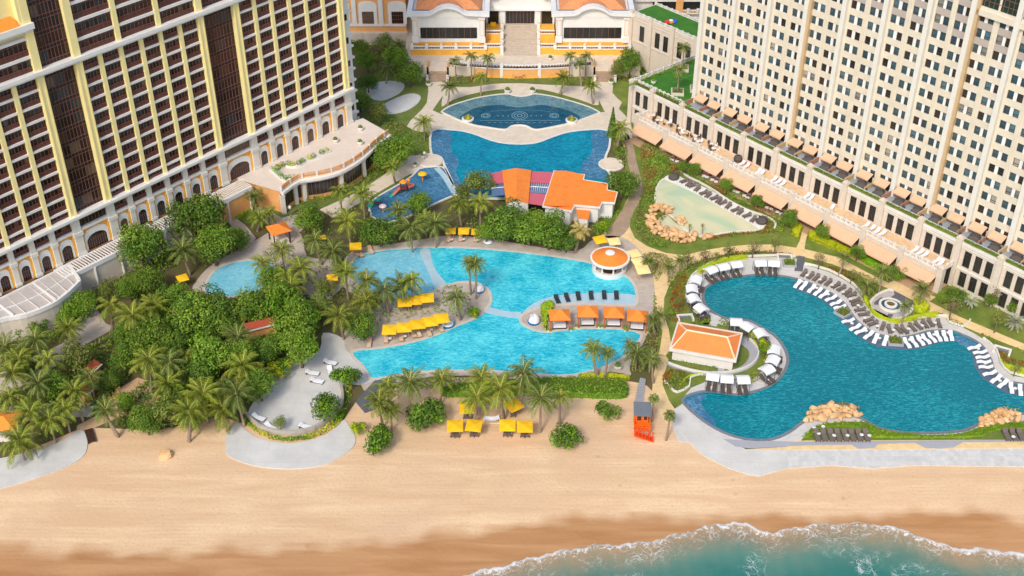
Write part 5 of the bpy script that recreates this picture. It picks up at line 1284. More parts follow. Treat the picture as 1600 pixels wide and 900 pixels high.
# ------------------------------------------------------------------ changing rooms with orange roofs between the pools
cb = thing('changing_rooms', 'white changing-room block with large stepped orange roof and pink and blue canopies', 'building', (0, 0, 0))
def roofslab(b, px, z, th=.28, m=0):
    b.prism([tuple(p) for p in GP(px, z)], z - th, z, m, bottom=True)
ZR = 3.5
big = [(866, 267), (913, 273), (911, 281), (949, 287), (948, 297), (964, 300.5), (960, 316.5), (940.6, 315.5), (937, 323.5), (897.6, 320), (893, 329.5), (848.5, 321.6)]
b = MB(); W = [tuple(p) for p in GP(big, ZR)]; b.prism(offset(W, -.45), 0, ZR - .3, 0)
b.prism([tuple(p) for p in GP([(902, 328), (921, 330), (918, 343), (905, 341)], 2.4)], 0, 2.2, 0); b.prism([tuple(p) for p in GP([(786, 268), (829, 267), (825, 316), (795, 316)], ZR)], 0, ZR - .3, 0)
b.build('wall', W_, cb)
b = MB(); b.ring(offset(W, -.02), offset(W, .16), ZR - .3, ZR + .06); b.build('roof_edge', W_, cb)
# two roof planes meeting on a ridge
rid = [tuple(G(884, 270, ZR)), tuple(G(868, 325.3, ZR))]
b = MB(); n = len(W); vs = [(*p, ZR + .02) for p in W]
b.add(vs, [list(range(n))], 0)
r0, r1 = Vector(rid[0]), Vector(rid[1]); r0.z = r1.z = ZR + .45
b.add([(*W[0], ZR + .03), tuple(r0), tuple(r1), (*W[11], ZR + .03)], [(0, 1, 2, 3)]); e0 = G(911, 281, ZR + .03); e1 = G(897, 322, ZR + .03)
b.add([tuple(r0), tuple(e0), tuple(e1), tuple(r1)], [(0, 1, 2, 3)]); b.add([tuple(r0), (*W[0], ZR), (*W[1], ZR + .03), tuple(e0)], [(0, 1, 2, 3)]); b.add([tuple(r1), tuple(e1), (*W[10], ZR + .03), (*W[11], ZR)], [(0, 1, 2, 3)])
b.build('roof', ORP, cb)
b = MB(); pts = [(784.4, 266.3), (807, 260), (830, 266), (825.6, 317), (807, 312), (789, 316)]
q = [G(784.4, 266.3, 3.5), G(807, 262.5, 4.2), G(830, 266, 3.5), G(825.6, 317, 3.5), G(807, 309, 4.2), G(791, 316, 3.5)]
b.add([tuple(v) for v in q], [(0, 1, 4, 5), (1, 2, 3, 4)]); q2 = [v - Vector((0, 0, .25)) for v in q]; b.add([tuple(v) for v in q + q2], [(0, 1, 7, 6), (1, 2, 8, 7), (2, 3, 9, 8), (3, 4, 10, 9), (4, 5, 11, 10), (5, 0, 6, 11)])
b.build('gabled_roof', ORP, cb)
b = MB()
roofslab(b, [(829.5, 267.5), (864, 269.5), (860, 286), (827.6, 284.5)], 3.2, .1); roofslab(b, [(826.5, 301), (853, 304), (848.2, 321), (825.6, 317.5)], 3.2, .1); roofslab(b, [(766, 271), (785, 267.5), (788, 285.5), (768, 288)], 3.2, .1)
b.build('pink_canopy', PNK, cb)
b = MB(); roofslab(b, [(827.6, 285), (860, 286.5), (853, 303.5), (826.5, 300.5)], 3.0, .08); roofslab(b, [(768, 288.5), (788, 286), (791, 304), (768, 306)], 3.0, .08)
b.build('blue_glass_roof', mat('blue_grey_roof_glass', srgb(96, 116, 150), .25, .1), cb)
b = MB()
for (x0, y0), (x1, y1) in (((827.6, 291.5), (858, 293)), ((768, 294), (790, 292))):
    b.tube([tuple(G(x0, y0, 3.06)), tuple(G(x1, y1, 3.06))], .08, .08, 4)
for k in range(8): b.tube([tuple(G(831 + 3.6 * k, 285.5, 3.03)), tuple(G(829.5 + 3.1 * k, 301, 3.03))], .035, .035, 4)
b.build('glazing_bars', W_, cb)
b = MB(); roofslab(b, [(899.5, 326), (923, 328.5), (919.5, 342.8), (904, 340.4)], 2.4, .15); b.build('porch_roof', ORP, cb)
g = MB(); p = G(926, 336.5, 1.1); g.cbox(p.x, p.y, 1.05, .9, .12, 2.0); p2 = G(924.5, 336, 1.1); g.build('door', DWD, cb)
# ------------------------------------------------------------------ round pool bar
p = G(953, 403, 2.6)
pb = thing('pool_bar', 'round white pool bar with a conical orange roof and white cap at the water edge', 'bar', (p.x, p.y, 0))
b = MB(); b.lathe([(3.05, 2.75), (2.2, 3.12), (.75, 3.62)], 40); b.build('roof', ORP, pb, sm=True)
b = MB(); b.lathe([(2.85, 2.45), (3.3, 2.45), (3.3, 2.78), (3.03, 2.82), (2.85, 2.6)], 40); b.build('roof_rim', W_, pb)
b = MB(); b.lathe([(.8, 3.5), (.8, 3.72), (.55, 3.85), (0, 3.9)], 20); b.build('roof_cap', W_, pb)
b = MB(); b.lathe([(2.55, .1), (2.9, .1), (2.9, .95), (2.5, .95), (2.5, .1)], 36); b.lathe([(0, .2), (2.55, .2)], 36); b.build('counter', W_, pb)
b = MB()
for k in range(8): a = k * .785 + .2; b.cyl(2.45 * math.cos(a), 2.45 * math.sin(a), .2, 2.7, .14, .14, 8)
b.build('columns', W_, pb)
b = MB(); b.cyl(0, 0, .2, 2.3, 1.2, 1.2, 12); b.build('bar_core', DWD, pb)
b = MB()
for k in range(14): a = -2.9 + k * .2; b.cyl(3.35 * math.cos(a), 3.35 * math.sin(a), .05, .3, .16, .16, 8)
o = tag(b.build('pool_stools', DWD, None, (p.x, p.y, 0)), 'ring of submerged dark stools around the pool bar', 'stools'); o.parent = pb; o['category'] = ''; del o['category'], o['label']; o.name = 'stool_ring'
# ------------------------------------------------------------------ white building with hipped orange roof on the pool island
ih = thing('island_pavilion', 'white pavilion with hipped orange roof and pale ridges on the pool island', 'pavilion', (0, 0, 0))
c = [G(1056.5, 502.5, 2.5), G(1159, 519.5, 2.5), G(1152.5, 564, 2.5), G(1047.5, 545, 2.5)]
ctr = sum(c, Vector()) / 4; ux = (c[1] - c[0] + c[2] - c[3]); ang = math.atan2(ux.y, ux.x); Lw = ux.length / 2; Dw = ((c[0] - c[3]).length + (c[1] - c[2]).length) / 2
ih.location = (ctr.x, ctr.y, 0); ih.rotation_euler = (0, 0, ang)
b = MB(); b.box(-Lw / 2 + .5, Lw / 2 - .5, -Dw / 2 + .5, Dw / 2 - .5, 0, 2.2); b.build('wall', W2, ih)
b = MB(); b.ring([(-Lw / 2 + .25, -Dw / 2 + .25), (Lw / 2 - .25, -Dw / 2 + .25), (Lw / 2 - .25, Dw / 2 - .25), (-Lw / 2 + .25, Dw / 2 - .25)], [(-Lw / 2, -Dw / 2), (Lw / 2, -Dw / 2), (Lw / 2, Dw / 2), (-Lw / 2, Dw / 2)], 2.05, 2.52); b.box(-Lw / 2 + .2, Lw / 2 - .2, -Dw / 2 + .2, Dw / 2 - .2, 2.1, 2.3); b.build('eaves', W2, ih)
b = MB(); b.hip(-Lw / 2 + .25, Lw / 2 - .25, -Dw / 2 + .25, Dw / 2 - .25, 2.4, 3.8, 0, 0, 1.75); b.build('roof', mat('soft_orange_roof', srgb(242, 140, 70), .75, .08, .8), ih)
b = MB(); xa, ya = Lw / 2 - .25, Dw / 2 - .25
for s in (-1, 1):
    b.tube([(s * (xa - 1.75), 0, 3.83), (s * xa, -ya, 2.46)], .13, .13, 5); b.tube([(s * (xa - 1.75), 0, 3.83), (s * xa, ya, 2.46)], .13, .13, 5)
b.tube([(-xa + 1.75, 0, 3.85), (xa - 1.75, 0, 3.85)], .15, .15, 5); b.build('ridge_caps', mat('pale_ridge_tile', srgb(252, 216, 180), .7, .04), ih)
# ------------------------------------------------------------------ small orange roofs in the greenery
def hut(px, py, z, w, d, rz, label, m, name='garden_hut', rise=1.0):
    p = G(px, py, z); t = thing(name, label, 'hut', (p.x, p.y, 0), rz)
    b = MB(); b.hip(-w / 2, w / 2, -d / 2, d / 2, z - .3, z + rise - .3, 0, 0); b.build('roof', m, t)
    b = MB(); b.box(-w / 2 + .6, w / 2 - .6, -d / 2 + .6, d / 2 - .6, 0, .8); b.build('counter', W2, t)
    b = MB()
    for sx in (-1, 1):
        for sy in (-1, 1): b.cyl(sx * (w / 2 - .4), sy * (d / 2 - .4), 0, z - .28, .12, .12, 8)
    b.build('posts', DWD, t); return t
hut(435, 355, 2.9, 3.6, 3.6, .5, 'orange square-roofed garden pavilion by the left walkway', ORP)
hut(3, 656, 2.9, 4.6, 4.0, .05, 'orange tiled hut roof at the left edge above the beach apron', ORT)
def gable(px, py, z, w, d, rz, label):
    p = G(px, py, z); t = thing('brick_red_shed', label, 'shed', (p.x, p.y, 0), rz)
    b = MB(); b.box(-w / 2 + .2, w / 2 - .2, -d / 2 + .2, d / 2 - .2, 0, z - .4); b.build('wall', ORS, t)
    b = MB(); b.add([(-w / 2, -d / 2, z - .4), (w / 2, -d / 2, z - .4), (w / 2, 0, z + .35), (-w / 2, 0, z + .35), (-w / 2, d / 2, z - .4), (w / 2, d / 2, z - .4)], [(0, 1, 2, 3), (3, 2, 5, 4)]); b.build('roof', mat('brick_red_roof', srgb(170, 74, 48), .7, .1), t)
    b = MB(); b.box(-w / 2 - .1, w / 2 + .1, -d / 2 - .12, -d / 2 + .02, z - .55, z - .36); b.build('roof_trim', COPW, t)
gable(404, 503, 2.8, 4.6, 2.2, .42, 'brick red roof with pale trim deep among the left trees')
gable(142, 569, 2.3, 1.8, 2.2, 1.2, 'small brick red roof beside the pile of yellow coconuts')
gable(131, 607, 2.2, 1.6, 1.6, .9, 'tiny brick red roof between palms left of the coconut pile')
# ------------------------------------------------------------------ lifeguard tower
p = G(1001, 678, 0)
lg = thing('lifeguard_tower', 'orange wooden lifeguard tower with grey roof and zigzag stair on the beach', 'lifeguard tower', (p.x + .1, p.y, 0), -.06); lg.scale = (1.12, 1.12, 1.15)
OW = mat('orange_painted_wood', srgb(240, 108, 20), .6, .12, 3); OR2 = mat('red_orange_painted_wood', srgb(226, 72, 16), .6, .12, 3)
b = MB(); b.box(-1.0, 1.0, -.5, 2.4, 1.0, 1.12)
for x in (-.9, .9):
    for y in (-.4, 2.2): b.box(x - .07, x + .07, y - .07, y + .07, 0, 1.0)
b.build('platform', OW, lg)
b = MB(); b.box(-.75, .75, .7, 2.2, 1.12, 2.7); b.build('cabin', OW, lg)
b = MB(); b.box(-.62, -.1, .66, .7, 1.6, 2.4, 0); b.box(.2, .62, .66, .7, 1.7, 2.3, 0); b.build('window', DWD, lg)
b = MB(); b.add([(-1.1, .2, 2.75), (1.1, .2, 2.75), (1.1, 2.6, 3.0), (-1.1, 2.6, 3.0)] + [(-1.1, .2, 2.66), (1.1, .2, 2.66), (1.1, 2.6, 2.9), (-1.1, 2.6, 2.9)], [(0, 1, 2, 3), (0, 4, 5, 1), (1, 5, 6, 2), (3, 7, 4, 0), (4, 7, 6, 5)]); b.build('roof', mat('grey_shingle_roof', srgb(112, 118, 124), .8, .1), lg)
b = MB()
for z in (1.45, 1.8): b.box(-1.0, 1.0, -.52, -.44, z, z + .08); b.box(-1.02, -.94, -.5, .7, z, z + .08); b.box(.94, 1.02, -.5, .7, z, z + .08)
for x in (-1, -.5, 0, .5, 1): b.box(x - .04, x + .04, -.52, -.44, 1.12, 1.88)
b.build('railing', OW, lg)
b = MB()
for k in range(7): b.box(-.9 + .33 * k, -.55 + .33 * k, -1.45, -.6, 1.0 - .14 * k - .08, 1.0 - .14 * k)
for y in (-1.5, -.6): b.tube([(-1.0, y, 1.75), (1.5, y, .75)], .05, .05, 5); b.tube([(-1.0, y, .95), (1.5, y, .05)], .06, .06, 5)
for k in range(6):
    for y in (-1.5, -.6): x = -.9 + .45 * k; b.box(x - .035, x + .035, y - .035, y + .035, .95 - .36 * (x + 1) / 1, 1.72 - .4 * (x + 1))
b.build('stair', OR2, lg)
bw2 = thing('boardwalk', 'grey board walkway leading down to the lifeguard tower', 'boardwalk', (0, 0, 0))
b = MB(); b.prism([tuple(q) for q in GP([(1000, 592), (1009, 594), (1004, 632), (992, 632)], 0)], 0, .25, 0)
for k in range(16): a = G(1000 - .5 * k, 593 + 2.5 * k, .26); b.cbox(a.x + .35, a.y, .27, 1.05, .06, .03, 1)
b.build('boards', [SLP, GRM], bw2)
# ------------------------------------------------------------------ furniture
protos = {}
def put(key, make, loc, rz, label, group=None, scale=None):
    """first time builds the thing, afterwards copies it with all its parts"""
    if key not in protos:
        o = make(); protos[key] = o
        o.location = loc; o.rotation_euler = (0, 0, rz); o['label'] = label
        if group: o['group'] = group
        if scale: o.scale = scale
        return o
    return dup(protos[key], loc, rz, label, group, scale or (1, 1, 1))
def mk_white_lounger():
    t = thing('pool_lounger', '', 'lounger')
    prof = [(-1.15, .10), (-.8, .26), (-.35, .34), (.1, .24), (.45, .26), (.8, .46), (1.15, .66)]
    b = MB(); w = .36
    vs = [(s * w, y, z + dz) for dz in (0, .09) for s in (-1, 1) for y, z in prof]; n = len(prof)
    fs = []
    for i in range(n - 1): fs += [(2 * n + i, 3 * n + i, 3 * n + i + 1, 2 * n + i + 1), (i, i + 1, n + i + 1, n + i), (i, 2 * n + i, 2 * n + i + 1, i + 1), (n + i, n + i + 1, 3 * n + i + 1, 3 * n + i)]
    fs += [(0, n, 3 * n, 2 * n), (n - 1, 3 * n - 1, 4 * n - 1, 2 * n - 1)]
    b.add(vs, fs); b.build('shell', CSH, t, sm=False)
    b = MB(); b.cbox(0, -.3, .15, .5, .5, .3); b.cbox(0, .75, .2, .5, .3, .35); b.build('base', GRM, t)
    return t
def mk_dark_lounger():
    t = thing('deck_lounger', '', 'lounger')
    b = MB(); b.box(-.38, .38, -1.1, .45, .28, .36)
    for x in (-.32, .32):
        for y in (-1.0, .9): b.box(x - .04, x + .04, y - .04, y + .04, 0, .28)
    b.box(-.38, -.32, .45, 1.1, .22, .3); b.box(.32, .38, .45, 1.1, .22, .3); b.build('frame', WIC, t)
    b = MB(); b.box(-.34, .34, -1.06, .42, .36, .44); b.build('seat_cushion', mat('brown_cushion', srgb(112, 100, 92), .85, .08), t)
    b = MB(); b.add([(-.34, .42, .36), (.34, .42, .36), (.34, 1.08, .68), (-.34, 1.08, .68), (-.34, .38, .45), (.34, .38, .45), (.34, 1.04, .77), (-.34, 1.04, .77)], [(4, 5, 6, 7), (0, 3, 2, 1), (0, 1, 5, 4), (1, 2, 6, 5), (2, 3, 7, 6), (3, 0, 4, 7)]); b.build('backrest', mat('brown_cushion', (0, 0, 0)), t)
    return t
def mk_wood_lounger():
    t = thing('wooden_lounger', '', 'lounger')
    b = MB(); b.box(-.36, .36, -1.05, .4, .28, .35)
    for x in (-.3, .3):
        for y in (-.95, .85): b.box(x - .04, x + .04, y - .04, y + .04, 0, .28)
    b.build('frame', WOD, t)
    b = MB(); b.box(-.32, .32, -1.0, .38, .35, .42); b.build('cushion', mat('beige_cushion', srgb(216, 190, 164), .85, .06), t)
    b = MB(); b.add([(-.34, .38, .32), (.34, .38, .32), (.34, 1.05, .66), (-.34, 1.05, .66), (-.34, .36, .42), (.34, .36, .42), (.34, 1.02, .76), (-.34, 1.02, .76)], [(4, 5, 6, 7), (0, 3, 2, 1), (0, 1, 5, 4), (1, 2, 6, 5), (2, 3, 7, 6), (3, 0, 4, 7)]); b.build('backrest', WOD, t)
    return t
def mk_table():
    t = thing('side_table', '', 'side table')
    b = MB(); b.cyl(0, 0, .40, .46, .28, .28, 12); b.build('top', W_, t)
    b = MB(); b.cyl(0, 0, 0, .40, .06, .06, 6); b.cyl(0, 0, 0, .05, .2, .2, 8); b.build('stand', GRM, t)
    return t
def mk_canopy():
    t = thing('canopy_daybed', '', 'daybed')
    b = MB(); n = 8; P = [(-.95 + 2.0 * i / n, 2.0 + .34 * math.sin(math.pi * i / n)) for i in range(n + 1)]
    vs = [(s * 1.05, y + .35, z + dz) for dz in (0, -.05) for s in (-1, 1) for y, z in P]; m_ = n + 1; fs = []
    for i in range(n): fs += [(i, m_ + i, m_ + i + 1, i + 1), (2 * m_ + i, 2 * m_ + i + 1, 3 * m_ + i + 1, 3 * m_ + i)]
    vs2 = [(s * 1.05, y + .35, z) for s in (-1, 1) for y, z in P] + [(s * 1.05, y + .35, z - .22) for s in (-1, 1) for y, z in P]
    b.add(vs, fs); b.add(vs2, [(i, i + 1, 2 * m_ + i + 1, 2 * m_ + i) for i in range(n)] + [(m_ + i, 3 * m_ + i, 3 * m_ + i + 1, m_ + i + 1) for i in range(n)] + [(0, 2 * m_, 3 * m_, m_), (n, m_ + n, 3 * m_ + n, 2 * m_ + n)])
    b.build('canopy', WHC, t)
    b = MB()
    for x in (-.98, .98):
        for y in (-.5, 1.3): b.box(x - .04, x + .04, y - .04, y + .04, 0, 2.0)
    b.build('posts', GRM, t)
    for x in (-.5, .5):
        b = MB(); b.box(x - .34, x + .34, -1.15, .55, .26, .42)
        for xx in (x - .28, x + .28): b.box(xx - .04, xx + .04, -1.05, -.97, 0, .26); b.box(xx - .04, xx + .04, .9, .98, 0, .26)
        b.add([(x - .34, .55, .3), (x + .34, .55, .3), (x + .34, 1.2, .72), (x - .34, 1.2, .72), (x - .34, .5, .42), (x + .34, .5, .42), (x + .34, 1.15, .82), (x - .34, 1.15, .82)], [(4, 5, 6, 7), (0, 3, 2, 1), (0, 1, 5, 4), (1, 2, 6, 5), (2, 3, 7, 6), (3, 0, 4, 7)])
        b.build('lounger', WIC, t)
    b = MB(); b.cyl(0, -.2, 0, .42, .14, .14, 8); b.build('table', W_, t)
    return t
def along(line, px, py):
    """angle whose local +y points from the water line towards the deck"""
    P = [G(x, y) for x, y in line]; q = G(px, py); best = None
    for a, c in zip(P, P[1:]):
        d = c - a; t = max(0, min(1, (q - a).dot(d) / d.dot(d))); e = (a + d * t - q).length
        if best is None or e < best[0]: best = (e, d)
    return best[1]
def row(kind, make, pts, line, z, sign, labf, group, jit=.06):
    for i, (x, y) in enumerate(pts):
        d = along(line, x, y); nrm = Vector((-d.y, d.x)) * sign; rz = math.atan2(nrm.y, nrm.x) - math.pi / 2
        p = G(x, y, z + .25); put(kind, make, (p.x, p.y, z), rz + rnd.uniform(-jit, jit), labf(i), group, (.84, .86, 1))
wl1 = [(1246, 444.5), (1255.5, 447.5), (1268, 452), (1278, 456.5), (1287, 461), (1298, 467), (1306, 474), (1312, 480.5)]
wl2 = [(1325, 502), (1336, 512.5), (1344.5, 518), (1357, 524.5), (1368, 530), (1383, 533.5)]
wl3 = [(1417, 537), (1428, 535.5), (1438, 533), (1447, 531), (1456, 528.5), (1466, 526.5), (1476, 526), (1486, 525.5)]
wl4 = [(1522, 543.5), (1531, 551), (1535, 558.5), (1537, 566), (1540, 574), (1546, 584), (1556, 593), (1567, 600.5), (1580, 607), (1594, 610.5)]
row('wl', mk_white_lounger, wl1, LO, .15, 1, lambda i: f'{ORD[i]} white pool lounger on the slate ledge, counting from the dark slate ramp', 'white loungers on the pool ledge')
row('wl', mk_white_lounger, wl2, LO, .15, 1, lambda i: f'{ORD[i]} white pool lounger after the upper square planter in the ledge', 'white loungers on the pool ledge')
row('wl', mk_white_lounger, wl3, LO, .15, 1, lambda i: f'{ORD[i]} white pool lounger to the right of the lower square ledge planter', 'white loungers on the pool ledge')
row('wl', mk_white_lounger, wl4, LO2, .15, 1, lambda i: f'{ORD[i]} white pool lounger down the right-hand curved ledge', 'white loungers on the pool ledge')
dl = [(1256, 427.5), (1266.5, 431.5), (1275, 434.5), (1285, 438.5), (1294, 442), (1306, 446.5), (1314.5, 451), (1324, 457), (1330, 461.5), (1336, 470), (1339, 475.5), (1344, 484.5), (1350, 491.5), (1357.5, 500.5), (1364, 506), (1379, 511), (1389.5, 515), (1404, 515.5), (1413, 516), (1425.5, 512.5), (1434.5, 509.5), (1445, 507), (1454, 505), (1467, 506.5)]
row('dl', mk_dark_lounger, dl, [(x, y) for x, y in LO], .09, 1, lambda i: f'{ORD[i]} dark wicker lounger along the grey deck, counting from the slate ramp', 'dark loungers on the grey pool deck')
tb = [(1261, 431), (1281, 437.5), (1300, 446), (1317, 457), (1329, 468), (1341, 478), (1351, 497.5), (1371, 510), (1396, 516.5), (1420, 514.5), (1441, 509.5), (1461, 505)]
for i, (x, y) in enumerate(tb):
    p = G(x, y, .4); put('tb', mk_table, (p.x, p.y, .09), 0, f'{ORD[i]} little white table among the dark deck loungers, counting from the slate ramp', 'white tables between the deck loungers')
for i, (x, y) in enumerate([(1253, 441), (1276, 451), (1294, 461), (1310, 472), (1331, 506.5), (1353, 518), (1374, 529.5), (1421, 532), (1439, 529), (1459, 524), (1481, 521), (1528, 546), (1539, 569), (1562, 596), (1586, 608)]):
    p = G(x, y, .4); put('tb', mk_table, (p.x, p.y, .15), 0, f'{ORD[i]} little white table among the white ledge loungers, counting from the slate ramp', 'white tables on the pool ledge')
cps = [(1111, 421.5, 'left of three white canopy daybeds along the curved top of the teal pool', 'L'), (1130, 416.5, 'middle of three white canopy daybeds along the curved top of the teal pool', 'L'), (1150, 412.5, 'right of three white canopy daybeds along the curved top of the teal pool', 'L'),
       (1188, 410.5, 'left of the white canopy daybed pair by the slate ramp', 'L'), (1209, 410.8, 'right of the white canopy daybed pair by the slate ramp', 'L'),
       (1088, 437.5, 'topmost white canopy daybed on the left bend of the teal pool', 'L'), (1082, 451, 'second white canopy daybed down the left bend of the teal pool', 'L'), (1085, 466, 'third white canopy daybed down the left bend of the teal pool', 'L'), (1096.5, 481, 'lowest white canopy daybed on the left bend of the teal pool', 'L'),
       (1150, 502, 'first white canopy daybed right of the pavilion, nearest the deck link', 'I'), (1170, 510, 'second white canopy daybed behind the orange-roofed pavilion', 'I'), (1190, 520.5, 'third white canopy daybed behind the orange-roofed pavilion', 'I'),
       (1210, 547, 'upper white canopy daybed at the rounded island tip', 'I'), (1208.5, 563, 'middle white canopy daybed at the rounded island tip', 'I'), (1199, 577.5, 'lower white canopy daybed at the rounded island tip', 'I'),
       (1113.5, 588, 'left of three white canopy daybeds below the pavilion', 'I'), (1136, 591.5, 'middle of three white canopy daybeds below the pavilion', 'I'), (1160.5, 593, 'right of three white canopy daybeds below the pavilion', 'I')]
RPo = RP
for x, y, lab, k in cps:
    P = [G(a, c) for a, c in RP] ; q = G(x, y, 2.1); best = min(((a + (c - a) * max(0, min(1, (q - a).dot(c - a) / (c - a).dot(c - a))) - Vector((q.x, q.y, 0))) for a, c in zip(P, P[1:])), key=lambda v: v.length)
    d = best.normalized(); rz = math.atan2(-d.y, -d.x) - math.pi / 2
    if y > 585: rz = -.12 + (x - 1136) * .006
    put('cd', mk_canopy, (q.x + d.x * .3, q.y + d.y * .3, .13 if k == 'I' else .09), rz, lab, 'white canopy daybeds round the teal pool', (.9, .95, 1))
# planters set in the ledge
def box_planter(px, py, w, d, rz, label, mats, h=.45, z=.1):
    p = G(px, py, z); t = thing('bed_planter', label, 'planter', (p.x, p.y, z), rz)
    a = [(-w / 2, -d / 2), (w / 2, -d / 2), (w / 2, d / 2), (-w / 2, d / 2)]
    b = MB(); b.ring([(x * .82, y * .82) for x, y in a], a, 0, h); b.build('stone_frame', SLP, t)
    b = MB(); r = random.Random(int(px)); b.box(-w * .4, w * .4, -d * .4, d * .4, 0, h * .8)
    for k in range(int(w * d * 34)): leaf(b, Vector((r.uniform(-w * .4, w * .4), r.uniform(-d * .4, d * .4), h * .8 + .5 * r.random())), Vector((r.uniform(-.7, .7), r.uniform(-.7, .7), 1)), .3, r, r.randrange(len(mats)))
    b.build('planting', list(mats), t)
box_planter(1317, 490.5, 2.1, 2.2, -.9, 'upper square planter set into the slate pool ledge', (LF_O, LF_M))
box_planter(1398, 535, 2.3, 2.1, -.1, 'lower square planter set into the slate pool ledge', (LF_O, LF_M))
box_planter(1233, 412.5, 2.2, 2.2, -.05, 'cream square planter left of the dark slate ramp', (LF_M, LF_O), .4)
# stone seats in the beds
for x, y, rz, lab in ((1226, 401, -.1, 'white U-shaped stone bench above the daybed pair'), (1071, 496, .1, 'white stone bench nook in the bed above the pavilion'), (1566, 547, -.5, 'white stone bench nook by the flower bed at the right end of the deck')):
    p = G(x, y, .4); t = thing('stone_bench', lab, 'bench', (p.x, p.y, .05), rz)
    b = MB(); b.box(-1.3, 1.3, .5, .8, 0, .5); b.box(-1.3, -1.0, -.8, .5, 0, .5); b.box(1.0, 1.3, -.8, .5, 0, .5); b.build('wall', COPW, t)
    b = MB(); b.box(-.9, .9, .1, .5, 0, .35); b.build('seat', GRM, t)
# ring fountain
p = G(1391.5, 477.5, .2); f = thing('ring_fountain', 'round fountain of concentric cream and dark rings on the fan plaza', 'fountain', (p.x, p.y, .15)); f.scale = (.82, .82, .8)
b = MB(); b.lathe([(2.3, 0), (2.3, .42), (1.85, .42), (1.85, .1)], 40); b.build('outer_rim', COPW, f)
b = MB(); b.lathe([(1.86, .22), (1.2, .22)], 40); b.build('moat', WA_D, f)
b = MB(); b.lathe([(1.25, .1), (1.25, .55), (.8, .6), (.8, .3)], 36); b.build('inner_rim', COPW, f)
b = MB(); b.lathe([(.81, .45), (.42, .45), (.42, .7), (0, .72)], 28); b.build('basin', mat('bronze_basin', srgb(110, 96, 62), .4, .2), f)
# dark chairs on the white pool beach
gb = [(1069, 283), (1076.5, 287.5), (1081.5, 290), (1089.5, 295), (1099.5, 301.5), (1106.5, 305), (1116, 309.5), (1123, 313.5), (1129, 317), (1138, 322), (1149, 328), (1156.5, 331.5), (1167, 337), (1177, 343)]
gline = [(1040, 276), (1195, 356)]
for i, (x, y) in enumerate(gb):
    d = along(gline, x, y); nr = Vector((-d.y, d.x)); rz = math.atan2(nr.y, nr.x) - math.pi / 2 + (.25 if i % 2 else -.2)
    p = G(x, y, .4); put('dl', mk_dark_lounger, (p.x, p.y, .15), rz, f'{ORD[i]} dark lounger on the white strip of the sandy pool, counting from the far end', 'dark loungers beside the sandy pool', (.95, .8, 1))
def mk_round():
    t = thing('round_daybed', '', 'daybed')
    b = MB(); b.cyl(0, 0, 0, .38, .95, 1.02, 20); b.build('basket', WIC, t)
    b = MB(); b.cyl(0, 0, .38, .5, .88, .82, 20); b.build('cushion', mat('grey_brown_cushion', srgb(98, 90, 84), .9, .1), t)
    b = MB()
    n = 10; vs = []
    for i in range(n + 1):
        a = .3 + (math.pi - .6) * i / n; vs += [(1.0 * math.cos(a), 1.0 * math.sin(a), .38), (1.02 * math.cos(a), 1.02 * math.sin(a), .8)]
    b.add(vs, [(2 * i, 2 * i + 1, 2 * i + 3, 2 * i + 2) for i in range(n)]); b.build('backrest', WIC, t)
    return t
for x, y, lab in ((1052.5, 277.5, 'round dark daybed at the far end of the sandy pool'), (1189.5, 346.5, 'round dark daybed at the near end of the sandy pool')):
    p = G(x, y, .3); put('rd', mk_round, (p.x, p.y, .15), AR, lab)
# daybeds, poufs on the tower terraces
k = 0
for i, (a, c) in enumerate(zip(PR, PR[1:])):
    if c > -66: break
    for q in (0, 1):
        if i == 0 and q == 0: continue
        x = a + (2.6 if q == 0 else 6.3); L = wr(x, -2.35, 8.52)
        if proj(L)[0] > 1610: continue
        put('rd', mk_round, L, AR, f'{ORD[k]} round dark daybed on the tower terraces, counting from the turf roof', 'round daybeds on the tower terraces')
        if q == 1 or i > 2:
            def mk_pouf():
                t = thing('pouf', '', 'stool'); b = MB(); b.cyl(0, 0, 0, .4, .34, .3, 10); b.build('base', WIC, t); b = MB(); b.cyl(0, 0, .4, .46, .28, .2, 10); b.build('cushion', FRM, t); return t
            put('pf', mk_pouf, wr(x + 1.3, -2.6, 8.52), 0, f'dark pouf beside the {ORD[k]} round terrace daybed from the turf roof', 'poufs on the tower terraces')
        k += 1
# front terrace furniture
def mk_set():
    t = thing('cafe_set', '', 'table set')
    b = MB(); b.cyl(0, 0, .68, .74, .42, .42, 14); b.build('table_top', W_, t)
    b = MB(); b.cyl(0, 0, 0, .68, .05, .05, 6); b.build('table_leg', GRM, t)
    for a in (.6, 2.7, 4.7):
        b = MB(); x, y = .85 * math.cos(a), .85 * math.sin(a); b.cbox(x, y, .42, .46, .46, .08, 0, a); b.cbox(x + .22 * math.cos(a), y + .22 * math.sin(a), .68, .07, .46, .5, 0, a)
        for s in (-1, 1):
            for q in (-1, 1): b.cbox(x + .18 * s, y + .18 * q, .2, .05, .05, .4, 0)
        b.build('chair', CSH if a == 2.7 else WIC, t)
    return t
k = 0
for u, y in [(-149.6, -5.0), (-147.6, -5.9), (-145.4, -5.0), (-142.4, -5.0), (-140.6, -5.9), (-138.2, -5.0), (-136.4, -6.2), (-134.0, -5.0), (-132.6, -6.0)]:
    put('cs', mk_set, wr(u, y, 4.0), rnd.uniform(0, 6), f'{ORD[k]} white cafe table with chairs on the far part of the peach terrace', 'cafe tables on the peach terrace'); k += 1
tl = [-125.6, -124.4, -121.6, -120.9, -117.9, -116.9, -115.9, -110.3, -109.4, -104.9, -97.5, -96.3, -95.2, -94.2, -87.6, -86.6, -85.7, -83.4, -82.6]
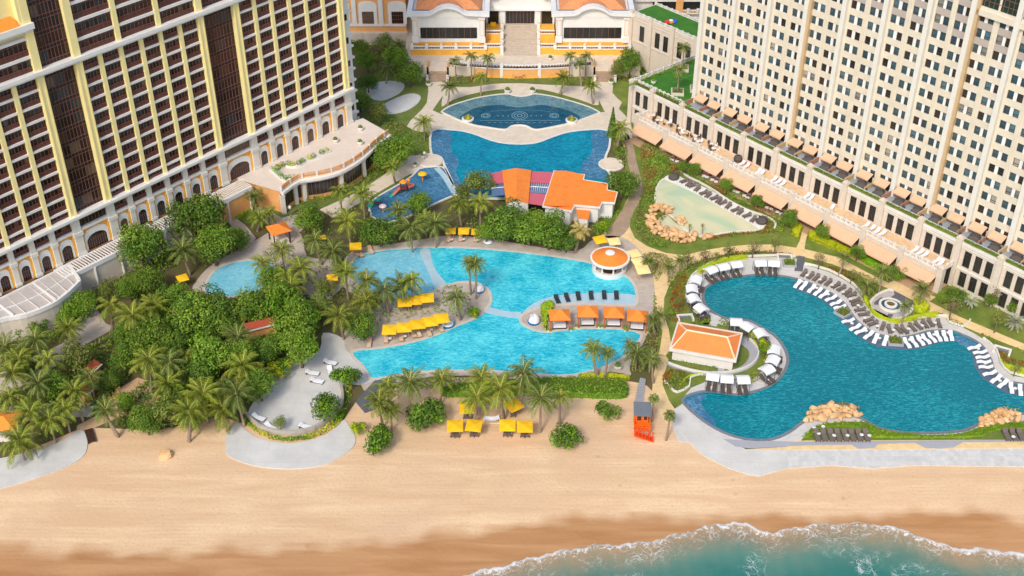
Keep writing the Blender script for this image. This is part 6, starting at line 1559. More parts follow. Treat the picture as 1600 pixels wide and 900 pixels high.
for i, u in enumerate(tl):
    def mk_tl():
        t = thing('terrace_lounger', '', 'lounger'); b = MB(); b.box(-.34, .34, -1.0, .4, .26, .4); b.build('seat', CSH, t)
        b = MB(); b.add([(-.34, .4, .3), (.34, .4, .3), (.34, .95, .74), (-.34, .95, .74), (-.34, .34, .4), (.34, .34, .4), (.34, .9, .84), (-.34, .9, .84)], [(4, 5, 6, 7), (0, 3, 2, 1), (0, 1, 5, 4), (1, 2, 6, 5), (2, 3, 7, 6), (3, 0, 4, 7)]); b.build('backrest', CSH, t)
        b = MB()
        for x in (-.3, .3):
            for y in (-.9, .5): b.box(x - .03, x + .03, y - .03, y + .03, 0, .26)
        b.build('legs', GRM, t); return t
    L = wr(u, -5.9, 4.0); put('tl', mk_tl, L, AR + rnd.uniform(-.15, .15), f'{ORD[i]} white lounger along the balustrade of the peach terrace, from the cafe tables', 'white loungers on the peach terrace', (.85, .8, 1))
p = wr(-127.0, -5.4, 4.0)
t = thing('round_hamper', 'dark round cane hamper chair on the peach terrace beside a pier', 'chair', p); b = MB(); b.lathe([(.1, 0), (.7, .2), (.85, .7), (.6, 1.2), (.2, 1.35)], 14); b.build('shell', WIC, t); b = MB(); b.cyl(0, -.2, .4, .55, .5, .5, 12); b.build('cushion', FRM, t)
p = wr(-124.9, -4.8, 4.0)
b = MB(); b.cyl(0, 0, 0, .3, .4, .5, 10); b.cyl(0, 0, .3, .42, .45, .3, 10); tag(b.build('floor_cushion', mat('red_pink_cloth', srgb(226, 92, 84), .8, .1), None, p), 'red and pink cushion lying on the peach terrace', 'cushion')
pl = [(1051.5, 247), (1059, 249.5), (1064.5, 252.5), (1068, 254), (1101, 272), (1106, 274), (1114, 278), (1120, 281), (1149, 295.5), (1154, 297.5), (1164, 302.5), (1169, 306), (1199, 321), (1206, 323.5), (1216, 328), (1222, 331)]
for i, (x, y) in enumerate(pl):
    p = G(x, y, .4); d = OR - OR
    def mk_pl():
        t = thing('patio_lounger', '', 'lounger'); b = MB(); b.box(-.34, .34, -1.0, .95, .24, .34); b.build('mattress', CSH, t); b = MB(); b.box(-.34, .34, -.35, .3, .35, .39); b.build('towel', mat('maroon_towel', srgb(150, 74, 58), .9, .1), t); b = MB(); b.box(-.3, .3, -.9, .85, 0, .24); b.build('base', GRM, t); return t
    put('pl', mk_pl, (p.x, p.y, .1), AR + math.pi / 2 * .0 + .55, f'{ORD[i]} white patio lounger with maroon towel under the awnings, from the far end', 'patio loungers under the awnings')
# ------------------------------------------------------------------ parasols and cabanas
def mk_shade(m=YLC):
    t = thing('sunshade', '', 'parasol')
    b = MB(); n = 1.12
    b.add([(-n, -n, 2.1), (n, -n, 2.1), (n, n, 2.3), (-n, n, 2.3), (-n, -n, 2.04), (n, -n, 2.04), (n, n, 2.24), (-n, n, 2.24), (0, 0, 2.42)], [(0, 1, 8), (1, 2, 8), (2, 3, 8), (3, 0, 8), (0, 4, 5, 1), (1, 5, 6, 2), (2, 6, 7, 3), (3, 7, 4, 0), (7, 6, 5, 4)])
    b.build('canopy', m, t)
    b = MB()
    for x in (-.6, .6):
        for y in (.2, .9): b.cyl(x, y, 0, 2.15, .045, .045, 6)
    b.build('posts', WOD, t); return t
shade = [(711, 665, .05, 'yellow beach parasol, leftmost of the front row on the sand', 1), (740.5, 664.5, -.15, 'tilted yellow beach parasol, second in the front row on the sand', 1), (793, 664, .0, 'yellow beach parasol, third in the front row on the sand', 1), (820, 666, .0, 'yellow beach parasol, rightmost of the front row on the sand', 1),
         (730.5, 637, .0, 'yellow beach parasol behind the front row, partly under palm fronds', 1), (803, 632.5, .6, 'yellow beach parasol turned cornerwise beneath the tall palms', 1),
         (608.5, 515, .0, 'yellow lounger canopy farthest left beside the lower turquoise basin', 1.0), (631.5, 511.5, .1, 'second yellow lounger canopy from the left beside the lower turquoise basin', 1.), (653, 506.5, .16, 'third yellow lounger canopy from the left beside the lower turquoise basin', 1.), (672, 502.5, .2, 'fourth yellow lounger canopy beside the lower turquoise basin', 1.0), (690, 497.5, .22, 'rightmost yellow lounger canopy beside the blue round seat', 1.0),
         (704, 361, .0, 'left of three yellow canopies behind the upper basin', .8), (724.5, 361, .0, 'middle of three yellow canopies behind the upper basin', .85), (744, 362.5, -.06, 'right of three yellow canopies behind the upper basin', .75), (555.5, 385, .12, 'single yellow canopy behind the shallow arm of the pool', .9),
         (667, 465.5, .1, 'yellow canopy behind palms, on the right below the shallow arm', 1), (648, 469, .1, 'yellow canopy behind palms, in the middle below the shallow arm', 1), (632, 472, .1, 'yellow canopy behind palms, on the left below the shallow arm', 1),
         (285, 434.5, .5, 'yellow parasol among dark trees left of the small side pool', .8), (503.5, 371.5, .3, 'small yellow parasol between palms below the left walkway', .55), (519, 434, .2, 'small yellow parasol half hidden by palms at the tip of the shallow arm', .8)]
for x, y, rz, lab, s in shade:
    p = G(x, y, 2.25 * s); put('sh', mk_shade, (p.x, p.y, .08 if y < 600 else .02), rz, lab, 'yellow sunshades', (s, s, s))
for x, y, rz, lab, s in [(937.5, 374, .35, 'bright yellow square sunshade behind the pool bar', .95), (959.5, 376, .2, 'pale yellow square sunshade directly behind the pool bar', .9), (991, 395, .4, 'pale yellow sunshade, farthest of three right of the pool bar', .9), (998, 408.5, .35, 'pale yellow sunshade, middle of three right of the pool bar', .95), (1004.5, 421.5, .2, 'pale yellow sunshade, nearest of three right of the pool bar', .98)]:
    p = G(x, y, 2.2)
    if lab.startswith('bright'): put('sh', mk_shade, (p.x, p.y, .09), rz, lab, None, (s, s, s))
    else: put('shp', lambda: mk_shade(CRC), (p.x, p.y, .09), rz, lab, 'pale sunshades by the pool bar', (s, s, s))
beach_l = [(708, 679, 0), (714, 679.5, 0), (738, 678, 0), (744, 678, 0), (790, 677.5, 0), (796, 678, 0), (817, 679, 0), (823, 679, 0), (728, 650, 0), (734, 650.5, 0), (802, 647, 0)]
for i, (x, y, rz) in enumerate(beach_l):
    p = G(x, y, .3); put('dl', mk_dark_lounger, (p.x, p.y + .6, .02), 0, f'{ORD[i]} dark lounger in the shade of the yellow beach parasols', 'dark loungers under the beach parasols')
wd = [(603.5, 529.5, .05), (627, 527, .1), (646, 521.5, .35), (654, 521, .35), (670, 519.5, .3), (688, 513, .4), (701, 373.5, 0), (719.5, 372.5, 0), (743, 373, 0), (579.5, 392, .4), (558, 396, .5), (563, 397, .5), (577, 537, 0)]
for i, (x, y, rz) in enumerate(wd):
    p = G(x, y, .3); put('wd', mk_wood_lounger, (p.x, p.y, .09), rz, f'{["first", "second", "third", "fourth", "fifth", "sixth"][i]} wooden lounger beside the lower turquoise basin, from the left' if i < 6 else f'wooden lounger {["in front of the left yellow canopy of three", "in front of the middle yellow canopy of three", "in front of the right yellow canopy of three", "alone on the deck right of the single yellow canopy", "left of the pair under the single yellow canopy", "right of the pair under the single yellow canopy", "in the shade left of the yellow canopies"][i - 6]}', 'wooden loungers on the lagoon deck')
for i, (x, y) in enumerate([(609.5, 529.5), (633, 526), (655, 521.5), (674, 515.5), (690.5, 511.5), (706, 375), (724.5, 374.5), (747, 376)]):
    p = G(x, y, .4); put('tb', mk_table, (p.x, p.y, .09), 0, f'{ORD[i]} small white table next to the wooden loungers, from the {"left" if i < 5 else "left, upper deck"}', 'white tables by the wooden loungers')
def mk_cabana():
    t = thing('cabana', '', 'cabana')
    b = MB(); b.add([(-1.65, -1.5, 2.2), (1.65, -1.5, 2.2), (1.65, 1.5, 2.2), (-1.65, 1.5, 2.2), (-.25, .1, 3.1), (.25, .1, 3.1), (.25, .3, 3.1), (-.25, .3, 3.1)], [(0, 1, 5, 4), (1, 2, 6, 5), (2, 3, 7, 6), (3, 0, 4, 7), (4, 5, 6, 7), (3, 2, 1, 0)]); b.build('roof', ORP, t)
    b = MB(); b.box(-1.6, 1.6, -1.46, 1.46, 2.02, 2.19)
    for x in (-1.45, 1.45):
        for y in (-1.3, 1.3): b.box(x - .1, x + .1, y - .1, y + .1, 0, 2.05)
    b.build('frame', mat('terracotta_wood', srgb(186, 92, 44), .7, .1), t)
    b = MB(); b.box(-1.3, 1.3, 1.1, 1.2, 0, 2.0); b.build('back_wall', DWD, t)
    b = MB(); b.box(-1.05, 1.05, -.9, .9, .08, .35); b.build('bed_base', DWD, t)
    b = MB(); b.box(-1.0, 1.0, -.88, .88, .35, .52); b.box(-.95, .95, .6, .85, .52, .75); b.build('mattress', CSH, t)
    for x in (-1.75, 1.75):
        b = MB(); r = random.Random(3); b.cyl(x, -1.3, 0, .3, .18, .24, 8, 1)
        for k in range(40): leaf(b, Vector((x + r.uniform(-.28, .28), -1.3 + r.uniform(-.28, .28), .3 + .4 * r.random())), Vector((r.uniform(-1, 1), r.uniform(-1, 1), 1)), .26, r)
        b.build('potted_plant', [LF_B, COPW], t)
    return t
for x, y, rz, lab in [(874.5, 490.5, .05, 'orange-roofed cabana, leftmost of four on the pool island strip'), (918.5, 485.5, .0, 'orange-roofed cabana, second from the left on the pool island strip'), (959.5, 486.5, -.03, 'orange-roofed cabana, third from the left on the pool island strip'), (996.5, 492, -.12, 'orange-roofed cabana, rightmost of four on the pool island strip')]:
    p = G(x, y, 2.5); put('cb', mk_cabana, (p.x, p.y, .1), rz, lab, 'orange cabanas on the lagoon strip')
def mk_black():
    t = thing('mesh_lounger', '', 'lounger'); b = MB(); b.box(-.36, .36, -1.0, .4, .26, .3); b.build('seat', BLK, t)
    b = MB(); b.add([(-.36, .4, .26), (.36, .4, .26), (.36, 1.0, .62), (-.36, 1.0, .62), (-.36, .38, .3), (.36, .38, .3), (.36, .97, .67), (-.36, .97, .67)], [(4, 5, 6, 7), (0, 3, 2, 1), (0, 1, 5, 4), (1, 2, 6, 5), (2, 3, 7, 6), (3, 0, 4, 7)]); b.build('backrest', BLK, t)
    b = MB()
    for x in (-.33, .33):
        for y in (-.9, .8): b.box(x - .03, x + .03, y - .03, y + .03, 0, .28)
    b.build('legs', GRM, t); return t
for i, (x, y, rz) in enumerate([(870.5, 469, .25), (886, 466.5, .2), (903.5, 464.3, .08), (923.5, 463.2, .03), (944, 462.7, .0), (963, 463, -.02)]):
    p = G(x, y, .3); put('bk', mk_black, (p.x, p.y, .15), rz, f'{ORD[i]} black mesh lounger from the left on the pale sun shelf', 'black loungers on the sun shelf')
def mk_egg():
    t = thing('egg_daybed', '', 'daybed')
    b = MB(); b.cyl(0, 0, 0, .35, .95, 1.0, 20); b.build('base', mat('blue_cloth', srgb(30, 110, 170), .8, .08), t)
    b = MB(); n = 12; vs = []
    for j in range(7):
        e = math.pi / 2 * j / 6
        for i in range(n + 1): a = math.pi * (-.1 + 1.2 * i / n); vs.append((.98 * math.cos(a) * math.cos(e), .98 * math.sin(a) * math.cos(e), .3 + 1.3 * math.sin(e)))
    b.add(vs, [(j * (n + 1) + i, j * (n + 1) + i + 1, (j + 1) * (n + 1) + i + 1, (j + 1) * (n + 1) + i) for j in range(6) for i in range(n)]); b.build('hood', WHC, t, sm=True)
    b = MB(); b.cyl(0, 0, .35, .5, .85, .8, 18); b.build('cushion', CSH, t); return t
for x, y, rz, lab, s in [(834, 502, -1.2, 'white hooded egg daybed with blue base on the cabana strip', 1.), (748.5, 453, -.6, 'white hooded egg daybed on the palm peninsula', .9), (700, 507, .6, 'blue round daybed with white hood at the end of the yellow canopies', 1.05), (762.5, 377, 3.0, 'flat blue round daybed on the upper deck beside the three yellow canopies', .85)]:
    p = G(x, y, .3); put('eg', mk_egg, (p.x, p.y, .09), rz, lab, None, (s, s, s if y != 377 else .35))
def mk_plz():
    t = thing("plaza_lounger", "", "lounger"); b = MB(); b.box(-.36, .36, -1.05, .35, .26, .38); b.build("mattress", CSH, t)
    b = MB(); b.add([(-.36, .35, .28), (.36, .35, .28), (.36, 1.0, .62), (-.36, 1.0, .62), (-.36, .33, .38), (.36, .33, .38), (.36, .97, .72), (-.36, .97, .72)], [(4, 5, 6, 7), (0, 3, 2, 1), (0, 1, 5, 4), (1, 2, 6, 5), (2, 3, 7, 6), (3, 0, 4, 7)]); b.build("backrest", CSH, t)
    b = MB(); b.box(-.34, .34, -1.0, .95, .18, .25)
    for x in (-.3, .3):
        for y in (-.95, .85): b.box(x - .04, x + .04, y - .04, y + .04, 0, .18)
    b.build("frame", WIC, t); return t
# loungers of the white beach plaza
for x, y, rz, lab in [(516, 566.5, 1.25, 'white lounger nearest the pool on the white beach plaza'), (488, 583, 1.35, 'upper of two white loungers in the middle of the white beach plaza'), (495, 595.5, 1.3, 'lower of two white loungers in the middle of the white beach plaza'), (516, 580.5, .3, 'white lounger half under the plaza tree by the pool'), (404, 653, 1.1, 'white lounger by the lower left rim of the white beach plaza'), (478, 667, 1.3, 'white lounger at the bottom rim of the white beach plaza'), (423, 668, .9, 'white lounger beside the small frangipani on the plaza rim')]:
    p = G(x, y, .35); put('pz', mk_wood_lounger if False else (lambda: mk_plz()), (p.x, p.y, .1), rz, lab, 'white loungers on the beach plaza')
# dark loungers on the beachside grass strip
for i in range(13):
    x, y = (1276 + 11.0 * i, 682) if i < 8 else (1572 + 11 * (i - 8), 681)
    if x > 1604: break
    p = G(x, y, .3); put('dl', mk_dark_lounger, (p.x, p.y, .17), 0, f'{ORD[i]} dark lounger from the left on the grass strip above the promenade' if i < 8 else f'{ORD[i - 8]} dark lounger of the group by the right-hand boulder pile', 'dark loungers on the grass strip')
for i, (x, y) in enumerate([(1279, 679), (1303, 682), (1324, 682), (1346, 681), (1358, 682), (1272, 670), (1286, 668), (1583, 684)]):
    p = G(x, y, .4); put('tb', mk_table, (p.x, p.y, .17), 0, f'{ORD[i]} white table among the dark loungers on the grass strip' if i < 7 else 'white table among the loungers by the right-hand boulder pile', 'white tables on the grass strip')
# hammock boat on the sand
p = G(768.5, 656, .3); t = thing('white_hammock', 'white hammock bed on the sand between the yellow parasols', 'hammock', (p.x, p.y, 0), .05)
b = MB(); n = 10; vs = []
for i in range(n + 1):
    u = -1.0 + 2 * i / n; z = .35 + .3 * u * u
    vs += [(u, -.5, z + .12), (u, 0, z), (u, .5, z + .12)]
b.add(vs, [(3 * i + j, 3 * i + 3 + j, 3 * i + 4 + j, 3 * i + 1 + j) for i in range(n) for j in (0, 1)]); b.build('bed', CSH, t)
b = MB()
for s in (-1, 1): b.tube([(s * 1.2, -.5, 0), (s * 1.05, 0, .8), (s * 1.2, .5, 0)], .04, .04, 6)
b.tube([(-1.2, -.5, .03), (1.2, -.5, .03)], .04, .04, 6); b.tube([(-1.2, .5, .03), (1.2, .5, .03)], .04, .04, 6); b.build('stand', W_, t)
# ------------------------------------------------------------------ children's water play
p = G(631, 300, .1); wp = thing('water_play_structure', 'orange and turquoise water play tower with slides in the children pool', 'play structure', (p.x, p.y, .1)); wp.scale = (.85, .85, .9)
SAL = mat('salmon_plastic', srgb(214, 124, 100), .6, .12); TQ = mat('turquoise_plastic', srgb(30, 196, 160), .4, .05); OPL = mat('orange_plastic', srgb(240, 150, 40), .4, .05)
b = MB()
for x in (-.6, .6):
    for y in (-.6, .6): b.cyl(x, y, 0, 2.4, .08, .08, 8)
b.box(-.75, .75, -.75, .75, 1.0, 1.12); b.build('tower', mat('maroon_post', srgb(120, 60, 50), .5, .1), wp)
b = MB(); b.cyl(0, 0, 2.4, 3.0, .85, .08, 10); b.build('roof', OPL, wp)
def slide(pts, w, m, nm):
    b = MB(); P = [Vector(q) for q in pts]
    for a, c in zip(P, P[1:]):
        d = (c - a); s = Vector((-d.y, d.x, 0)).normalized() * w
        b.add([a + s, a - s, c - s, c + s, a + s * 1.1 + Vector((0, 0, .3)), c + s * 1.1 + Vector((0, 0, .3)), a - s * 1.1 + Vector((0, 0, .3)), c - s * 1.1 + Vector((0, 0, .3))], [(0, 1, 2, 3), (0, 3, 5, 4), (1, 6, 7, 2)])
    b.build(nm, m, wp)
slide([(-.7, -.3, 1.1), (-1.4, -1.0, .7), (-2.1, -1.8, .25)], .32, SAL, 'straight_slide'); slide([(-2.1, -1.8, .25), (-2.7, -2.4, .1)], .4, TQ, 'slide_end')
A = [(.7 + .9 * math.sin(a) + .3, .2 - .9 * math.cos(a) + .9, 1.1 - .16 * a) for a in [q * .5 for q in range(11)]]
slide(A, .36, SAL, 'spiral_slide')
def mush(px, py, z, r, m, lab):
    p = G(px, py, z); t = thing('water_mushroom', lab, 'play fountain', (p.x, p.y, .1)); b = MB(); b.lathe([(r, z - .15), (r * .95, z), (r * .5, z + .2), (0, z + .25)], 18); b.lathe([(0, z - .12), (r, z - .15)], 18); b.build('cap', m, t, sm=True); b = MB(); b.cyl(0, 0, 0, z, .1, .1, 8); b.build('stem', OPL, t)
mush(660, 271.5, 1.7, .85, YLC, 'yellow water mushroom in the children pool'); mush(598, 322, 1.6, .7, mat('pale_pink_plastic', srgb(226, 206, 206), .4, .04), 'pale pink water mushroom by the turquoise tubes'); mush(638.5, 281, 2.2, .3, OPL, 'small orange water bucket beside the play tower')
p = G(580, 322, .1); t = thing('turquoise_tube_slide', 'pair of turquoise tube ends joined by a brown trough in the children pool', 'slide', (p.x, p.y, .1))
b = MB(); b.tube([(-.2, -.7, .3), (0, 0, .5), (.3, .6, .4)], .42, .42, 10); b.build('tube', TQ, t); b = MB(); b.tube([(.9, 1.0, .5), (1.3, 1.3, .6)], .36, .36, 10); b.build('tube', TQ, t); b = MB(); b.box(.5, 2.0, .1, .55, .5, .65); b.build('trough', mat('maroon_post', (0, 0, 0)), t)
sl = thing('pool_divider_walkway', 'pale curved walkway dividing the children pool from the blue pool', 'walkway', (0, 0, 0))
b = MB(); ln = GP(smooth([(682, 262), (693, 274), (702, 288), (710, 301)], 3, False), .3); b.strip(ln, .95, 0, .32); b.build('slab', LEDL, sl)
b = MB(); b.strip(offset(ln, 0), .1, .32, .36) if False else b.strip([(x + .5, y) for x, y in ln], .08, .3, .37); b.build('edge', COPW, sl)
# pots and urns
def mk_pot(m=COPW):
    t = thing('plant_pot', '', 'plant pot'); b = MB(); b.lathe([(.3, 0), (.55, .35), (.6, .7), (.5, .72), (.45, .6), (0, .6)], 16); b.build('urn', m, t)
    b = MB(); r = random.Random(9)
    for k in range(110): q = Vector((r.gauss(0, 1), r.gauss(0, 1), abs(r.gauss(0, 1)))).normalized() * r.uniform(.3, .55); leaf(b, q + Vector((0, 0, .7)), q + Vector((0, 0, .2)), .24, r)
    b.build('shrub', LF_M, t); return t
pots = [(965.5, 573, 1.1, 'large cream bowl planter on the lagoon deck by the garden path'), (661, 243.5, 1.1, 'square-based urn with shrub beside the left round landing'), (648.5, 257, .8, 'small urn on the left landing, nearer the children pool'), (793, 142, 1.2, 'left dark shrub pot on the arc path above the lens pool'), (832, 142, 1.2, 'right dark shrub pot on the arc path above the lens pool'), (669.5, 131, 1.1, 'urn on the left gate pedestal of the cream plaza'), (955, 128, 1.1, 'urn at the right gate of the cream plaza'), (860, 90, 1.0, 'cream bowl planter on the clubhouse plaza right of the stair'),
        (691, 256, .7, '')][:8]
for x, y, s, lab in pots: p = G(x, y, .6 + (2.4 if y < 100 else 0)); put('pt', mk_pot, (p.x, p.y, .12 if y > 100 else 2.4), 0, lab, None, (s, s, s))
for x, y, lab in [(731, 187, 'left half-round white planter with yellow shrubs at the lens pool edge'), (893, 189, 'right half-round white planter with yellow shrubs at the lens pool edge')]:
    p = G(x, y, .2); t = thing('edge_planter', lab, 'planter', (p.x, p.y, .2)); b = MB(); b.lathe([(1.2, -.2), (1.25, .35), (1.05, .38), (1.0, .25), (0, .25)], 24); b.build('bowl', W_, t)
    for k in range(4):
        b = MB(); r = random.Random(k); a = k * 1.6
        for q in range(90): d = Vector((r.gauss(0, 1), r.gauss(0, 1), r.gauss(0, 1))).normalized() * .42; leaf(b, d + Vector((.5 * math.cos(a), .5 * math.sin(a), .6)), d + Vector((0, 0, .3)), .26, r)
        b.build('shrub', LF_L if k % 2 else mat('brown_grass', srgb(120, 104, 60), .8, .2, isl=.3), t)
# white potted shrubs and planting troughs on the pavilion roof
for x, y, lab in [(563, 199.5, 'white round pot with lime shrub near the far corner of the pavilion roof'), (524, 218, 'white round pot with lime shrub in the middle of the pavilion roof'), (562.5, 221.5, 'white round pot with lime shrub by the balustrade of the pavilion roof')]:
    p = G(x, y, 5.6); put('rp', lambda: mk_pot(W_), (p.x, p.y, 5.0), 0, lab, None, (1, 1, 1))
tr = thing('roof_trough', 'curved white planting trough with rounded shrubs on the pavilion roof', 'planter', (0, 0, 0))
ln = GP(smooth([(435, 263), (446, 257), (462, 258), (478, 250), (496, 243), (515, 234)], 3, False), 5.4); b = MB(); b.strip(ln, .9, 5.0, 5.45); b.build('trough', W_, tr)
for k in range(11):
    q = ln[min(len(ln) - 1, k * len(ln) // 11)]; b = MB(); r = random.Random(k)
    for i in range(110): d = Vector((r.gauss(0, 1), r.gauss(0, 1), r.gauss(0, 1))).normalized() * r.uniform(.45, .62); leaf(b, d + Vector((q[0], q[1], 5.7)), d + Vector((0, 0, .3)), .26, r)
    b.build('shrub', [LF_M, LF_L, LF_O][k % 3], tr)
t2 = thing('roof_trough', 'stepped white trough with lime plants at the left end of the pavilion roof', 'planter', (0, 0, 0))
ln = GP([(424, 262), (436, 272), (446, 280), (458, 278)], 5.4); b = MB(); b.strip(ln, 1.0, 5.0, 5.35); b.build('trough', W_, t2); b = MB(); r = random.Random(4)
for i in range(260): k = r.random() * 2.99; a = Vector(ln[int(k)]).lerp(Vector(ln[int(k) + 1]), k % 1); leaf(b, Vector((a.x + r.uniform(-.5, .5), a.y + r.uniform(-.5, .5), 5.4 + .6 * r.random())), Vector((r.uniform(-1, 1), r.uniform(-1, 1), 1)), .3, r)
b.build('planting', LF_L if False else LF_B, t2)
# rocks
ROCK = mat('sandstone_boulder', srgb(206, 156, 102), .85, .2, .9, bump=.8, bscale=3, obj=.14, col2=srgb(228, 192, 144))
def rock_mesh(seed):
    bm = bmesh.new(); bmesh.ops.create_icosphere(bm, subdivisions=2, radius=1); r = random.Random(seed)
    ax = [Vector((r.gauss(0, 1), r.gauss(0, 1), r.gauss(0, 1))).normalized() for _ in range(13)]; dd = [r.uniform(.55, .85) for _ in ax]
    for v in bm.verts:
        for a, d in zip(ax, dd):
            q = v.co.dot(a)
            if q > d: v.co -= a * (q - d)
    me = bpy.data.meshes.new('boulder'); bm.to_mesh(me); bm.free(); me.materials.append(ROCK); return me
RK = [rock_mesh(i) for i in range(5)]
def rock(x, y, z, s, label, group, name='boulder'):
    o = bpy.data.objects.new(name, RK[rnd.randrange(5)]); COL.objects.link(o); o.location = (x, y, z); o.rotation_euler = (rnd.uniform(-.4, .4), rnd.uniform(-.4, .4), rnd.uniform(0, 6)); o.scale = (s * rnd.uniform(.9, 1.2), s * rnd.uniform(.8, 1.05), s * rnd.uniform(.6, .85)); tag(o, label, 'boulder', group)
def pile(px, n, s0, s1, label, group, zt):
    P = [tuple(p) for p in GP(px, 0)]; k = 0; pts = []; r = random.Random(n)
    for q in scatter(P, 60, r):
        s = r.uniform(s0, s1)
        if all((q[0] - a) ** 2 + (q[1] - b_) ** 2 > (.5 * (s + c)) ** 2 for a, b_, c in pts):
            pts.append((*q, s)); rock(q[0], q[1], .1 + zt * r.random() + s * .2, s, label, group)
            if len(pts) >= n: break
pile([(1255, 660), (1262, 648), (1278, 640), (1310, 637), (1334, 641), (1346, 651), (1335, 656), (1300, 657), (1275, 659), (1262, 663)], 46, .42, .85, 'pale sandstone boulder in the left pile at the beach edge of the teal pool', 'boulders of the left poolside pile', .5)
pile([(1528, 668), (1534, 655), (1550, 648), (1575, 645), (1592, 650), (1590, 660), (1560, 664), (1540, 671)], 30, .42, .8, 'pale sandstone boulder in the right pile at the beach edge of the teal pool', 'boulders of the right poolside pile', .5)
pile([(1018, 324), (1032, 322), (1052, 331), (1046, 336), (1026, 334), (1022, 345), (1030, 355), (1048, 361), (1070, 368), (1088, 372), (1080, 379), (1060, 381), (1040, 376), (1020, 366), (1010, 350), (1012, 336)], 80, .35, .85, 'tan boulder heaped round the lagoon of the sandy pool', 'boulders of the lagoon rockery', .7)
pile([(1054, 340), (1062, 338), (1070, 345), (1072, 356), (1062, 352), (1054, 347)], 10, .35, .6, 'tan boulder of the little rock islet in the sandy pool', 'boulders of the rock islet', .4)
for x, y, s in ((1106, 369, .9), (1100, 372, .6), (1112, 367, .5)):
    p = G(x, y, .2); rock(p.x, p.y, .25, s, 'tan boulder at the near rim of the sandy pool', 'boulders at the pool rim')
p = G(257, 711, .3); rock(p.x, p.y, .2, 1.25, 'lone flat-topped sandstone block on the open beach', None)
# coconuts
r = random.Random(2); b = MB(); P = [tuple(p) for p in GP([(152, 612), (162, 602), (180, 600), (188, 606), (184, 622), (168, 632), (154, 626)], 0)]
for q in scatter(P, 7, r): b.lathe([(0, .0), (.16, .08), (.2, .2), (.13, .34), (0, .4)], 7, 0, q[0], q[1])
tag(b.build('coconut_pile', mat('yellow_husk', srgb(216, 184, 96), .8, .1, isl=.3)), 'scattered pile of yellow coconuts on bare soil in the grove', 'coconuts', None, 'stuff')
# wooden ladder on the left apron
p = G(141.5, 682, .1); t = thing('beach_steps', 'dark slatted wooden steps at the end of the left beach apron', 'steps', (p.x, p.y, .02), .45); b = MB()
for s in (-.5, .5): b.box(s - .06, s + .06, -1.5, 1.5, .1, .3)
b.build('rails', DWD, t); b = MB()
for k in range(8): b.box(-.44, .44, -1.4 + .38 * k, -1.2 + .38 * k, .16, .32)
b.build('treads', DWD, t)
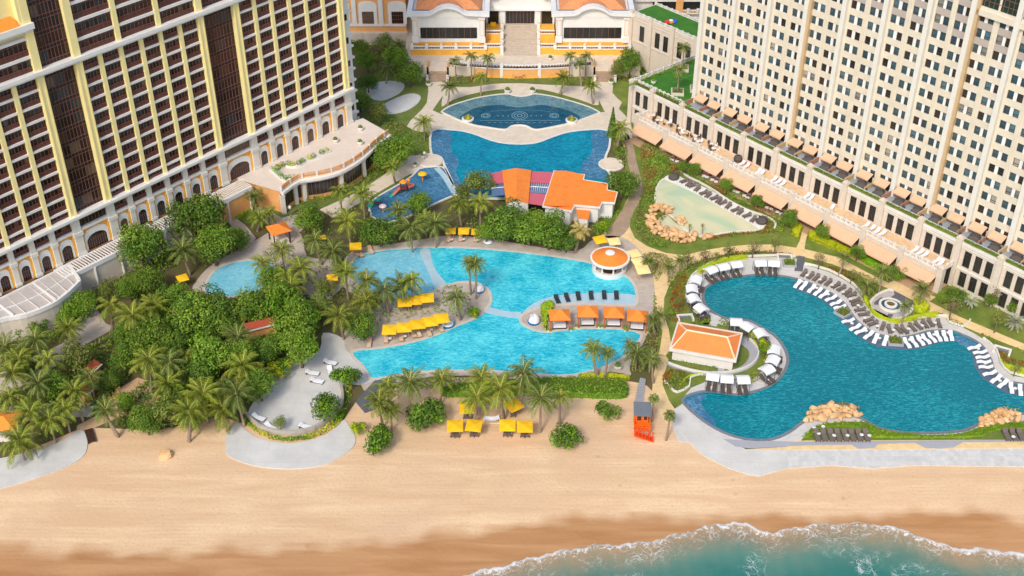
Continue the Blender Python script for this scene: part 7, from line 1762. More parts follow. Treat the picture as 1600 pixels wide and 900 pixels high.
# ------------------------------------------------------------------ broad trees (crown centre, half width in survey pixels)
for x, y, r, k, lab in [
    (217, 385, 42, 'dark', 'round dark tree against the white slatted pergola of the left hotel'),
    (307, 338, 46, 'dark', 'largest dark round tree hiding the end of the white pergola'),
    (333, 383, 36, 'mid', 'mid green tree on the near side of the big dark pergola tree'),
    (372, 372, 22, 'mid', 'small tree between the big dark tree and the left garden hut'),
    (487, 341, 27, 'mid', 'rounded tree above the small yellow canopy by the left walkway'),
    (594, 357, 32, 'dark', 'dark round tree right of the single yellow canopy'),
    (652, 318, 24, 'mid', 'leafy tree overhanging the near edge of the children pool'),
    (617, 232, 33, 'mid', 'leafy tree against the right end of the rounded pavilion'),
    (600, 250, 22, 'mid', 'lower tree in front of the rounded pavilion end'),
    (748, 285, 30, 'olive', 'thin brownish tree left of the gabled orange roof'),
    (722, 300, 20, 'olive', 'small olive tree between the walkway and the brownish tree'),
    (790, 343, 38, 'dark', 'dense dark tree, leftmost of the belt behind the upper basin'),
    (826, 352, 35, 'dark', 'dense dark tree, second in the belt behind the upper basin'),
    (858, 358, 37, 'mid', 'dense tree, third in the belt behind the upper basin'),
    (885, 372, 26, 'dark', 'smaller dark tree at the right end of the belt behind the upper basin'),
    (760, 362, 22, 'mid', 'small tree at the left end of the belt, above the blue round seat'),
    (972, 286, 28, 'dark', 'round dark tree between the stepped orange roof and the buff path'),
    (940, 354, 14, 'lime', 'bright rounded shrub at the porch of the changing rooms'),
    (640, 113, 24, 'mid', 'rounded tree left of the left garden stair'),
    (600, 66, 20, 'olive', 'scrubby tree below the cream annex'),
    (574, 96, 20, 'mid', 'green tree beside the white hotel wing'),
    (618, 92, 22, 'bright', 'yellowish green tree in the garden below the cream annex'),
    (560, 72, 16, 'mid', 'narrow tree hard against the white hotel wing'),
    (562, 156, 20, 'mid', 'bushy tree at the corner of the left hotel by the oval pads'),
    (592, 176, 22, 'olive', 'olive shrubby tree between the hotel terrace and the oval pads'),
    (575, 128, 18, 'dark', 'dark shrubby tree behind the oval pads'),
    (985, 97, 24, 'dark', 'dark bushy tree beside the stone block of the upper turf roof'),
    (996, 82, 17, 'bright', 'bright green tree tucked between the clubhouse and the stone block'),
    (966, 108, 16, 'olive', 'reddish olive bush by the right garden stair'),
    # grove on the left
    (332, 482, 42, 'dark', 'broad dark tree just below the left side pool'),
    (298, 492, 44, 'mid', 'wide green tree in the middle of the left grove, behind the brick red roof'),
    (262, 470, 34, 'mid', 'green tree between the yellow parasol and the grove palms'),
    (230, 437, 27, 'mid', 'tree behind the palms below the hotel pergola'),
    (385, 480, 36, 'dark', 'dark tree above the brick red roof with pale trim'),
    (432, 470, 36, 'bright', 'bright green tree right of the side pool in the grove'),
    (462, 497, 36, 'bright', 'bright green tree at the edge of the white plaza entrance'),
    (468, 540, 34, 'bright', 'large bright green tree overhanging the top of the white plaza'),
    (498, 478, 26, 'olive', 'greyish olive tree left of the palms below the shallow arm'),
    (240, 526, 36, 'mid', 'round green tree above the yellow coconut pile'),
    (200, 552, 30, 'mid', 'green tree left of the yellow coconut pile'),
    (118, 556, 32, 'olive', 'grey green tree in the left grove beside the small red roof'),
    (84, 603, 28, 'mid', 'green tree among palms at the left, above the orange hut'),
    (330, 552, 40, 'bright', 'bright tree in the centre of the grove left of the plaza'),
    (300, 580, 34, 'mid', 'green tree above the beach edge palms of the grove'),
    (372, 556, 30, 'mid', 'green tree between two palms just left of the white plaza'),
    (405, 600, 27, 'mid', 'shrubby tree spilling over the left side of the white plaza'),
    (352, 607, 24, 'olive', 'olive tree behind the palms left of the plaza wall'),
    (202, 450, 22, 'mid', 'shrubby tree below the white pergola by the shaded path'),
    (168, 452, 20, 'olive', 'pale scrubby tree next to the curved glass canopy'),
    (132, 472, 22, 'bright', 'bright shrub tree along the curved glass canopy'),
    (105, 488, 20, 'bright', 'bright round shrub tree in front of the glass canopy'),
    (56, 510, 18, 'bush', 'clipped round shrub left of the stepping lawn'),
    (22, 512, 18, 'bush', 'clipped round shrub at the left edge below the glass canopy'),
    (264, 640, 34, 'olive', 'wide olive shrub tree at the beach edge of the grove'),
    (228, 655, 30, 'mid', 'green shrub tree at the beach edge beside the single palm'),
    (292, 655, 26, 'olive', 'olive shrub tree between the beach palms of the grove'),
    (195, 628, 18, 'bright', 'bright shrub beside the trampled sand patch'),
    (568, 508, 28, 'dark', 'dark round tree left of the first yellow lounger canopy'),
    (530, 415, 20, 'olive', 'olive tree at the tip of the shallow arm'),
    (430, 440, 30, 'mid', 'tree between the left side pool and the shallow arm'),
    (505, 450, 22, 'olive', 'thin olive tree among the palms near the shallow arm'),
    (430, 296, 18, 'olive', 'ivy-like shrub tree at the corner of the pavilion'),
    (438, 575, 20, 'lime', 'yellow green shrub hanging over the plaza rim'),
    (196, 520, 22, 'mid', 'green tree between the stepping lawn and the coconut pile'), (172, 590, 20, 'dark', 'dark shrub tree hugging the coconut pile'), (275, 612, 24, 'mid', 'green tree right of the trampled sand patch'), (350, 508, 28, 'mid', 'green tree left of the brick red roof with pale trim'), (412, 545, 28, 'dark', 'dark tree just behind the large plaza tree'), (318, 520, 26, 'dark', 'dark tree in the shade belt left of the brick red roof'), (40, 575, 22, 'mid', 'green tree at the left side above the garden walk'), (60, 625, 18, 'olive', 'olive shrub tree over the garden walk'), (445, 520, 26, 'bright', 'bright tree right of the brick red roof with pale trim'), (270, 540, 28, 'dark', 'dark tree right of the round tree above the coconuts'),
    (665, 648, 31, 'glossy', 'largest round glossy bush on the sand left of the yellow parasols'),
    (590, 686, 27, 'glossy', 'round glossy bush at the beach end of the white apron'),
    (885, 683, 25, 'glossy', 'round glossy bush right of the front row of parasols'),
    (951, 641, 20, 'bush', 'grey green round bush left of the lifeguard tower'),
    (508, 636, 24, 'glossy', 'open glossy tree standing on the white plaza'),
    (540, 586, 22, 'glossy', 'glossy tree at the pool corner of the white plaza'),
    (437, 659, 13, 'olive', 'small frangipani at the bottom rim of the white plaza'),
    (560, 668, 13, 'lime', 'bright grassy bush beside the round glossy bush'),
    (742, 488, 12, 'lime', 'yellow green round bush at the waist of the lagoon'),
    (1236, 340, 16, 'dark', 'dark bush between patio and buff path cross'),
    (1288, 362, 15, 'mid', 'bush beside the path to the patio'),
    (1068, 260, 13, 'mid', 'bush between the first pair of patio loungers'),
    (1085, 263, 13, 'dark', 'bush between the first two awning bays'),
    (1136, 289, 13, 'mid', 'bush between the second and third awning bays'),
    (1185, 314, 13, 'mid', 'bush between the third and fourth awning bays'),
    (1340, 395, 14, 'mid', 'bush under the sixth awning from the far end'),
    (1404, 425, 14, 'dark', 'bush under the last awning beside the buff plaza'),
    (1475, 464, 12, 'mid', 'bush by the end pier of the peach terrace'),
    (1494, 462, 16, 'dark', 'bush where the podium steps back, next to the date palm'),
    (1548, 468, 12, 'mid', 'bush before the lower podium windows'),
    (1032, 182, 11, 'bright', 'bright young tree at the far pier of the peach terrace'),
    (1585, 478, 12, 'mid', 'bush near the right edge by the lower podium windows')]:
    bush = r < 19 or 'bush' in lab or 'shrub' in lab.split(' tree')[0].split()[-1:]
    tree(x, y, r, k, lab, 'bush' if bush else 'tree', None, 'round_bush' if bush else 'broadleaf_tree')
# young staked trees of the right-hand garden
for x, y, h, lab in [(1076, 402, 3.4, 'thin young tree at the left end of the lime hedge by the buff path'), (1102, 398, 3.2, 'thin young tree second along the buff path above the canopy daybeds'), (1140, 388, 3.4, 'thin young tree third along the buff path above the canopy daybeds'), (1178, 384, 3.4, 'thin young tree fourth along the buff path above the daybed pair'), (1212, 378, 3.6, 'thin young tree by the slate ramp end of the buff path'), (1281, 404, 3.0, 'thin bare young tree on the lawn right of the slate ramp'), (1332, 428, 2.6, 'bare young tree on the lawn behind the dark loungers'), (1489, 476, 4.0, 'thin young tree between buff path and podium lawn'), (1560, 496, 4.0, 'thin young tree on the podium lawn near the right edge'), (1556, 456, 3.6, 'staked young tree in front of the lower podium windows'), (1060, 471, 2.4, 'bare twiggy shrub in the bed left of the canopy daybeds'), (1196, 543, 3.0, 'yellow green young tree inside the tip of the pool island'), (1140, 505, 2.0, 'small staked tree by the deck link behind the pavilion'), (1588, 575, 2.2, 'bare young tree in the bed at the right edge of the deck')]:
    Rr, vs = TREES['bare' if 'bare' in lab or 'staked' in lab else 'lime' if 'yellow' in lab else 'bare']; cm, tm = vs[tcount % 2]; tcount += 1
    p = G(x, y, h * .75); t = thing('young_tree', lab, 'young tree', (p.x, p.y, 0), rnd.uniform(0, 6)); s = h / 5.6
    part('trunk', tm, t, (0, 0, 0), 0, (s, s, h * .62 / (Rr * .75))); part('crown', cm, t, (0, 0, h * .75), 0, (s * .9, s * .9, s * 1.1))
# ------------------------------------------------------------------ palms (heart of the crown, height)
grove = [(172, 477, 6.5), (207, 492, 7), (240, 478, 6), (55, 532, 7), (107, 514, 5), (20, 585, 6), (75, 562, 6), (115, 612, 6.5), (47, 646, 6), (77, 655, 5), (165, 642, 6.2), (232, 562, 7), (264, 566, 7.2), (290, 556, 6.5), (295, 645, 6.2), (317, 618, 6.5), (370, 616, 7), (372, 528, 6), (379, 573, 6), (316, 626, 5), (375, 478, 5.5), (285, 392, 6), (140, 590, 5), (30, 560, 6), (8, 545, 6), (100, 640, 5.2), (60, 600, 6), (348, 640, 4.5), (30, 690, 4.4), (395, 590, 4), (262, 600, 5.5), (15, 620, 5.5)]
grove.sort()
gl = ['beside the left picture edge, high above the garden walk', 'at the left edge over the shaded path']
for i, (x, y, h) in enumerate(grove):
    nb = min(grove[:i] + grove[i + 1:], key=lambda q: (q[0] - x) ** 2 + (q[1] - y) ** 2)
    rowt = 'upper' if y < 530 else 'middle' if y < 600 else 'beachside'
    same = sorted([q for q in grove if ('upper' if q[1] < 530 else 'middle' if q[1] < 600 else 'beachside') == rowt]); n = same.index((x, y, h))
    palm(x, y, h * .8, 'coconut', f'coconut palm in the {rowt} belt of the left grove, {ORD[n]} from the left', 'coconut palms of the left grove', rnd.uniform(.92, 1.12))
for x, y, h, s, lab in [(405, 340, 3.4, .75, 'small palm left of the orange square-roofed pavilion'), (420, 333, 3.4, .75, 'small palm behind the orange square-roofed pavilion'), (410, 290, 4.5, .8, 'dark palm at the tan canopy corner of the hotel'), (397, 308, 4, .7, 'short palm under the tan canopy of the hotel'),
    (531, 298, 6, 1, 'palm between the pavilion windows and the children pool path'), (567, 304, 6.2, 1, 'palm at the left end of the children pool'), (613, 260, 5, .8, 'pale palm on the cream path beside the children pool'), (542, 345, 6.2, 1, 'palm with twin trunk below the children pool'), (440, 390, 6, 1, 'palm standing between the side pool and the orange square roof'), (492, 375, 6.5, 1, 'palm nearest the small yellow parasol by the walkway'), (521, 392, 6.2, 1, 'palm left of the single yellow canopy'), (447, 430, 6, 1, 'palm over the right end of the side pool'), (410, 412, 5, .9, 'palm leaning over the side pool water'), (470, 420, 5.5, 1, 'palm in the middle of the cluster between the two pools'), (540, 424, 6.5, 1, 'palm at the left tip of the shallow arm'), (573, 440, 6.5, 1.05, 'palm at the near edge of the shallow arm, left'), (600, 454, 5.5, 1, 'palm at the near edge of the shallow arm, over the yellow canopies'), (627, 448, 5.5, 1, 'palm among the yellow canopies below the shallow arm'), (643, 438, 7, 1, 'tallest palm over the shallow arm'), (530, 494, 6, 1.05, 'palm by the upper entrance of the white plaza'), (572, 470, 5, .95, 'palm above the dark round tree by the lounger canopies'), (455, 447, 5, 1, 'palm below the cluster between the two pools'),
    (622, 330, 6, 1, 'palm left of the near end of the children pool'), (642, 356, 6.2, 1.1, 'large palm above the top of the shallow arm'), (680, 350, 5.5, .95, 'palm left of the three yellow canopies'), (716, 318, 6.2, 1.05, 'palm above the three yellow canopies, left'), (750, 316, 6.4, 1., 'palm above the three yellow canopies, right'), (664, 342, 5, .9, 'palm between the large palm and the children pool'),
    (733, 411, 7.5, .62, 'left palm of the twin pair on the palm peninsula'), (743, 412, 7.8, .66, 'right palm of the twin pair on the palm peninsula'), (713, 465, 6, .95, 'palm beside the blue round daybed with white hood'),
    (640, 598, 6.2, 1, 'palm at the bottom left bank of the lower basin'), (605, 602, 6, .95, 'palm next to the dark landing steps'), (592, 628, 6, 1, 'palm in front of the dark landing steps on the sand'), (690, 592, 5, .8, 'shorter palm behind the largest glossy bush'), (752, 590, 6.2, 1, 'palm rising in front of the lower basin, left of the tallest beach palm'), (782, 608, 7, 1.1, 'broad palm shading the yellow parasols'), (818, 584, 7.6, 1.1, 'tallest beach palm overlapping the lower basin'), (845, 622, 7, 1.05, 'leaning palm right of the yellow parasols'), (876, 620, 6.5, .8, 'slim palm above the right glossy bush'), (745, 622, 5.5, .9, 'low palm between the beach parasols'), (610, 640, 4.6, .8, 'low palm above the round glossy bush by the apron'),
    (927, 545, 6.5, .85, 'taller of two slim palms at the right bank of the lower basin'), (950, 551, 5.6, .62, 'smaller of two slim palms at the right bank of the lower basin'), (995, 552, 4, .9, 'low bushy palm between lagoon deck and buff path')]:
    palm(x, y, h * (.82 if y < 560 and s > .7 else .9), 'coconut', lab, 'coconut palms around the lagoon', s)
palm(906, 359, 4.6, 'straw', 'dry straw-coloured palm by the porch of the changing rooms')
for x, y, h, lab in [(711, 94, 5.4, 'left of three royal palms before the left terrace wall'), (736, 87, 5.8, 'middle of three royal palms before the left terrace wall'), (762, 90, 5.8, 'right of three royal palms before the left terrace wall'), (891, 87, 5.6, 'left of three royal palms before the right terrace wall'), (916, 87, 5.6, 'rearmost of three royal palms before the right terrace wall'), (906, 98, 5.4, 'front of three royal palms before the right terrace wall')]:
    palm(x, y, h, 'royal', lab, 'royal palms of the clubhouse lawn')
for x, y, h, lab in [(702, 135, 4.6, 'palm on the lawn strip at the left tip of the lens pool'), (751, 120, 4.6, 'palm above the left shoulder of the lens pool'), (880, 122, 4.2, 'palm above the right shoulder of the lens pool'), (924, 133, 4.4, 'palm on the lawn strip at the right tip of the lens pool'), (662, 192, 4.0, 'palm at the top left corner of the blue pool'), (970, 200, 4.6, 'palm at the top right corner of the blue pool'), (605, 108, 3.6, 'palm behind the oval pads'), (622, 70, 4.0, 'palm below the cream annex windows')]:
    palm(x, y, h, 'coconut', lab, None, .8)
for x, y, h, s, lab, k in [(1441, 452, 4.0, 1, 'date palm at the buff plaza near the ring fountain', 'date'), (1355, 446, 2.4, 1.05, 'date palm in the lime bed left of the ring fountain', 'date'), (1380, 424, 4.2, .85, 'date palm at the near corner of the bush bed by the last awnings', 'date'), (1415, 478, 3.6, .7, 'small palm on the right rim of the fan plaza', 'date'), (1320, 402, 3.6, .7, 'date palm on the patio side of the buff path', 'date'), (1517, 470, 1.6, 1.15, 'silver fan palm on the podium lawn', 'fan'), (1586, 503, 1.6, 1.2, 'silver fan palm near the right edge of the podium lawn', 'fan'), (1031, 492, 3.4, .75, 'palm between the cabana strip and the buff path', 'date'), (1017, 560, 2.6, .95, 'low palm beside the lagoon end by the buff path', 'date'), (1013, 408, 2.4, .7, 'spiky palm in the heart-shaped bed by the pool bar', 'date'), (1063, 408, 2.2, .7, 'spiky palm at the left end of the right garden bed', 'date'), (1046, 418, 2.4, .6, 'small spiky palm beside the heart-shaped bed', 'date'), (1020, 500, 3.0, .7, 'bushy palm right of the rightmost cabana', 'date'), (1098, 352, 1.6, .35, 'tiny palm standing in the sandy pool', 'small'), (1078, 352, 1.5, .4, 'tiny palm on the rock islet', 'small'), (985, 540, 3.2, .8, 'palm left of the low bushy palm near the lagoon end', 'date'), (1120, 398, 2.0, .5, 'small palm in the croton bed above the daybeds', 'small')]:
    palm(x, y, h, k, lab, None, s)
for x, y, h, lab in [(1022, 622, 4.4, 'slim fan palm behind the lifeguard tower'), (1047, 648, 4.2, 'slim fan palm on the sand right of the lifeguard tower'), (1020, 560, 5.0, 'thin tall palm above the boardwalk')]:
    palm(x, y, h, 'wash', lab, None, 1.0)
L1, L2 = wr(-147.4, -1.0, 9.4), wr(-154.4, 7.7, 9.4)
for L, h, lab in ((L1, 4.6, 'tall dark palm in the nearer planter of the turf roof'), (L2, 4.4, 'tall dark palm in the farther planter of the turf roof')):
    t = thing('palm_tree', lab, 'palm tree', L, 0); part('trunk', PT[0], t, (0, 0, -.2), 0, (.7, .7, h + .2)); part('crown', PALMS['date'][0], t, (0, 0, h), 0, (.75, .75, .75))
# conical tree
p = G(957, 196, 2.5); t = thing('conifer', 'tall narrow conifer at the right corner of the blue pool', 'conifer', (p.x, p.y, 0)); b = MB(); r = random.Random(5)
for k in range(1700):
    z = r.random() ** 1.25 * 6.2; R_ = (1 - z / 6.4) * 1.15 * r.uniform(.7, 1.05); a = r.uniform(0, 6.28); leaf(b, Vector((R_ * math.cos(a), R_ * math.sin(a), .3 + z)), Vector((math.cos(a), math.sin(a), .5)) + Vector((r.uniform(-.6, .6), r.uniform(-.6, .6), r.uniform(-.4, .4))), .34, r)
b.build('crown', LF_D, t); b = MB(); b.cyl(0, 0, 0, 5.5, .14, .04, 7); b.build('trunk', BARK, t)
# oval pads in the far left garden
sheet('oval_garden_pad', smooth([(572, 140), (585, 130), (610, 126), (631, 131), (628, 142), (612, 152), (594, 157), (578, 152)], 3), .1, CONC)
sheet('oval_garden_pad', smooth([(595, 167), (612, 156), (640, 146), (657, 150), (652, 162), (634, 173), (612, 178), (600, 175)], 3), .1, CONC)
# ------------------------------------------------------------------ hedges and planting beds
hedge([(690, 613), (740, 604), (830, 598), (900, 597), (960, 599), (979, 605), (981, 618), (970, 625), (900, 623), (830, 619), (760, 620), (700, 622)], 1.3, (LF_M, LF_B), 'long clipped green hedge between the lower basin and the beach', 14, .36)
hedge([(906, 587), (935, 585), (960, 586), (983, 590), (980, 596), (940, 595), (908, 593)], .6, (LF_L, LF_B), 'low lime hedge by the cream bowl planter', 18)
hedge([(1090, 424), (1102, 416), (1122, 408), (1150, 402), (1166, 402), (1166, 406), (1135, 411), (1112, 419), (1094, 430)], .7, (LF_L,), 'lime hedge behind the canopy daybeds on the curved top', 20, .26)
hedge([(1350, 464), (1357, 472), (1362, 488), (1374, 497), (1395, 501.5), (1413, 500), (1428, 495), (1463, 490), (1463, 497), (1440, 498.5), (1402, 507), (1380, 500), (1360, 486), (1347, 470)], .7, (LF_L,), 'lime hedge curving beneath the fan plaza', 20, .26)
hedge([(1426, 478), (1430, 468), (1442, 473), (1452, 482), (1447, 490), (1432, 488)], .9, (LF_L, LF_B), 'lime hedge at the right of the fan plaza', 18, .28)
hedge([(1253, 368), (1258, 357), (1272, 362), (1264, 366), (1262, 374)], .6, (LF_L,), 'lime hedge on the left of the patio path', 18, .26) if False else None
hedge([(1236, 366), (1240, 352), (1254, 356), (1252, 362), (1248, 372)], .7, (LF_L, LF_B), 'lime hedge left of the little path to the patio', 18, .28)
hedge([(1262, 374), (1266, 362), (1290, 374), (1330, 392), (1345, 400), (1340, 406), (1310, 394), (1280, 382)], .7, (LF_L, LF_B), 'long lime hedge between the buff path and the awnings', 18, .28)
hedge([(1346, 403), (1372, 410), (1408, 430), (1410, 438), (1396, 437), (1370, 424), (1345, 410)], .8, (LF_B, LF_L), 'green hedge ending at the buff plaza below the last awnings', 18, .28)
hedge([(1562, 562), (1572, 572), (1600, 578), (1600, 588), (1580, 583), (1566, 572)], .6, (LF_L,), 'lime hedge in the bed at the right end of the deck', 18, .26)
hedge([(1176, 521), (1190, 530), (1198, 540), (1192, 546), (1180, 538), (1168, 526)], .8, (LF_L, LF_B), 'lime hedge behind the three island canopies', 16, .28)
hedge([(1062, 604), (1078, 591), (1097, 586.5), (1096, 583), (1080, 586), (1068, 592)], .4, (LF_L,), 'low lime hedge on the near lawn of the pool island', 18, .24)
hedge([(1253, 686), (1270, 672), (1290, 664), (1350, 662), (1375, 674), (1440, 682), (1500, 680), (1530, 670), (1562, 664), (1700, 658), (1700, 668), (1560, 675), (1540, 684), (1500, 687), (1380, 687), (1352, 684), (1342, 672), (1290, 671), (1266, 686)], .6, (LF_B, LF_M), 'long low green hedge along the beach edge of the teal pool', 14, .3)
hedge([(845, 480), (862, 474), (866, 482), (856, 500), (855, 516), (850, 516), (846, 500)], .9, (LF_B, LF_L), 'tall grassy hedge left of the first cabana', 14, .34)
B = bed
B([(1034, 598), (1042, 577), (1060, 578), (1075, 580), (1090, 586), (1078, 590), (1075, 604), (1058, 612), (1046, 606)], .12, (LF_B,), 'short lawn planting on the near lawn of the pool island', 5)
cr = G(1056, 596, 0)
B([(cr.x + 2.0 * math.cos(a * .4), cr.y + 2.4 * math.sin(a * .4)) for a in range(16)], .7, (LF_R, LF_O, LF_M), 'oval bed of orange croton on the near lawn of the pool island', 22, .3, world=True)
B([(1044, 500), (1046, 470), (1057, 440), (1070, 430), (1074, 442), (1066, 460), (1074, 482), (1064, 492), (1062, 505)], .7, (LF_R, LF_M, LF_O), 'orange and green croton bed left of the canopy daybeds', 12)
B([(1112, 404), (1140, 396), (1180, 393), (1230, 396), (1240, 402), (1225, 399), (1180, 401), (1140, 404)], .5, (LF_M, LF_R, LF_O), 'mixed croton bed above the canopy daybeds', 12)
B([(1270, 408), (1290, 416), (1320, 424), (1345, 440), (1340, 446), (1310, 430), (1285, 420)], .4, (LF_R, LF_M, LF_O), 'red and green flower strip on the lawn behind the dark loungers', 12)
B([(1325, 425), (1352, 430), (1372, 446), (1362, 460), (1350, 462), (1338, 448)], .5, (LF_O, LF_M), 'olive ground cover around the date palm by the fan plaza', 9)
B([(1455, 490), (1470, 490), (1505, 506), (1498, 511), (1482, 503), (1478, 494)], .3, (LF_O, LF_M), 'small triangular planting by the buff path', 10)
B([(1530, 524), (1545, 526), (1560, 540), (1575, 560), (1600, 566), (1600, 578), (1574, 572), (1562, 560), (1554, 545)], .5, (LF_R, LF_M, LF_O), 'croton bed at the right end of the grey deck', 12)
B([(1590, 548), (1600, 552), (1700, 600), (1700, 585), (1600, 540)], .3, (LF_M,), 'green edge planting right of the buff path', 6)
B([(1138, 595), (1168, 590), (1182, 580), (1190, 590), (1178, 600), (1168, 600), (1165, 596)], .5, (LF_R, LF_L, LF_O), 'croton corner planting by the lower island daybeds', 12)
B([(1170, 520), (1184, 524), (1198, 540), (1203, 556), (1196, 575), (1188, 578), (1196, 556), (1190, 540)], .5, (LF_M, LF_L), 'green planting round the island tip', 10)
B([(1047, 552), (1049, 560), (1075, 570), (1118, 577), (1119, 572), (1090, 566), (1060, 556)], .5, (LF_M, LF_O), 'grassy strip along the near wall of the pavilion', 12)
B([(1068, 513), (1078, 506), (1108, 500), (1110, 507), (1106, 511)], .4, (LF_M,), 'clipped green patch above the pavilion', 12)
B([(1124, 498), (1136, 501), (1140, 512), (1124, 512)], .4, (LF_M,), 'clipped green patch right of the deck link', 12)
B([(1005, 400), (1022, 396), (1042, 402), (1052, 410), (1040, 420), (1028, 440), (1020, 432), (1016, 415)], .7, (LF_O, LF_M), 'heart-shaped olive bed between the pool bar and the buff path', 14, .3)
B([(1042, 440), (1055, 428), (1075, 414), (1100, 404), (1108, 406), (1086, 420), (1066, 436), (1050, 455)], .5, (LF_M, LF_O), 'green bed edge along the buff path', 10)
# bed round the sandy pool
B([(1003, 225), (1022, 225), (1050, 258), (1066, 266), (1060, 272), (1042, 272), (1030, 282), (1022, 300), (1010, 305), (1006, 280), (1000, 250)], .9, (LF_M, LF_R, LF_O), 'mixed tall planting between the buff path and the far end of the sandy pool', 8, .4)
B([(1012, 230), (1060, 252), (1110, 280), (1165, 306), (1210, 328), (1232, 345), (1225, 356), (1212, 352), (1205, 342), (1188, 335), (1145, 317), (1118, 299), (1075, 276), (1062, 267), (1040, 264)], .7, (LF_M, LF_R, LF_O), 'croton and green bed between the patio and the white winding wall', 11, .32)
B([(1080, 281), (1092, 287), (1118, 302), (1110, 297)], .4, (LF_R, LF_M, LF_O), 'dark red planting strip above the white pool beach', 14)
B([(1190, 337), (1204, 345), (1208, 354), (1200, 361), (1192, 360), (1198, 350)], .6, (LF_R, LF_O), 'red brown planting at the near end of the sandy pool', 16)
B([(1002, 300), (1022, 296), (1024, 320), (1012, 340), (1008, 356), (1022, 372), (1050, 384), (1040, 390), (1010, 382), (996, 368), (990, 350), (998, 325)], .6, (LF_M, LF_O), 'green bank around the rockery', 7, .4)
B([(1110, 376), (1150, 368), (1190, 366), (1225, 362), (1222, 357), (1185, 362), (1147, 364), (1115, 370)], .4, (LF_R, LF_M, LF_L), 'low planting along the near rim of the sandy pool', 12)
B([(962, 205), (975, 215), (980, 240), (975, 262), (962, 250), (958, 225)], .8, (LF_M, LF_O), 'shrubs right of the blue pool', 9, .38)
B([(940, 340), (962, 318), (970, 330), (958, 350), (945, 366), (928, 370), (925, 355)], .5, (LF_M, LF_D), 'dark green cover at the foot of the stepped orange roof', 10)
B([(1022, 455), (1030, 500), (1034, 520), (1026, 550), (1018, 575), (988, 583), (985, 572), (1000, 548), (1012, 522), (1020, 490)], .6, (LF_O, LF_M), 'olive planting between lagoon deck and buff path', 9, .36)
# left-hand side
B([(60, 600), (140, 545), (192, 512), (215, 470), (262, 448), (300, 455), (330, 474), (430, 462), (490, 470), (500, 520), (440, 560), (420, 610), (380, 640), (300, 670), (240, 672), (180, 668), (220, 600), (250, 600), (210, 585), (150, 640), (60, 640), (-60, 660), (-60, 640)], 1.2, (LF_D, LF_M, LF_O), 'dense undergrowth filling the left grove', 5.5, .5, name='undergrowth', cat='undergrowth')
B([(-60, 690), (0, 665), (100, 660), (125, 664), (100, 680), (60, 695), (-60, 722)], .4, (LF_O, LF_M), 'sparse grass between the orange hut and the left apron', 2.5, .36)
B([(-60, 530), (0, 508), (50, 498), (90, 482), (118, 464), (132, 440), (140, 446), (122, 480), (80, 500), (20, 520), (-60, 545)], 1.1, (LF_M, LF_B, LF_D), 'shrubs behind the curved canopy wall', 6, .42)
B([(-60, 575), (0, 552), (45, 540), (85, 522), (118, 502), (138, 478), (158, 470), (152, 492), (128, 516), (84, 542), (30, 562), (-60, 592)], 2.6, (LF_M, LF_B, LF_D), 'shrub border along the curved glass canopy', 7, .44)
B([(95, 470), (150, 440), (200, 415), (260, 395), (300, 400), (230, 440), (170, 460), (120, 485)], 1.0, (LF_M, LF_O, LF_D), 'shrubbery below the white pergola', 5, .42)
B([(470, 295), (540, 285), (590, 262), (600, 255), (612, 262), (570, 290), (500, 318), (470, 320), (440, 310)], .8, (LF_M, LF_O), 'shrubs at the foot of the rounded pavilion', 6, .38)
B([(420, 335), (440, 345), (470, 330), (500, 335), (560, 320), (590, 345), (640, 350), (700, 330), (740, 320), (800, 330), (880, 345), (905, 370), (895, 388), (830, 380), (760, 368), (690, 366), (610, 378), (560, 384), (530, 400), (480, 400), (470, 370), (450, 350)], 1.1, (LF_D, LF_M, LF_O), 'thick shrubbery between the walkway and the lagoon deck', 3.2, .46, name='shrubbery', cat='shrubbery')
B([(405, 405), (430, 390), (470, 400), (520, 420), (545, 440), (590, 462), (640, 468), (690, 450), (712, 448), (735, 470), (735, 492), (700, 502), (660, 496), (600, 508), (550, 520), (510, 505), (470, 460), (420, 440)], .9, (LF_M, LF_O, LF_D), 'mixed shrubs under the palms below the shallow arm', 3.6, .42, name='shrubbery', cat='shrubbery')
B([(560, 150), (590, 118), (548, 60), (560, 45), (640, 60), (660, 115), (640, 125), (610, 122), (580, 128)], 1.0, (LF_M, LF_O, LF_D), 'wild shrubs in the garden below the cream annex', 3.5, .45, name='shrubbery', cat='shrubbery')
B([(552, 150), (575, 155), (600, 180), (640, 205), (640, 225), (610, 205), (575, 180), (556, 165)], .9, (LF_M, LF_O), 'shrub belt along the balustrade of the pavilion roof', 5, .42)
B([(640, 205), (668, 206), (672, 245), (650, 235), (630, 225)], .3, (LF_M,), 'green lawn edge by the blue pool', 5)
B([(700, 122), (720, 118), (740, 122), (738, 130), (712, 134)], .7, (LF_R, LF_O), 'reddish shrubs below the left royal palms', 9)
B([(795, 118), (806, 114), (822, 114), (830, 118), (820, 124), (802, 124)], 1.2, (LF_BR, LF_R), 'reddish brown shrub before the curved apricot wall', 16)
B([(748, 121), (860, 121), (925, 122), (925, 130), (860, 125), (760, 126)], .25, (LF_O, LF_Y), 'grassy planting below the curved apricot wall', 9, .26)
B([(955, 100), (975, 95), (1010, 112), (1000, 135), (985, 130), (960, 120)], .8, (LF_M, LF_O, LF_R), 'shrubs at the foot of the right garden stair', 7, .4)
B([(378, 655), (390, 668), (406, 680), (432, 690), (470, 690), (505, 680), (528, 664), (540, 648), (534, 640), (518, 660), (492, 676), (460, 684), (430, 682), (404, 672), (385, 654)], .5, (LF_B, LF_L, LF_Y), 'yellow green planting beneath the curved retaining wall', 26, .34)
B([(536, 600), (550, 598), (548, 625), (540, 645), (533, 640), (537, 620)], .5, (LF_M, LF_L), 'green planting beside the retaining wall', 10)
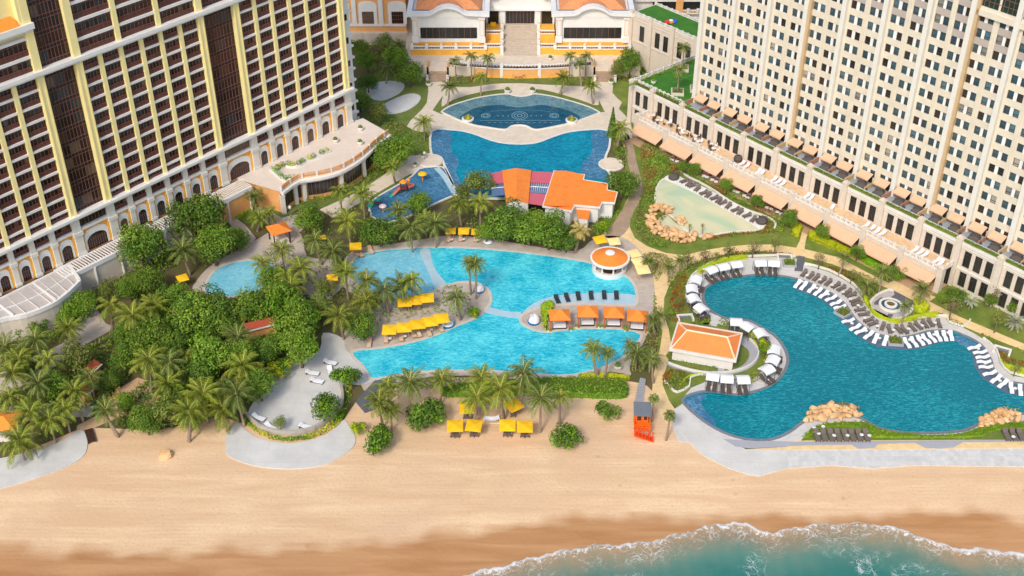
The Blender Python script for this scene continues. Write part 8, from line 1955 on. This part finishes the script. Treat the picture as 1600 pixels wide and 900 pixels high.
B([(590, 604), (640, 598), (700, 594), (760, 592), (700, 604), (650, 612), (600, 616)], .5, (LF_M, LF_O), 'green strip below the lower basin', 8)
for (px, lab) in [([(1262, 645), (1275, 638), (1310, 633), (1338, 637), (1345, 645), (1335, 641), (1305, 637), (1280, 641)], 'dry grass on the left boulder pile'), ([(1545, 648), (1560, 641), (1580, 640), (1592, 646), (1575, 645)], 'dry grass on the right boulder pile'), ([(1022, 342), (1034, 336), (1040, 342), (1030, 350)], 'dry shrubs in the lagoon rockery')]:
    B(px, .9, (LF_Y, LF_O), lab, 12, .34)
hedge([(364, 334), (385, 322), (396, 318), (402, 324), (385, 334), (372, 344)], .5, (LF_B, LF_L), 'bright hedge beside the orange hotel base wall', 10, .34)
# low lamps and small ornaments
for x, y, lab in [(663, 240, 'white lantern on a post beside the left landing'), (453, 325, 'white globe lamp on the lawn near the left walkway'), (560, 185, 'white globe lamp beside the pavilion balustrade')]:
    p = G(x, y, 1.6); t = thing('garden_lamp', lab, 'lamp', (p.x, p.y, .05)); b = MB(); b.cyl(0, 0, 0, 1.4, .05, .05, 6); b.build('post', GRM, t); b = MB(); b.lathe([(.1, 1.4), (.26, 1.55), (.26, 1.85), (.1, 2.0), (0, 2.0)], 10); b.build('globe', W_, t)

# dressing of the roof lawns
p = wr(-168.5, 18.6, 11.9); t = thing('play_mat', 'red, white and blue inflatable lying on the upper turf roof', 'inflatable', p, .4)
for k, (c, x, y, r_) in enumerate([((220, 60, 50), -.9, 0, .7), ((240, 240, 240), .1, .2, .55), ((50, 90, 190), .9, .1, .6), ((240, 130, 60), -.3, -.6, .5), ((60, 110, 200), .5, -.6, .45)]):
    b = MB(); b.lathe([(0, .0), (r_, .08), (r_ * .95, .3), (r_ * .4, .42), (0, .44)], 12); b.build('cushion', mat('inflatable_%d' % k, srgb(*c), .5, .05), t, (x, y, 0))
for i, (u, y, lab) in enumerate([(-155.8, 3.0, 'low clipped hedge along the outer edge of the lower turf roof'), (-147.0, -3.4, 'low clipped hedge along the front edge of the lower turf roof')]):
    b = MB(); r = random.Random(i + 60); L_ = 22 if i == 0 else 11
    for k in range(700):
        q = r.uniform(-L_ / 2, L_ / 2); a, c = (u + r.uniform(-.3, .3), y + q * .85) if i == 0 else (u + q, y + r.uniform(-.25, .25))
        w_ = wr(a, c, 9.0 + .5 * r.random()); leaf(b, w_, Vector((r.uniform(-.7, .7), r.uniform(-.9, .4), 1)), .3, r)
    tag(b.build('hedge', LF_M), lab, 'hedge')
for i, (u, y, s) in enumerate([(-154, 12, .9), (-145.5, 10.5, .8), (-153.5, -1.5, .7), (-145.2, 13, .9)]):
    w_ = wr(u, y, 9.0); put('pt', mk_pot, w_, 0, f'shrub in a round pot on the lower turf roof, {ORD[i]} of four', None, (s * 1.3, s * 1.3, s * 1.3))
# ------------------------------------------------------------------ light, sky, camera
SUN_EL, SX, SY = R(44), -.39, -.92
w = bpy.data.worlds.new('World'); sc.world = w; w.use_nodes = True
nt = w.node_tree; bg = nt.nodes['Background']; sk = nt.nodes.new('ShaderNodeTexSky'); sk.sky_type = 'NISHITA'; sk.sun_disc = False
sk.sun_elevation = SUN_EL; sk.sun_rotation = math.atan2(SX, SY); sk.air_density = 1.0; sk.dust_density = 2.5; sk.ozone_density = 1.0
nt.links.new(sk.outputs['Color'], bg.inputs['Color']); bg.inputs['Strength'].default_value = .15
sl = bpy.data.lights.new('sun', 'SUN'); sl.energy = 1.5; sl.angle = R(10); sl.color = (1, .95, .86)
so = bpy.data.objects.new('sun', sl); COL.objects.link(so); so.location = (-60, -80, 160)
d = Vector((-SX * math.cos(SUN_EL), -SY * math.cos(SUN_EL), -math.sin(SUN_EL))); so.rotation_euler = d.to_track_quat('-Z', 'Y').to_euler()
cam = bpy.data.cameras.new('camera'); cam.sensor_width = 36; cam.lens = F / 1600 * 36; cam.clip_end = 3000; cam.clip_start = 1
co = bpy.data.objects.new('camera', cam); COL.objects.link(co); co.location = (0, 0, H); co.rotation_euler = (R(55), 0, 0); sc.camera = co
sc.view_settings.view_transform = 'Standard'; sc.view_settings.look = 'None'; sc.view_settings.exposure = .40; sc.view_settings.gamma = 1
